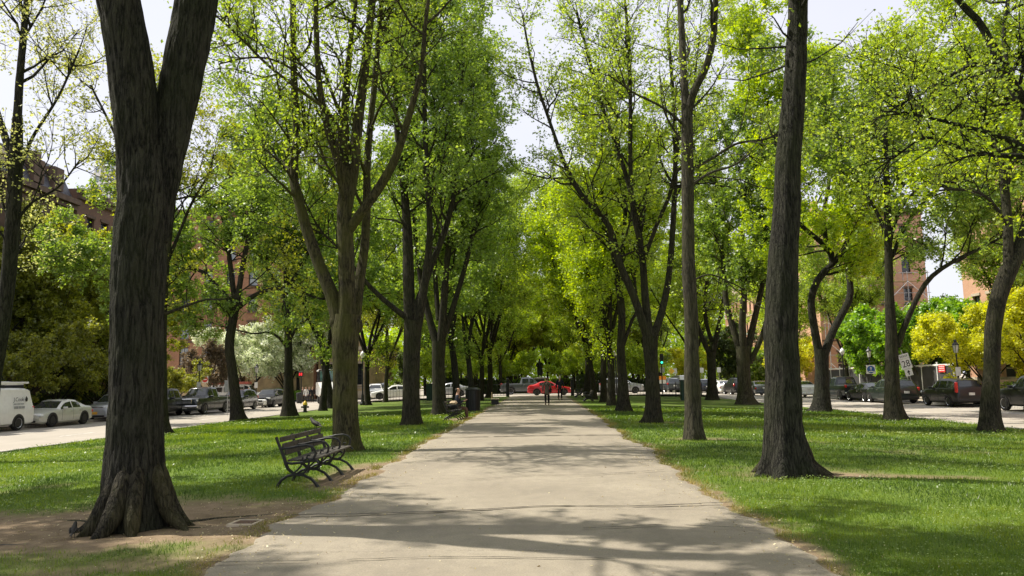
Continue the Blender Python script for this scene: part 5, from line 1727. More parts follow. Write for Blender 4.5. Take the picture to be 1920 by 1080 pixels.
def car(kind, paint, label, L=4.7, W=1.84, H=1.45, plate_front='plate_white', plate_rear='plate_white', tail='std', roofrack=False, rim='alloy', group=None, wheel_r=.33, glass='car_glass', lower=None):
    K = {
     'sedan': dict(st=[(.500, .36, .50, .56, .66), (.490, .26, .58, .68, .80), (.440, .20, .68, .76, .93), (.30, .19, .80, .88, 1), (.185, .19, .88, .945, 1), (.03, .19, .905, 1.355, 1), (-.08, .19, .92, 1.43, 1), (-.20, .19, .93, 1.385, 1), (-.365, .2, .96, 1.08, .99), (-.455, .22, .96, 1.03, .95), (-.492, .28, .86, .92, .87), (-.500, .36, .62, .66, .78)],
                   ws=(.175, .04), rw=(-.21, -.355), sw=[(.145, -.065), (-.085, -.235)], wb=(.305, -.295), Hn=1.43),
     'suv': dict(st=[(.500, .36, .60, .70, .70), (.488, .28, .80, .90, .84), (.440, .24, .92, 1.00, .94), (.30, .23, 1.0, 1.07, 1), (.225, .23, 1.03, 1.12, 1), (.09, .23, 1.05, 1.58, 1), (-.02, .23, 1.06, 1.68, 1), (-.25, .23, 1.08, 1.67, 1), (-.41, .24, 1.10, 1.58, .98), (-.475, .27, 1.08, 1.16, .94), (-.492, .30, .95, 1.0, .90), (-.500, .38, .62, .66, .82)],
                 ws=(.215, .10), rw=(-.418, -.47), sw=[(.185, -.02), (-.04, -.215), (-.235, -.385)], wb=(.30, -.285), Hn=1.68),
     'pickup': dict(st=[(.500, .40, .80, .92, .82), (.490, .32, 1.0, 1.08, .90), (.44, .30, 1.12, 1.17, .96), (.27, .28, 1.16, 1.20, 1), (.215, .28, 1.17, 1.24, 1), (.12, .28, 1.18, 1.82, 1), (.04, .28, 1.18, 1.92, 1), (-.10, .28, 1.18, 1.88, 1), (-.135, .28, 1.18, 1.24, 1), (-.30, .3, 1.18, 1.22, 1), (-.492, .32, 1.18, 1.22, .99), (-.500, .40, 1.05, 1.10, .96)],
                    ws=(.205, .125), rw=(-.112, -.13), sw=[(.17, .05), (.035, -.085)], wb=(.315, -.30), Hn=1.92),
     'van': dict(st=[(.500, .36, .70, .80, .78), (.488, .30, .95, 1.02, .90), (.44, .28, 1.08, 1.14, .96), (.36, .27, 1.14, 1.24, 1), (.27, .27, 1.18, 1.95, 1), (.20, .27, 1.18, 2.08, 1), (0, .27, 1.18, 2.12, 1), (-.40, .27, 1.18, 2.10, 1), (-.465, .28, 1.18, 2.02, .99), (-.492, .30, 1.14, 1.55, .97), (-.500, .40, .80, 1.0, .94)],
                 ws=(.352, .282), rw=None, sw=[(.30, .20)], wb=(.32, -.285), Hn=2.12)}[kind]
    sz = H / K['Hn']; w = W / 2
    st = np.array(K['st'])
    xs = np.unique(np.concatenate([st[:, 0], np.linspace(-.5, .5, 44)]))
    order = np.argsort(st[:, 0]); sx = st[order, 0]
    zb, zbelt, ztop, ws_ = [np.interp(xs, sx, st[order, i]) for i in (1, 2, 3, 4)]
    cab = np.clip((ztop - zbelt - .08) / .3, 0, 1)
    wr = .90 - (.17 if kind != 'van' else .08) * cab
    def sec(zb_, zl, zt, ws1, wr1):
        W_ = w * ws1
        return [(0, zb_), (W_ * .84, zb_), (W_ * .975, zb_ + .09), (W_, zb_ + .5 * (zl - zb_)), (W_ * .985, zl - .06), (W_ * .945, zl), (W_ * (wr1 + .03 * (1 - (zt - zl) / .5)) , zt - min(.07, (zt - zl) * .5)), (W_ * wr1 * .86, zt), (0, zt + .02)]
    secs = [sec(*[float(k) for k in q]) for q in zip(zb, zbelt, ztop, ws_, wr)]
    def S(x, j, f, side):
        """surface point between profile points j and j+1 at fraction f"""
        i = min(max(int(np.searchsorted(xs, x)) - 1, 0), len(xs) - 2)
        t = (x - xs[i]) / (xs[i + 1] - xs[i])
        a = np.array(secs[i][j]) * (1 - f) + np.array(secs[i][j + 1]) * f
        b = np.array(secs[i + 1][j]) * (1 - f) + np.array(secs[i + 1][j + 1]) * f
        p = a * (1 - t) + b * t
        return np.array([x * L, side * p[0], p[1] * sz])
    root = empty('parked_car', (0, 0, 0), 0, label, {'sedan': 'car', 'suv': 'car', 'pickup': 'pickup truck', 'van': 'van'}[kind], group)
    V = []
    for x, q in zip(xs, secs):
        row = [(x * L, -p[0], p[1] * sz) for p in q[:0:-1][::-1][::-1]]
        left = [(x * L, -p[0], p[1] * sz) for p in q[1:8]]
        right = [(x * L, p[0], p[1] * sz) for p in q[1:8]]
        ring = [(x * L, 0, q[0][1] * sz)] + right + [(x * L, 0, q[8][1] * sz)] + left[::-1]
        V += ring
    m = 16; F_ = []
    for i in range(len(xs) - 1):
        for k in range(m):
            k2 = (k + 1) % m
            F_.append((i * m + k, i * m + k2, (i + 1) * m + k2, (i + 1) * m + k))
    F_.append(tuple(range(m))[::-1]); F_.append(tuple((len(xs) - 1) * m + k for k in range(m)))
    b = MB().add(V, F_).build('body', paint, root, smooth_=False)
    for pl in b.data.polygons: pl.use_smooth = len(pl.vertices) == 4
    # sharp-ish look: keep the shoulder crease through an edge split
    es = b.modifiers.new('crease', 'EDGE_SPLIT'); es.split_angle = R(34)
    def patch(name, rows, mat, off, parent=root):
        """rows: list of lists of surface points -> thin shell pushed outwards"""
        rows = [[np.array(p) for p in r] for r in rows]
        nr, nc = len(rows), len(rows[0])
        a = rows[0][0]; n_ = np.cross(rows[0][-1] - a, rows[-1][0] - a); n_ = n_ / (np.linalg.norm(n_) + 1e-9)
        c = sum(sum(r) for r in rows) / (nr * nc)
        if np.dot(n_, c - np.array([c[0] * .8, 0, .7 * sz])) < 0: n_ = -n_
        V1 = [p + n_ * off for r in rows for p in r]; V0 = [p - n_ * .01 for r in rows for p in r]
        Fq = []
        for i in range(nr - 1):
            for j in range(nc - 1):
                q = (i * nc + j, i * nc + j + 1, (i + 1) * nc + j + 1, (i + 1) * nc + j)
                Fq.append(q); Fq.append(tuple(nr * nc + k for k in q[::-1]))
        return MB().add(V1 + V0, Fq).build(name, mat, parent)
    a, c = K['ws']
    def top_rows(x0, x1, n=6):
        out = []
        for x in np.linspace(x0, x1, n):
            out.append([S(x, 7, .02, -1), S(x, 7, .5, -1), S(x, 7, 1, 1), S(x, 7, .5, 1), S(x, 7, .02, 1)])
        return out
    patch('windscreen', top_rows(a, c), glass, .008)
    if K['rw']: patch('rear_window', top_rows(*K['rw']), glass, .008)
    if kind == 'suv':
        pass
    for side in (-1, 1):
        for (x0, x1) in K['sw']:
            rows = [[S(x, 5, f, side) for f in (.12, .5, .9)] for x in np.linspace(x0, x1, 6)]
            patch('window', rows, glass, .006)
    # wheels
    for fx in K['wb']:
        for side in (-1, 1):
            cx = fx * L; r = wheel_r
            arch = MB()
            pts = [(cx + (r + .075) * math.cos(t_), r + (r + .075) * math.sin(t_)) for t_ in np.linspace(-.35, math.pi + .35, 15)]
            arch.prism(pts, 1, side * (w * .80), side * (w + .004)); arch.build('wheel_arch', 'black_plastic', root)
            wh = empty('wheel', (cx, side * (w - .10), r)); wh.parent = root; wh.location = (cx, side * (w - .10), r)
            ty = MB().lathe([(r * .62, -.11), (r * .93, -.11), (r, -.07), (r, .07), (r * .93, .115), (r * .66, .115), (r * .62, .09)], (0, 0, 0), 20, axis=1)
            if side < 0: ty.V = [(x, -y, z) for x, y, z in ty.V]
            ty.build('tyre', 'tyre', wh, smooth_=False)
            rm = MB().lathe([(.0, side * .075), (r * .17, side * .09), (r * .17, side * .06), (.0, side * .06)], (0, 0, 0), 10, axis=1)
            rm.lathe([(r * .56, side * .08), (r * .66, side * .118), (r * .66, side * .09), (r * .56, side * .06)], (0, 0, 0), 18, axis=1)
            for s in range(5):
                an = 2 * math.pi * s / 5 + .3
                d = np.array([math.cos(an), 0, math.sin(an)]); pn = np.array([-d[2], 0, d[0]])
                i0, i1 = d * r * .12, d * r * .60
                q = [i0 - pn * r * .10, i1 - pn * r * .13, i1 + pn * r * .13, i0 + pn * r * .10]
                rm.add([(p[0], side * .085, p[2]) for p in q] + [(p[0], side * .05, p[2]) for p in q], [(0, 1, 2, 3), (7, 6, 5, 4), (0, 4, 5, 1), (1, 5, 6, 2), (2, 6, 7, 3), (3, 7, 4, 0)])
            rm.build('rim', rim, wh)
    # front and rear details, found on the surface
    zl = {'sedan': .64, 'suv': .86, 'pickup': .98, 'van': .92}[kind] * sz
    xf = .5 * L
    def fx_at(z, fr, end):
        """x of the body surface near an end at height z and width fraction fr"""
        best = xf if end > 0 else -xf
        for i in (range(len(xs) - 1, -1, -1) if end > 0 else range(len(xs))):
            q = secs[i]
            if q[8][1] * sz >= z and q[3][0] >= fr * w and q[1][1] * sz <= z:
                return xs[i] * L
        return best
    for side in (-1, 1):
        hw, hh = (.20, .07) if kind == 'sedan' else ((.17, .10) if kind == 'suv' else (.15, .13))
        x = fx_at(zl, .70, 1)
        y0, y1 = sorted((side * w * .52, side * w * .90))
        MB().box(x - .25, x + .012, y0, y1, zl - hh, zl + hh * .6, .03).build('headlight', 'lamp_glass', root)
        x = fx_at(zl + .1 * sz, .74, -1)
        if tail == 'tall':
            y0, y1 = sorted((side * w * .80, side * w * .955))
            MB().box(x - .012, x + .20, y0, y1, zl * .98, zl + .62 * sz, .04).build('taillight', 'tail_red', root)
        else:
            y0, y1 = sorted((side * w * (.60 if kind == 'sedan' else .78), side * w * .95))
            MB().box(x - .012, x + .20, y0, y1, zl + .02, zl + (.18 if kind == 'sedan' else .26), .03).build('taillight', 'tail_red', root)
        # mirror
        mx = K['ws'][0] * L - .35
        y0, y1 = sorted((side * (w * .93), side * (w + .17)))
        zz = float(np.interp(K['ws'][0] - .05, sx, st[order, 2])) * sz + .02
        MB().box(mx - .06, mx + .06, y0, y1, zz, zz + .13, .03).build('mirror', paint if kind != 'van' else 'black_plastic', root)
        # door handles
        for fxh in ((K['sw'][0][1] + .03), (K['sw'][1][1] + .03) if len(K['sw']) > 1 else K['sw'][0][1]):
            p_ = S(fxh, 4, .2, side)
            y0, y1 = sorted((p_[1], p_[1] + side * .03))
            MB().box(p_[0] - .09, p_[0] + .09, y0, y1, p_[2] - .09, p_[2] - .06).build('door_handle', 'chrome' if kind != 'van' else 'black_plastic', root)
        # door seams
        for fs in [K['sw'][0][0] - .01] + [s_[1] - .012 for s_ in K['sw']][:2]:
            q = [S(fs, 2, 0.2, side), S(fs, 3, 0, side), S(fs, 4, 0, side), S(fs, 5, 0, side)]
            MB().tube([p_ + np.array([0, side * .001, 0]) for p_ in q], .006, 4).build('door_seam', 'black_plastic', root)
    x = fx_at(zl - .06, .3, 1)
    gw = .52 if kind != 'pickup' else .5
    g0, g1 = (zl - .13 * sz, zl + .04) if kind in ('sedan', 'suv') else (zl - .22, zl + .14)
    MB().box(x - .1, x + .018, -w * gw, w * gw, g0, g1, .03).build('grille', 'chrome' if kind == 'pickup' else 'black_plastic', root)
    mb = MB()
    for k in range(3): mb.box(x + .019, x + .026, -w * gw * .94, w * gw * .94, g0 + .02 + k * (g1 - g0) / 3, g0 + .02 + k * (g1 - g0) / 3 + .03)
    mb.build('grille_bar', 'black_plastic' if kind == 'pickup' else 'chrome', root)
    x = fx_at(.42 * sz, .5, 1)
    MB().box(x - .1, x + .022, -w * .62, w * .62, .28, .40 * sz, .03).build('air_intake', 'black_plastic', root)
    if kind == 'pickup':
        MB().box(xf - .08, xf + .07, -w * .95, w * .95, .48, .66, .04).build('bumper', 'chrome', root)
        MB().box(-xf - .08, -xf + .05, -w * .93, w * .93, .48, .62, .04).build('bumper', 'chrome', root)
        MB().box(-.49 * L, -.145 * L, -w * .82, w * .82, 1.19 * sz, 1.255 * sz, .02).build('bed_cover', 'black_plastic', root)
        MB().box(-xf - .004, -xf + .05, -w * .78, w * .78, .70, 1.16 * sz, .02).build('tailgate', paint, root)
    else:
        MB().box(-xf - .03, -xf + .15, -w * .86, w * .86, .30, .50 * sz, .05).build('bumper', 'black_plastic' if kind == 'suv' else paint, root)
    xp = -xf - .012
    zp = .78 * sz if kind in ('sedan', 'suv') else .60
    xr_ = fx_at(zp, .2, -1)
    MB().box(min(xr_, -xf) - .045, -xf + .1, -.16, .16, zp - .075, zp + .075).build('licence_plate', plate_rear, root)
    MB().box(xf - .05, xf + .035, -.16, .16, .44, .59).build('licence_plate', plate_front, root)
    if roofrack:
        for side in (-1, 1):
            mb = MB(); yy = side * w * .62
            mb.tube([(L * .03, yy, H * 1.005), (L * .0, yy, H + .07), (-L * .28, yy, H + .06), (-L * .31, yy, H * .99)], .022, 6)
            mb.build('roof_rail', 'black_plastic', root)
    return root

def carpaint(name, col, metal=.3, coat=.8, rough=.35):
    return pmat(name, col, rough, metal, vary=.03, coat=coat, spec=.5)
carpaint('paint_white', (.80, .80, .78), 0, .7, .4)
carpaint('paint_silverbeige', (.62, .62, .56), .1)
carpaint('paint_silver', (.42, .43, .46), .5)
carpaint('paint_black', (.006, .0065, .008), .0, .25, .35)
carpaint('paint_darkgreen', (.010, .016, .018), .2, .6, .3)
carpaint('paint_navy', (.012, .018, .035), .3, .8, .3)
carpaint('paint_red', (.56, .012, .025), .1, .9, .3)
carpaint('paint_grey', (.09, .10, .11), .4)
carpaint('paint_greengrey', (.022, .032, .028), .3, .6)

def place_car(o, x, y, ang, z=None, name=None):
    """ang: heading, 0 = +X, 90 = +Y"""
    zz = float(RZ(x, y)) if z is None else z
    o.location = (x, y, zz + .003); o.rotation_euler = (0, 0, R(ang))
    if name: o.name = name
    return o
def by_wheel(o, u, v, fx, L, W, toward, zr=ROADZ):
    """place a parked car so that its road-side wheel (fraction fx of length) stands at pixel u,v"""
    p = onground(u, v, zr)
    sx_ = 1 if p[0] < 0 else -1           # the road side of the car looks towards the mall
    x = p[0] - sx_ * (W / 2 - .05)
    y = p[1] - (fx * L if toward > 0 else -fx * L)
    o.location = (x, y, zr + .003)
    o.rotation_euler = (0, 0, R(90 if toward > 0 else -90))
    return o
GPL, GPR = 'cars parked along the left kerb', 'cars parked along the right kerb'
o = by_wheel(car('van', 'paint_white', 'white panel van with ladder rack and small black lettering at left edge', 5.7, 2.0, 2.10, wheel_r=.37, group=GPL), 32, 807.5, -.285, 5.7, 2.0, -1)
van = o; van.name = 'parked_van'
# ladder rack on the van, lettering on its road side (+y side after the turn is the mall side)
for s in (-.6, .6):
    MB().tube([(-2.4, s, 2.27), (1.2, s, 2.27)], .03, 6).build('rack_rail', 'white_paint', van)
for xx in (-2.2, -.8, .7):
    MB().box(xx - .03, xx + .03, -.75, .75, 2.10, 2.24).build('rack_bar', 'black_plastic', van)
t = empty('ladder', (0, 0, 0), 0, 'white ladder and pipe lashed on the rack of the white van', 'ladder')
t.location = van.location; t.rotation_euler = van.rotation_euler
for s in (.25, .62):
    MB().box(-2.75, 1.3, s - .04, s + .04, 2.305, 2.40, .01).build('side_rail', 'white_paint', t)
for xx in np.arange(-2.6, 1.2, .33):
    MB().box(xx, xx + .04, .29, .58, 2.33, 2.37).build('rung', 'white_paint', t)
MB().tube([(-2.6, -.3, 2.36), (1.3, -.3, 2.36)], .07, 10).build('pipe', 'white_paint', t)

def text_obj(name, s, size, mat, parent, loc, rot, ext=.002, align='CENTER'):
    cu = bpy.data.curves.new(name, 'FONT'); cu.body = s; cu.size = size; cu.extrude = ext; cu.align_x = align; cu.align_y = 'CENTER'
    cu.materials.append(MATS[mat])
    tmp = bpy.data.objects.new(name, cu); COL.objects.link(tmp)
    dg = bpy.context.evaluated_depsgraph_get()
    me = bpy.data.meshes.new_from_object(tmp.evaluated_get(dg))
    bpy.data.objects.remove(tmp)
    me.name = name
    o = link(name, me, None, parent, loc, rot)
    return o
# road side of a car heading -Y on the left road is its local +y ... local +y = world +X when heading -Y
text_obj('lettering', 'J.Cook', .27, 'ink', van, (-1.55, 1.004, 1.52), (R(90), 0, R(180)))
for z0_, h_, segs in ((1.27, .06, ((-1.95, -1.72), (-1.68, -1.45), (-1.41, -1.20))), (1.07, .12, ((-2.02, -1.83), (-1.79, -1.60), (-1.55, -1.24)))):
    for s0, s1 in segs:
        MB().box(s0, s1, 1.001, 1.008, z0_, z0_ + h_).build('print_line', 'sign_grey', van)      # too small to read in the photograph
MB().prism([(-2.20, 1.42), (-2.07, 1.40), (-2.02, 1.52), (-2.10, 1.68), (-2.17, 1.62), (-2.23, 1.54)], 1, 1.000, 1.006).build('emblem', 'ink', van)

o = by_wheel(car('sedan', 'paint_silverbeige', 'pale silver beige sedan parked behind the white van', 4.75, 1.85, 1.43, rim='black_plastic', group=GPL, wheel_r=.35), 97, 801, .305, 4.75, 1.85, -1)
sed = o
o = car('suv', 'paint_silver', 'silver car with an orange plate, half hidden by the huge trunk', 4.8, 1.88, 1.66, plate_front='plate_orange', roofrack=True, group=GPL)
place_car(o, sed.location[0] + .05, sed.location[1] + 6.3, -90)
o = by_wheel(car('pickup', 'paint_black', 'black pickup truck parked right of the huge trunk', 5.9, 2.0, 1.9, wheel_r=.40, group=GPL), 307, 782, .315, 5.9, 2.0, -1); o.name = 'parked_pickup'
pk1 = o
o = by_wheel(car('pickup', 'paint_darkgreen', 'dark green pickup truck with a big chrome grille', 5.9, 2.0, 1.95, wheel_r=.42, group=GPL), 383, 777, .315, 5.9, 2.0, -1); o.name = 'parked_pickup'
pk2 = o
o = by_wheel(car('suv', 'paint_black', 'black crossover with pale windscreen parked by the second lamp', 4.6, 1.85, 1.65, group=GPL), 513, 764, .30, 4.6, 1.85, -1)
place_car(car('suv', 'paint_navy', 'dark blue crossover behind the chrome grilled pickup', 4.7, 1.86, 1.7, group=GPL), pk2.location[0] + .05, pk2.location[1] + 6.6, -90)
place_car(car('sedan', 'paint_white', 'white sedan squeezed behind the dark blue crossover', 4.6, 1.82, 1.43, group=GPL), pk2.location[0] + .05, pk2.location[1] + 13.2, -90)
# right kerb
o = by_wheel(car('suv', 'paint_black', 'black hatchback SUV with tall red tail lights below the lantern post', 4.55, 1.82, 1.68, tail='tall', group=GPR), 1780, 763, -.285, 4.55, 1.82, 1)
crv = o
o = by_wheel(car('suv', 'paint_greengrey', 'dark green grey SUV parked behind the tree by the 28 sign', 4.75, 1.9, 1.68, group=GPR, roofrack=True), 1664, 757, -.285, 4.75, 1.9, 1)
o = by_wheel(car('sedan', 'paint_black', 'black sedan with a bright tail light parked ahead of the green grey SUV', 4.7, 1.82, 1.42, group=GPR), 1621.5, 754, -.295, 4.7, 1.82, 1)
o = by_wheel(car('pickup', 'paint_darkgreen', 'dark pickup truck parked below the blue round sign', 5.7, 1.98, 1.88, wheel_r=.40, group=GPR), 1575.5, 750, -.30, 5.7, 1.98, 1); o.name = 'parked_pickup'
o = by_wheel(car('suv', 'paint_black', 'tall black SUV cut off by the right picture edge', 5.1, 1.98, 1.9, wheel_r=.39, group=GPR), 1885, 770, .30, 5.1, 1.98, 1)
place_car(car('sedan', 'paint_white', 'white car parked beyond the dark pickup at right', 4.6, 1.82, 1.5, group=GPR), 24.1, 73.5, 90)
# moving and far cars
o = place_car(car('pickup', 'paint_grey', 'grey and silver pickup truck crossing at the end of the path', 5.9, 2.0, 1.9, wheel_r=.42), at(988, 720, 88)[0], 88, 0); o.name = 'pickup_truck'
o = place_car(car('sedan', 'paint_red', 'bright red sedan crossing at the end of the path', 4.6, 1.8, 1.46), at(1031, 720, 80.5)[0], 80.5, 0); o.name = 'car'
o = place_car(car('sedan', 'paint_white', 'white sedan turning at the left end of the cross street', 4.65, 1.84, 1.46), at(737, 730, 80)[0], 80, 195); o.name = 'car'
o = place_car(car('suv', 'paint_white', 'white SUV waiting behind the turning white sedan', 4.7, 1.9, 1.72, roofrack=True), at(704, 730, 90)[0], 90, -80); o.name = 'car'
o = place_car(car('van', 'paint_silver', 'silver van behind the white SUV at left', 5.0, 1.95, 2.0), at(714, 730, 103)[0], 103, -85); o.name = 'van'
o = place_car(car('sedan', 'paint_silver', 'silver car seen behind the green cabinet on the cross street', 4.65, 1.84, 1.46), at(841, 730, 84)[0], 84, 180); o.name = 'car'
o = place_car(car('suv', 'paint_silver', 'silver car behind the right lawn fence, left of the green signal', 4.7, 1.86, 1.66), at(1165, 730, 84)[0], 84, 0); o.name = 'car'
o = place_car(car('suv', 'paint_grey', 'grey car behind the fence below the orange sign', 4.7, 1.86, 1.66), at(1253, 730, 93)[0], 93, 100); o.name = 'car'
o = place_car(car('van', 'paint_white', 'white van behind the fence just left of the slim grey trunk', 5.2, 1.95, 2.2), at(1277, 730, 100)[0], 100, 95); o.name = 'van'
o = place_car(car('suv', 'paint_navy', 'dark blue car far up the right road beside a trunk', 4.7, 1.86, 1.66), at(1318, 730, 96)[0], 96, 92); o.name = 'car'
o = place_car(car('sedan', 'paint_white', 'white sedan driving away up the right road', 4.7, 1.86, 1.46), at(1354, 730, 88)[0], 88, 92); o.name = 'car'
o = place_car(car('suv', 'paint_black', 'black SUV driving away up the right road, right of the white sedan', 4.7, 1.9, 1.75), at(1381, 730, 83)[0], 83, 91); o.name = 'car'
o = place_car(car('sedan', 'paint_grey', 'dark grey sedan driving away beside the stout grey tree', 4.7, 1.85, 1.45), at(1420, 730, 79)[0], 79, 91); o.name = 'car'
for i in range(5):
    o = place_car(car('sedan' if i % 2 else 'suv', ('paint_black', 'paint_silver', 'paint_white', 'paint_navy', 'paint_grey')[i], 'distant %s car parked far up the right road' % ('black', 'silver', 'white', 'blue', 'grey')[i], 4.6, 1.85, 1.5 if i % 2 else 1.68, group='distant parked cars'), 24.3, 100 + i * 6.5, 90)
    o.name = 'parked_car'

# white shuttle van with red roof band crossing at left
t = car('van', 'paint_white', 'white shuttle van with a red roof band on the side street', 5.8, 2.0, 2.2, wheel_r=.36)
t.name = 'shuttle_van'; place_car(t, at(443, 730, 88)[0], 88, 4)
MB().box(-2.75, 1.5, -.86, .86, 2.16, 2.42, .04).build('roof_board', pmat('pink_red', (.70, .20, .16), .5), t)
for s in (-1, 1):
    for xx in (-2.3, -1.1, .1):
        y0, y1 = sorted((s * .93, s * .965)); MB().box(xx, xx + 1.0, y0, y1, 1.28, 1.80, .02).build('window', 'car_glass', t)

# tour vehicle: white boat-like bow, upright framed windscreen
t = empty('tour_vehicle', (at(620, 730, 74)[0], 74, float(RZ(-20.5, 74))), R(-72), 'white amphibious tour vehicle with sloping bow and framed windscreen', 'tour bus')
hull = MB()
sec_ = []
for x, wd, zb_, zt_ in ((4.4, .55, .95, 1.15), (4.1, .95, .80, 1.35), (3.4, 1.15, .62, 1.65), (2.4, 1.22, .55, 1.95), (1.6, 1.25, .52, 2.05), (-4.2, 1.25, .52, 2.05)):
    sec_.append([(x, -wd * .7, zb_), (x, wd * .7, zb_), (x, wd, zb_ + .3), (x, wd, zt_), (x, wd * .5, zt_ + .06), (x, -wd * .5, zt_ + .06), (x, -wd, zt_), (x, -wd, zb_ + .3)])
Vh = [p_ for s in sec_ for p_ in s]; Fh = [tuple(range(8))]
for i in range(len(sec_) - 1):
    for k in range(8): Fh.append((i * 8 + k, i * 8 + (k + 1) % 8, (i + 1) * 8 + (k + 1) % 8, (i + 1) * 8 + k))
Fh.append(tuple(range(40, 48))[::-1])
hull.add(Vh, Fh); hull.build('hull', 'paint_white', t)
fr = MB()
for y in (-1.12, 1.12): fr.box(1.4, 1.5, y - .05, y + .05, 2.08, 3.15, .01)
fr.box(1.38, 1.52, -1.17, 1.17, 3.12, 3.24, .02); fr.box(1.4, 1.5, -1.07, 1.07, 2.09, 2.17)
fr.build('windscreen_frame', 'black_plastic', t)
MB().box(1.43, 1.46, -1.06, 1.06, 2.18, 3.11).build('windscreen', pmat('green_glass', (.10, .22, .20), .05, spec=.8, vary=.4, scale=2), t)
MB().box(-4.1, 1.37, -1.2, 1.2, 3.12, 3.26, .05).build('canopy', 'white_paint', t)
for x in (-4, -2.2, -.4):
    for y in (-1.12, 1.12): MB().box(x, x + .07, y - .035, y + .035, 2.09, 3.118).build('canopy_post', 'black_plastic', t)
for x in (2.6, -1.6, -3.0):
    for y in (-.98, .98):
        MB().lathe([(0, y - .14), (.44, y - .14), (.50, y - .08), (.50, y + .08), (.44, y + .14), (0, y + .14)], (x, 0, .5), 18, axis=1).build('wheel', 'tyre', t)
MB().box(3.6, 4.0, -.7, .7, .35, .75, .05).build('axle_guard', 'stone_tan', t)
MB().tube([(4.16 - .10 * abs(y), y, 1.30 + .05 * math.sin(y * 19) + .10 * y) for y in np.linspace(-.62, .62, 40)], .022, 5).build('script', 'sign_red', t)
MB().lathe([(0, 0), (.14, .01), (.14, .05), (0, .06)], (4.2, .72, 1.2), 12, axis=0).build('headlight', 'lamp_glass', t)
MB().lathe([(0, 0), (.14, .01), (.14, .05), (0, .06)], (4.2, -.72, 1.2), 12, axis=0).build('headlight', 'lamp_glass', t)
# ------------------------------------------------------------------ benches
def bench(label, length=2.4, group=None):
    root = empty('park_bench', (0, 0, 0), 0, label, 'bench', group)
    bays = 3
    for i in range(bays + 1):
        y = length * i / bays
        f = MB()
        T = lambda pts, r, s=6: f.tube([(p[0], y, p[1]) for p in pts], r, s)
        # back post sweeping down into the seat rail
        T([(-.36, .80), (-.33, .72), (-.27, .58), (-.22, .46), (-.20, .38), (-.16, .30), (-.08, .235), (.02, .205), (.10, .22)], [.024, .024, .026, .03, .03, .026, .024, .022, .02])
        # seat rail
        T([(-.22, .40), (-.10, .385), (.05, .40), (.20, .425), (.29, .42), (.315, .39)], .021)
        # foot arch
        T([(-.33, 0), (-.32, .05), (-.27, .13), (-.17, .195), (-.04, .22), (.08, .205), (.20, .15), (.27, .08), (.31, .02), (.325, 0)], [.034, .026, .022, .022, .026, .022, .022, .024, .03, .036])
        # brace from arch to seat front
        T([(.02, .215), (.10, .25), (.15, .32), (.17, .41)], .018)
        T([(-.10, .225), (-.02, .28), (.04, .34), (.05, .39)], .015)
        # arm and its scroll
        T([(-.29, .615), (-.15, .625), (.0, .655), (.13, .665), (.22, .64), (.265, .58), (.265, .51), (.235, .45)], .019)
        T([(.235, .45), (.17, .44), (.13, .47), (.145, .51), (.185, .505)], .016)
        T([(.13, .455), (.085, .43), (.06, .45), (.075, .48)], .014)
        f.build('frame', 'iron_black', root)
    for b in range(bays):
        y0, y1 = length * b / bays + .022, length * (b + 1) / bays - .022
        for (x, z, t) in ((-.245, .555, 0), (-.285, .655, 0), (-.325, .755, 0)):
            m = MB().box(x + .012, x + .042, y0, y1, z - .040, z + .040, .006)
            m.build('back_slat', 'wood_grey', root)
        for k, x in enumerate((-.145, -.045, .055, .155, .250)):
            zz = .405 + (.0, .002, .008, .022, .022)[k]
            MB().box(x - .040, x + .040, y0, y1, zz + .010, zz + .038, .006).build('seat_slat', 'wood_grey', root)
    return root
def put_bench(o, x, y, rz):
    z = float(lawn_z(np.array([x]), np.array([y]))[0])
    o.location = (x, y, z); o.rotation_euler = (0, 0, rz); return o
b1 = bench('empty slatted bench with curled iron arms beside the path at left', group='benches along the path')
put_bench(b1, -3.84, 12.25, R(1))
b1.location.z -= .015
KB = {}
def kid_map():
    KB.clear()
    for c in bpy.data.objects:
        if c.parent: KB.setdefault(c.parent.name, []).append(c)
kid_map()
for (x, y, rz, lb) in ((-3.65, 31.6, 0, 'bench left of the path with a person and a bag on it'),
                       (3.35, 58.0, 180, 'dark bench right of the path behind the sixth trunk'),
                       (3.3, 70.5, 180, 'farthest dark bench right of the path near the gate post')):
    c = copy_tree(b1, (x, y, 0), R(rz), lb, 'benches along the path', None, KB)
    put_bench(c, x, y, R(rz))
b2 = [o for o in bpy.data.objects if o.get('label', '').startswith('bench left of the path')][0]

# ------------------------------------------------------------------ figures
def skin_obj(name, verts, edges, mat, parent=None, sub=2, root_i=0):
    """verts: (x,y,z,rx[,ry])"""
    me = bpy.data.meshes.new(name)
    me.from_pydata([v[:3] for v in verts], edges, [])
    me.materials.append(MATS[mat])
    o = bpy.data.objects.new(name, me); COL.objects.link(o)
    if parent: o.parent = parent
    s = o.modifiers.new('skin', 'SKIN')
    s.use_smooth_shade = True
    sv = me.skin_vertices[0].data
    for i, v in enumerate(verts):
        sv[i].radius = (v[3], v[4] if len(v) > 4 else v[3])
        sv[i].use_root = (i == root_i)
    m = o.modifiers.new('smooth', 'SUBSURF'); m.levels = sub; m.render_levels = sub
    dg = bpy.context.evaluated_depsgraph_get()
    ev = o.evaluated_get(dg)
    m2 = bpy.data.meshes.new_from_object(ev)
    m2.name = name
    mats = list(me.materials)
    o.modifiers.clear()
    o.data = m2
    if len(m2.materials) == 0: m2.materials.append(MATS[mat])
    for p in m2.polygons: p.use_smooth = True
    return o

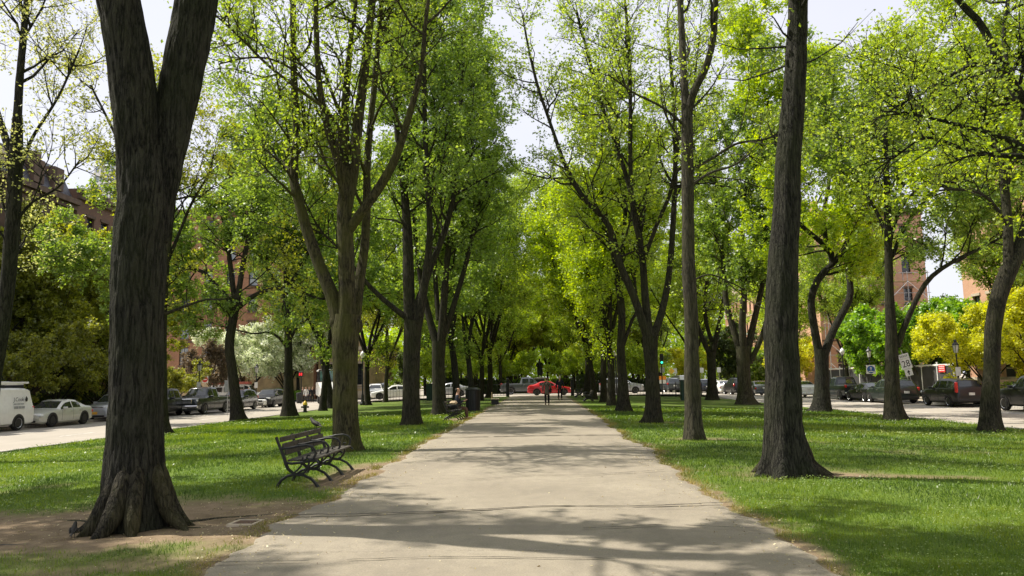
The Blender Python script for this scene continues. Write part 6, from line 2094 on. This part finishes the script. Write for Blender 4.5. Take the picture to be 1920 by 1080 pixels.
def hand(verts, edges, wrist, d, side, s=1.0):
    """five short fingers rooted in a palm; verts/edges are extended"""
    w = np.array(verts[wrist][:3]); d = unit(np.array(d, float))
    acr = unit(np.cross(d, np.array([side * .3, 0, 1.])) + 1e-6)
    palm = w + d * .075 * s
    verts.append((*palm, .036 * s, .018 * s)); pi = len(verts) - 1; edges.append((wrist, pi))
    for k, (off, ln) in enumerate(((-.027, .062), (-.009, .075), (.009, .07), (.027, .055))):
        a = palm + acr * off * s + d * .03 * s; b = a + (d * .8 + np.array([0, 0, -.25])) * ln * s
        verts.append((*a, .0085 * s)); verts.append((*b, .007 * s))
        edges += [(pi, len(verts) - 2), (len(verts) - 2, len(verts) - 1)]
    a = w + d * .03 * s - acr * .032 * s; b = a + (d * .7 - acr * .6) * .05 * s
    verts.append((*a, .011 * s)); verts.append((*b, .009 * s)); edges += [(wrist, len(verts) - 2), (len(verts) - 2, len(verts) - 1)]

def person(loc, rz, label, H=1.72, coat='cloth_taupe', trousers='cloth_black', shoe='cloth_black', hair='hair_dark', coat_len=.52, step=.0, seated=False, hat=None, bag=None, arms='down', group=None, skirt=False):
    """local: faces +y; x to its right"""
    k = H / 1.75
    root = empty('person', loc, rz, label, 'person', group)
    hz = .93 * k if not seated else .50
    hip = np.array([0, 0 if not seated else -.02, hz])
    lean = .03 if not seated else .10
    P = lambda x, y, z: (x * k, y * k, z * k)
    sh = hip[2] + .52 * k; nk = hip[2] + .60 * k; hd = hip[2] + .74 * k
    ln = lambda z: hip[1] + lean * (z - hip[2]) / (.6 * k)
    # bare body: head, neck, trunk, arms to fingers, legs - one continuous surface
    V = [(0, hip[1], hip[2], .12 * k, .095 * k), (0, ln(hip[2] + .25 * k), hip[2] + .25 * k, .115 * k, .085 * k), (0, ln(sh), sh - .05 * k, .145 * k, .09 * k), (0, ln(nk), nk, .052 * k), (0, ln(nk) + .01, hd - .03 * k, .068 * k, .08 * k), (0, ln(nk) + .012, hd + .05 * k, .072 * k, .088 * k), (0, ln(nk) + .01, hd + .10 * k, .05 * k, .06 * k)]
    E = [(0, 1), (1, 2), (2, 3), (3, 4), (4, 5), (5, 6)]
    # nose
    V.append((0, ln(nk) + .11 * k, hd + .01 * k, .012 * k)); E.append((4, len(V) - 1))
    legs = []; armsj = []
    for s in (-1, 1):
        st = step * s
        if seated:
            knee = (s * .11, .44 * k, .50); ank = (s * .11, .46 * k, .09); toe = (s * .12, .60 * k, .04)
            h = (s * .09 * k, hip[1] + .02, .49)
        else:
            h = (s * .09 * k, 0, hip[2] - .03); knee = (s * .10 * k, st * .5 + .02, .49 * k); ank = (s * .10 * k, st - (.05 if st < 0 else 0), .09 * k + (.05 if st < 0 else 0)); toe = (s * .115 * k, st + .12, .035 * k)
        b = len(V)
        V += [(*h, .085 * k), (*knee, .055 * k), (*ank, .038 * k), (*toe, .035 * k, .028 * k)]
        E += [(0, b), (b, b + 1), (b + 1, b + 2), (b + 2, b + 3)]
        legs.append([h, knee, ank, toe])
        shd = (s * .19 * k, ln(sh), sh - .03 * k)
        if arms == 'down':
            el = (s * .25 * k, ln(sh) - .03 - .08 * step * s, sh - .31 * k); wr = (s * .25 * k, ln(sh) + .05 - .25 * step * s, sh - .55 * k); d = (0, .2, -1)
        elif arms == 'front':
            el = (s * .24 * k, ln(sh) + .05, sh - .30 * k); wr = (s * .10 * k, ln(sh) + .28, sh - .22 * k); d = (-s * .3, .7, .4)
        else:
            el = (s * .25 * k, ln(sh) + .04, sh - .30 * k); wr = (s * .14 * k, ln(sh) + .28, sh - .36 * k); d = (-s * .3, 1, -.1)
        b = len(V)
        V += [(*shd, .055 * k), (*el, .040 * k), (*wr, .027 * k)]
        E += [(2, b), (b, b + 1), (b + 1, b + 2)]
        hand(V, E, b + 2, d, s, k)
        armsj.append([shd, el, wr])
    skin_obj('body', V, E, 'skin', root, 1)
    # trousers
    V = [(0, hip[1], hip[2] + .06 * k, .13 * k, .105 * k), (0, hip[1], hip[2] - .02, .14 * k, .115 * k)]; E = [(0, 1)]
    for L_ in legs:
        b = len(V)
        V += [(L_[0][0], L_[0][1], L_[0][2] - (.03 if not seated else 0), .10 * k), (*L_[1], .072 * k), (*L_[2][:2], L_[2][2] + .01, .062 * k)]
        E += [(1, b), (b, b + 1), (b + 1, b + 2)]
    skin_obj('trousers', V, E, trousers, root, 1)
    for L_ in legs:
        a, t = np.array(L_[2]), np.array(L_[3])
        skin_obj('shoe', [(a[0], a[1] - .05, .045 + (a[2] - .09 * k if not seated else 0), .042), (a[0], (a[1] + t[1]) / 2, .05 + (a[2] - .09 * k if not seated else 0), .046, .04), (t[0], t[1] + .03, .04, .038, .03)], [(0, 1), (1, 2)], shoe, root, 1)
    # coat with sleeves
    bt = hip[2] - coat_len * .5 * k if not seated else hip[2] - .04
    V = [(0, ln(hip[2] + .28 * k), hip[2] + .28 * k, .15 * k, .115 * k), (0, ln(sh), sh - .04 * k, .175 * k, .115 * k), (0, ln(nk), nk - .015 * k, .075 * k), (0, hip[1], hip[2] + .05 * k, .165 * k, .13 * k), (0, hip[1], bt, (.20 if coat_len > .4 else .17) * k, .15 * k)]
    E = [(0, 1), (1, 2), (0, 3), (3, 4)]
    for A in armsj:
        b = len(V)
        V += [(*A[0], .075 * k), (*A[1], .060 * k), (*A[2], .048 * k)]
        E += [(1, b), (b, b + 1), (b + 1, b + 2)]
    skin_obj('coat', V, E, coat, root, 1)
    # hair
    hy = ln(nk)
    skin_obj('hair', [(0, hy - .03, hd + .09 * k, .078 * k, .085 * k), (0, hy - .045, hd + .02 * k, .080 * k, .07 * k), (0, hy - .045, hd - .06 * k, .055 * k, .045 * k)], [(0, 1), (1, 2)], hair, root, 1)
    for s in (-1, 1):
        MB().lathe([(0, -.012), (.02, -.006), (.022, .006), (0, .012)], (s * .078 * k, hy + .005, hd), 8, axis=0).build('ear', 'skin', root)
        MB().lathe([(0, -.004), (.009, 0), (0, .004)], (s * .028 * k, hy + .088 * k, hd + .035 * k), 6, axis=1).build('eye', 'ink', root)
    MB().box(-.022, .022, hy + .078 * k, hy + .084 * k, hd - .045 * k, hd - .037 * k).build('mouth', 'hair_brown', root)
    if hat:
        MB().lathe([(0, hd + .16 * k), (.07 * k, hd + .15 * k), (.092 * k, hd + .08 * k), (.095 * k, hd + .05 * k), (0, hd + .05 * k)], (0, hy, 0), 14).build('hat', hat, root)
    return root
GZ = lambda x, y: 0.02
o = person((at(1025.5, 735, 47.5)[0], 47.5, .03), 0, 'person walking away in a taupe belted coat with a shoulder bag', 1.66, 'cloth_taupe', 'cloth_black', hair='hair_brown', coat_len=.62, step=.09)
t = empty('shoulder_bag', (o.location[0] + .20, 47.45, .80), 0, 'black shoulder bag on the right hip of the taupe coat', 'bag')
MB().box(-.05, .09, -.13, .13, 0, .26, .04).build('pouch', 'cloth_black', t)
MB().tube([(.02, -.10, .25), (-.10, -.135, .42), (-.26, -.125, .62), (-.33, -.06, .70), (-.34, .03, .71), (-.25, .15, .60), (-.08, .165, .40), (.02, .11, .25)], .014, 5).build('strap', 'cloth_black', t)
person((at(1050, 735, 59.5)[0], 59.5, .03), R(-6), 'person in dark navy clothes walking ahead at right, pale hair', 1.80, 'cloth_navy', 'cloth_black', hair='hair_grey', coat_len=.3, step=.14, shoe='cloth_black')
# seated person
bl = b2.location
o = person((bl[0] + .02, bl[1] + 1.35, bl[2] - .02), R(-90), 'person sitting bent forward on the bench in dark jacket and brown trousers', 1.75, 'cloth_navy', 'cloth_brown', hair='hair_dark', coat_len=.2, seated=True, arms='front')
t = empty('bag', (bl[0] + .0, bl[1] + .62, bl[2] + .445), 0, 'beige topped bag lying on the bench beside the seated person', 'bag')
MB().box(-.16, .16, -.24, .24, 0, .22, .06).build('sack', 'cloth_black', t)
MB().box(-.15, .15, -.22, .22, .205, .36, .07).build('top_flap', 'cloth_beige', t)
# the one in beige on the left pavement
p = at(466, 740, 70)
person((p[0], 70, ZP), R(200), 'person in a long beige coat on the left pavement near the lamp', 1.62, 'cloth_beige', 'cloth_brown', hair='hair_dark', coat_len=.62)
t = empty('tote_bag', (p[0] + .42, 70, ZP + .30), 0, 'pale bag held low beside the beige coat', 'bag')
MB().box(-.14, .14, -.08, .08, 0, .34, .05).build('pouch', 'cloth_white', t)
MB().tube([(-.08, 0, .33), (-.14, 0, .46), (-.18, 0, .46), (-.12, 0, .33)], .012, 5).build('strap', 'cloth_beige', t)
for px, Y, c, lb, tr in ((574, 84, 'cloth_white', 'pedestrian in a white top waiting at the left crossing', 'cloth_navy'), (580, 85.5, 'cloth_navy', 'pedestrian in a dark top at the left crossing', 'cloth_navy'),
                     (586, 84.5, 'cloth_black', 'pedestrian in black beside the others at the left crossing', 'cloth_black'), (568, 86, 'cloth_taupe', 'pedestrian in a taupe jacket, leftmost at the left crossing', 'cloth_black')):
    q = at(px, 740, Y); person((q[0], Y, float(RZ(q[0], Y))), R(160 + px % 40), lb, 1.7, c, tr, group='pedestrians at the left crossing')
q = at(1650, 720, 58); person((28.9, 66, ZP), R(30), 'person in a blue jacket behind the parked cars at right', 1.7, 'cloth_blue', 'cloth_black', hair='hair_brown')

# ------------------------------------------------------------------ street lamps
def lantern_lamp(x, y, z, H, label, paper=False):
    t = empty('street_lamp', (x, y, z), 0, label, 'street lamp', 'gas lantern lamps')
    MB().lathe([(0, 0), (.17, 0), (.17, .12), (.13, .18), (.12, .55), (.075, .66), (.06, .9), (.045, 2.2), (.042, H - 1.05), (.07, H - 1.02), (.04, H - .95), (.03, H - .85), (0, H - .85)], (0, 0, 0), 14).build('pole', 'iron_black', t)
    MB().tube([(-.32, 0, H - 1.18), (.32, 0, H - 1.18)], .016, 6).build('ladder_bar', 'iron_black', t)
    h0 = H - .84
    MB().lathe([(0, h0), (.13, h0), (.20, h0 + .48), (0, h0 + .48)], (0, 0, 0), 6).build('lantern_glass', 'lantern_glass', t)
    for k in range(6):
        a = 2 * math.pi * k / 6
        MB().tube([(.135 * math.cos(a), .135 * math.sin(a), h0), (.208 * math.cos(a), .208 * math.sin(a), h0 + .49)], .012, 4).build('lantern_bar', 'iron_black', t)
    MB().lathe([(.0, h0 + .485), (.25, h0 + .49), (.23, h0 + .53), (.10, h0 + .68), (.09, h0 + .74), (.11, h0 + .76), (.03, h0 + .84), (0, h0 + .86)], (0, 0, 0), 6).build('roof', 'iron_black', t)
    if paper:
        MB().box(-.16, .16, -.07, -.055, H - 2.3, H - 1.75).build('notice', 'sign_white', t)
    return t
def globe_lamp(x, y, z, H, label):
    t = empty('street_lamp', (x, y, z), 0, label, 'street lamp', 'white globe lamps')
    MB().lathe([(0, 0), (.22, 0), (.22, .15), (.14, .3), (.12, .8), (.07, 1.0), (.055, H - .75), (.11, H - .66), (.06, H - .6), (0, H - .6)], (0, 0, 0), 12).build('pole', 'iron_black', t)
    MB().lathe([(0, H - .61), (.10, H - .60), (.21, H - .42), (.22, H - .28), (.12, H - .10), (.05, H - .06), (.04, H), (0, H)], (0, 0, 0), 14).build('globe', 'globe', t, smooth_=True)
    return t
def lx(u, Y): return at(u, 700, Y)[0]
lantern_lamp(lx(374, 63), 63, ZP, 3.95, 'black lantern lamp behind the dark pickup trucks at left', True)
lantern_lamp(lx(481, 74), 74, ZP, 3.9, 'black lantern lamp behind the black crossover at left', True)
lantern_lamp(lx(1796, 50.5), 50.5, ZP, 4.0, 'black lantern lamp in front of the golden tree', True)
lantern_lamp(lx(1632, 64), 64, ZP, 4.1, 'black lantern lamp carrying the round blue sign')
lantern_lamp(lx(1661, 72), 72, ZP, 4.6, 'black lamp post just left of the trunk by the 28 sign')
globe_lamp(lx(1582, 71), 71, ZP, 4.3, 'white acorn globe lamp above the dark pickup at right')
globe_lamp(lx(680, 66), 66, -.3, 4.6, 'black globe lamp post beside a thin trunk near the white tour vehicle')
globe_lamp(lx(1155, 79), 79, -.2, 4.7, 'white globe lamp behind the fourth right trunk')
globe_lamp(lx(836, 96), 96, -.3, 4.2, 'globe lamp behind the forked tree by the seated person')

# ------------------------------------------------------------------ signs
def sign_post(name, x, y, z, H, label, tilt=0.0, r=.028, mat='galvanised', rz=0):
    t = empty(name, (x, y, z), rz, label, 'sign')
    t.rotation_euler = (0, tilt, rz)
    MB().tube([(0, 0, -.1), (0, 0, H)], r, 6).build('post', mat, t)
    return t
def plate(t, w, z0, z1, mat, name='sign_board', y=-.04, x=0, round_=False):
    if round_:
        return MB().lathe([(0, y - .012), (w / 2, y - .012), (w / 2, y), (0, y)], (x, 0, (z0 + z1) / 2), 24, axis=1).build(name, mat, t)
    return MB().box(x - w / 2, x + w / 2, y - .012, y, z0, z1, .004).build(name, mat, t)
YS = 54.0
p = at(1702, 700, YS)
t = sign_post('route_sign', p[0] + .55, YS, ZP, 3.72, 'tilted white route sign reading 28 above an arrow', tilt=R(-14)); t.scale = (.86, .9, .97)
plate(t, .82, 3.10, 3.42, 'sign_white'); plate(t, .82, 2.35, 3.085, 'sign_white'); plate(t, .60, 1.85, 2.335, 'sign_white')
for k in range(5): MB().box(-.32 + k * .13, -.23 + k * .13, -.058, -.053, 3.19, 3.34).build('print', 'sign_grey', t)
text_obj('numerals', '28', .66, 'ink', t, (0, -.056, 2.70), (R(90), 0, 0))
MB().prism([(-.04, 1.93), (.04, 1.93), (.04, 2.10), (.13, 2.10), (0, 2.27), (-.13, 2.10), (-.04, 2.10)], 1, -.060, -.054).build('arrow', 'ink', t)
lp = [o for o in bpy.data.objects if o.get('label', '').startswith('black lantern lamp carrying')][0]
t = empty('direction_sign', (lp.location[0], lp.location[1] - .10, ZP), 0, 'blue round arrow sign on a white square on the lamp post', 'sign')
plate(t, .72, 1.92, 2.62, 'sign_white'); plate(t, .60, 1.97, 2.57, 'sign_blue', 'disc', -.054, round_=True)
MB().prism([(-.03, 2.20), (.03, 2.20), (.03, 2.36), (.10, 2.36), (0, 2.49), (-.10, 2.36), (-.03, 2.36)], 1, -.072, -.067).build('arrow', 'sign_white', t)
MB().box(-.2, .2, -.072, -.067, 2.08, 2.14).build('print', 'sign_white', t)
t = sign_post('parking_sign', lx(427, 53), 53, -.35, 2.9, 'grey back of a rectangular sign beside the crooked trunk at left')
plate(t, .52, 1.55, 2.33, 'sign_grey', y=.04)
t.location = (lx(428, 53), 53, -.42)
t = sign_post('no_entry_sign', lx(385, 78), 78, ZP, 2.9, 'small red and white no entry sign right of the left lantern lamp')
plate(t, .66, 2.2, 2.86, 'sign_white'); plate(t, .58, 2.24, 2.82, 'sign_red', 'disc', -.054, round_=True)
MB().box(-.2, .2, -.072, -.067, 2.49, 2.57).build('bar', 'sign_white', t)
t = sign_post('warning_sign', lx(1259, 98), 98, -.4, 3.3, 'yellow diamond sign behind the green traffic light')
MB().prism([(0, 2.35), (.42, 2.77), (0, 3.19), (-.42, 2.77)], 1, -.055, -.04).build('sign_board', 'sign_yellow', t)
for u, Y, c, lb in ((1266, 99, 'sign_white', 'pale small sign right of the yellow diamond sign'), (1316, 97, 'sign_white', 'small white sign left of the Y shaped tree'), (1348, 96, 'sign_white', 'small white sign right of the Y shaped tree')):
    t = sign_post('small_sign', lx(u, Y), Y, -.4, 3.2, lb); plate(t, .46, 2.5, 3.1, c)
t = sign_post('work_sign', lx(1242, 84), 84, -.2, 2.4, 'orange and white work sign below the green traffic light')
plate(t, .75, 1.55, 1.95, 'sign_orange'); plate(t, .70, 1.15, 1.54, 'sign_white'); plate(t, .48, 2.3, 2.85, 'sign_grey')
t = sign_post('street_sign', lx(597, 84), 84, -.2, 3.3, 'small white sign beside the pedestrians at left')
plate(t, .25, 2.0, 2.9, 'sign_white')
# signals
def signal(x, y, z, H, label, lens, col, kind='traffic'):
    t = empty('traffic_light', (x, y, z), 0, label, 'traffic light')
    MB().tube([(0, 0, 0), (0, 0, H)], .06, 8).build('pole', 'iron_black', t)
    if kind == 'traffic':
        MB().box(-.18, .18, -.24, .02 - .10, H - 1.1, H, .03).build('housing', 'iron_black', t)
        for k in range(3):
            zc = H - .2 - .34 * k
            MB().lathe([(0, -.262), (.12, -.262), (.12, -.245), (0, -.245)], (0, 0, zc), 14, axis=1).build('lens', lens if k == 2 else 'black_plastic', t)
            MB().tube([(-.14, -.25, zc), (-.13, -.34, zc + .06), (0, -.38, zc + .145), (.13, -.34, zc + .06), (.14, -.25, zc)], .012, 4).build('visor', 'iron_black', t)
    else:
        MB().box(-.24, .24, -.24, -.06, H - .55, H, .03).build('housing', 'iron_black', t)
        for s in (-.1, .1):
            MB().prism([(s - .06, H - .42), (s + .06, H - .42), (s + .08, H - .2), (s, H - .1), (s - .08, H - .2)], 1, -.25, -.243).build('lens', lens, t)
    return t
pmat('lens_green', (.02, .5, .3), .3, emit=(.05, 1, .6), estr=1.3)
pmat('lens_red', (.6, .02, .02), .3, emit=(1, .05, .05), estr=.7)
signal(lx(1241, 80), 80, -.15, 4.15, 'traffic light showing green behind the right lawn', 'lens_green', None)
signal(lx(565, 80), 80, -.45, 3.3, 'red pedestrian signal right of the black crossover', 'lens_red', None, 'ped')
signal(lx(1535, 82), 82, -.45, 2.6, 'red pedestrian signal left of the dark pickup at right', 'lens_red', None, 'ped')

# ------------------------------------------------------------------ hydrant, bin, boxes, cabinet
p = onground(573, 773, -.33)
t = empty('fire_hydrant', (KERB_L + .55, 52.5, -.36), R(15), 'black fire hydrant with yellow top by the left road', 'hydrant')
t.location[0] = lx(573, 52.5)
MB().lathe([(0, 0), (.17, 0), (.17, .06), (.12, .08), (.115, .45), (.15, .47), (.15, .52), (0, .52)], (0, 0, 0), 14).build('barrel', 'iron_black', t)
MB().lathe([(0, .521), (.15, .521), (.155, .60), (.12, .70), (.05, .76), (.04, .82), (0, .82)], (0, 0, 0), 14).build('bonnet', 'hydrant_yellow', t)
MB().lathe([(0, -.27), (.06, -.27), (.07, -.12), (0, -.10)], (0, 0, .38), 10, axis=0).build('nozzle', 'iron_black', t)
MB().lathe([(0, .10), (.06, .12), (.07, .25), (0, .25)], (0, 0, .38), 10, axis=0).build('nozzle', 'iron_black', t)
MB().lathe([(0, -.24), (.08, -.24), (.09, -.12), (0, -.10)], (0, 0, .36), 10, axis=1).build('nozzle', 'iron_black', t)

xb = lx(886, 41)
t = empty('waste_bin', (xb, 41, -.03), 0, 'big black slatted waste bin beside the path at left', 'bin')
MB().box(-.46, .46, -.46, .46, -.02, .035, .01).build('slab', 'stone_pale', t)
MB().lathe([(0, .05), (.345, .05), (.345, 1.08), (0, 1.08)], (0, 0, 0), 20).build('liner', 'black_plastic', t)
for k in range(26):
    a = 2 * math.pi * k / 26
    x, y = .375 * math.cos(a), .375 * math.sin(a)
    s = MB().box(-.012, .012, -.028, .028, .05, 1.12)
    s.build('slat', 'iron_black', t, (x, y, 0), (0, 0, a))
MB().lathe([(.36, .06), (.40, .06), (.40, .11), (.36, .11)], (0, 0, 0), 24).build('hoop', 'iron_black', t)
MB().lathe([(.0, 1.121), (.41, 1.121), (.42, 1.17), (.30, 1.25), (.14, 1.28), (0, 1.28)], (0, 0, 0), 24).build('lid', 'iron_black', t)

t = empty('ballot_box', (lx(927.5, 52), 52, -.03), 0, 'low black box with pale flat top by the left path edge', 'box')
t.name = 'low_box'
MB().box(-.24, .24, -.24, .24, 0, .36, .02).build('body', 'iron_black', t)
MB().box(-.28, .28, -.28, .28, .363, .42, .01).build('top', 'stone_pale', t)
t = empty('marker_post', (lx(921.5, 53.2), 53.2, -.03), 0, 'short pale post standing behind the low black box', 'post')
MB().lathe([(0, 0), (.06, 0), (.06, .62), (.03, .72), (.03, .82), (0, .84)], (0, 0, 0), 10).build('shaft', 'stone_tan', t)
for u, Y, lb in ((807, 75.0, 'green utility cabinet behind the forked tree at left'), (1283, 62, 'dark green cabinet hidden behind the slim grey trunk')):
    x = lx(u, Y); t = empty('utility_cabinet', (x, Y, float(G(x, Y)) - .03), 0, lb, 'cabinet')
    MB().box(-.36, .36, -.30, .30, 0, 1.55, .02).build('body', 'iron_green', t)
    MB().box(-.40, .40, -.34, .34, 1.553, 1.64, .02).build('lid', 'iron_green', t)
    for k in range(5):
        MB().box(-.28 + k * .13, -.23 + k * .13, -.318, -.303, .2, 1.4).build('slat', 'iron_green', t)
x = lx(583, 76)
t = empty('waste_bin', (lx(562, 78), 78, -.36), 0, 'dark bin at the left crossing near the pedestrians', 'bin')
MB().lathe([(0, 0), (.26, 0), (.32, .9), (0, .9)], (0, 0, 0), 14).build('body', 'black_plastic', t)
MB().lathe([(0, .903), (.34, .903), (.30, 1.05), (0, 1.1)], (0, 0, 0), 14).build('lid', 'black_plastic', t)

# ------------------------------------------------------------------ statue
SY = 101.0
sx_ = lx(1012, SY)
t = empty('statue', (sx_, SY, -.1), 0, 'dark bronze standing figure on a stone pedestal beyond the cross street', 'statue')
MB().box(-1.0, 1.0, -1.0, 1.0, 0, .4, .04).build('base', 'granite', t)
MB().box(-.62, .62, -.62, .62, .403, 1.75, .04).build('shaft', 'bronze', t)
MB().box(-.72, .72, -.72, .72, 1.753, 1.98, .04).build('pedestal_cap', 'granite', t)
Vs = [(0, 0, 3.1, .22, .17), (0, 0, 3.5, .23, .17), (0, 0, 3.85, .25, .16), (0, .0, 4.1, .09), (0, -.04, 4.28, .125, .14), (0, -.02, 4.42, .08),
      (-.15, 0, 3.0, .16), (-.18, -.05, 2.5, .11), (-.18, 0, 2.08, .08), (-.2, -.15, 2.03, .08, .05), (.15, 0, 3.0, .16), (.2, -.12, 2.5, .11), (.2, -.08, 2.08, .08), (.22, -.25, 2.03, .08, .05),
      (-.33, 0, 3.82, .11), (-.42, .02, 3.45, .09), (-.28, -.28, 3.35, .07), (.33, 0, 3.82, .11), (.45, 0, 3.45, .09), (.42, -.05, 3.1, .07)]
skin_obj('figure', Vs, [(0, 1), (1, 2), (2, 3), (3, 4), (4, 5), (0, 6), (6, 7), (7, 8), (8, 9), (0, 10), (10, 11), (11, 12), (12, 13), (2, 14), (14, 15), (15, 16), (2, 17), (17, 18), (18, 19)], 'bronze', t, 1)
skin_obj('cloak', [(0, .08, 3.9, .30, .16), (0, .10, 3.3, .36, .22), (.05, .12, 2.7, .42, .26), (.05, .12, 2.2, .46, .28)], [(0, 1), (1, 2), (2, 3)], 'bronze', t, 1)

# ------------------------------------------------------------------ birds, cover, twigs on the ground
def bird(x, y, z, rz, label, s=1.0):
    t = empty('bird', (x, y, z), rz, label, 'bird'); t.scale = (s, s, s)
    skin_obj('body', [(0, 0, .075, .032, .034), (.0, .045, .10, .033, .035), (0, .075, .125, .022), (0, .092, .150, .021), (0, .115, .148, .006), (0, -.06, .055, .018, .012), (0, -.13, .040, .012, .005)], [(0, 1), (1, 2), (2, 3), (3, 4), (0, 5), (5, 6)], 'bird_dark', t, 2)
    skin_obj('breast', [(0, .035, .075, .026), (0, .062, .105, .024)], [(0, 1)], 'bird_breast', t, 1)
    for k in (-1, 1):
        skin_obj('wing', [(k * .030, .03, .10, .012, .020), (k * .033, -.02, .08, .010, .018), (k * .020, -.08, .06, .005, .009)], [(0, 1), (1, 2)], 'bird_dark', t, 1)
        MB().tube([(k * .014, 0, .05), (k * .014, .005, .0), (k * .014, .025, .0)], .0035, 5).build('leg', 'bird_dark', t)
    return t
bp = b1.location
bird(bp[0] - .30, bp[1] + 1.95, bp[2] + .795, R(60), 'small dark bird perched on the bench back rail', 1.35)
p = onground(137, 1003)
bird(p[0], p[1], float(lawn_z(np.array([p[0]]), np.array([p[1]]))[0]) + .005, R(20), 'small dark bird on bare earth left of the huge trunk', 1.0)

p = onground(461, 979)
t = empty('access_cover', (p[0], p[1], .0), R(-4), 'small square metal access cover with pale rim in the bare earth', 'cover')
zc = float(lawn_z(np.array([p[0]]), np.array([p[1]]))[0])
t.location[2] = zc
rim = MB(); w = .16
rim.box(-w, w, -w, -w + .035, -.03, .022, .004).box(-w, w, w - .035, w, -.03, .022, .004).box(-w, -w + .035, -w + .036, w - .036, -.03, .022, .004).box(w - .035, w, -w + .036, w - .036, -.03, .022, .004)
rim.build('rim', 'stone_pale', t)
MB().box(-w + .036, w - .036, -w + .036, w - .036, -.03, .014).build('lid', 'cloth_brown', t)
# surface roots and fallen sticks round the left tree
rs = np.random.default_rng(5)
def root_ridge(pts, r, label, name='surface_root', mat='bark_grey', cat='root'):
    P = []
    for (x, y) in pts:
        P.append((x, y, float(lawn_z(np.array([x]), np.array([y]))[0])))
    P = np.array(P); P2, R2 = resample(P + np.array([0, 0, -r * .35]), np.linspace(r, r * .35, len(P)), 18)
    P2[:, :2] += (np.stack([fbm(P2[:, 0] * 3, P2[:, 1] * 3, seed=3), fbm(P2[:, 0] * 3 + 9, P2[:, 1] * 3, seed=4)], -1) - .5) * .12
    V, Q = tubes(P2[None], R2[None], 8)
    o = link(name, mesh_np(name, V, Q, None, True), mat)
    return tag(o, label, cat)
root_ridge([(-4.45, 9.35), (-4.1, 9.55), (-3.75, 9.75), (-3.45, 9.8)], .045, 'thick surface root running right from the huge trunk')
root_ridge([(-4.5, 9.0), (-4.25, 9.05), (-3.95, 9.02), (-3.7, 9.1)], .03, 'thin surface root close to the metal cover')
root_ridge([(-5.3, 9.4), (-5.8, 9.7), (-6.3, 9.9)], .04, 'surface root running left behind the huge trunk')
root_ridge([(-6.0, 8.3), (-5.7, 8.34), (-5.45, 8.30)], .014, 'pale fallen stick left of the huge trunk', 'fallen_stick', 'wood_grey', 'stick')
root_ridge([(-3.75, 9.55), (-3.6, 9.7), (-3.35, 9.78)], .016, 'pale fallen stick above the metal cover', 'fallen_stick', 'wood_grey', 'stick')
root_ridge([(4.4, 12.85), (4.75, 12.6), (5.15, 12.45), (5.4, 12.5)], .07, 'mossy surface root spreading right of the single trunk', 'surface_root', 'bark_moss')

# ------------------------------------------------------------------ what closes the view far down the mall
def wood(name, x0, x1, y0, y1, h, n, leaf, mat, label, z0=-.4, seed=1):
    rg = np.random.default_rng(seed)
    x = rg.uniform(x0, x1, n); y = rg.uniform(y0, y1, n)
    top = h * (.45 + .75 * fbm(x * .16, y * .16, seed=seed))
    z = z0 + top * rg.uniform(0, 1, n) ** .8
    C = np.stack([x, y, z], -1)
    nr = unit(rg.normal(0, .8, (n, 3)) + np.array([0, 0, .5])); a = unit(np.cross(nr, rg.normal(0, 1, (n, 3)))); b = np.cross(nr, a)
    s = leaf * rg.uniform(.6, 1.3, n)[:, None]
    V = np.stack([C - a * s * .6, C + b * s * .5, C - b * s * .5 + a * s * .5], 1).reshape(-1, 3)
    tint = np.clip(fbm(x * .3, y * .3, z * .3, seed=seed + 3) + rg.normal(0, .15, n), 0, 1)
    return tag(link(name, mesh_np(name, V, np.arange(3 * n).reshape(-1, 3), {'tint': np.repeat(tint, 3)}), mat), label, 'wood', kind='stuff')
wood('distant_woodland', -70, 75, 205, 225, 24, 60000, .9, 'leaf_lime', 'distant mass of green crowns closing the view', seed=7)
wood('shrubbery', -13, -4.6, 97, 100, 2.4, 16000, .18, 'leaf_dark', 'dark shrubs beyond the cross street, left of the statue', seed=8)
wood('shrubbery', 4.4, 14, 97, 100, 2.6, 16000, .18, 'leaf_dark', 'dark shrubs beyond the cross street, right of the statue', seed=9)
wood('shrubbery', -4.4, -1.4, 103, 107, 2.6, 9000, .2, 'leaf_green', 'shrubs left behind the statue', seed=10)
wood('shrubbery', 1.4, 4.2, 103, 107, 2.6, 9000, .2, 'leaf_green', 'shrubs right behind the statue', seed=11)
wood('shrubbery', -36, -28, 132, 140, 7, 9000, .45, 'leaf_olive', 'bushes far up the left road', seed=12)
wood('shrubbery', 28, 36, 112, 120, 7, 9000, .45, 'leaf_green', 'bushes far up the right road', seed=13)
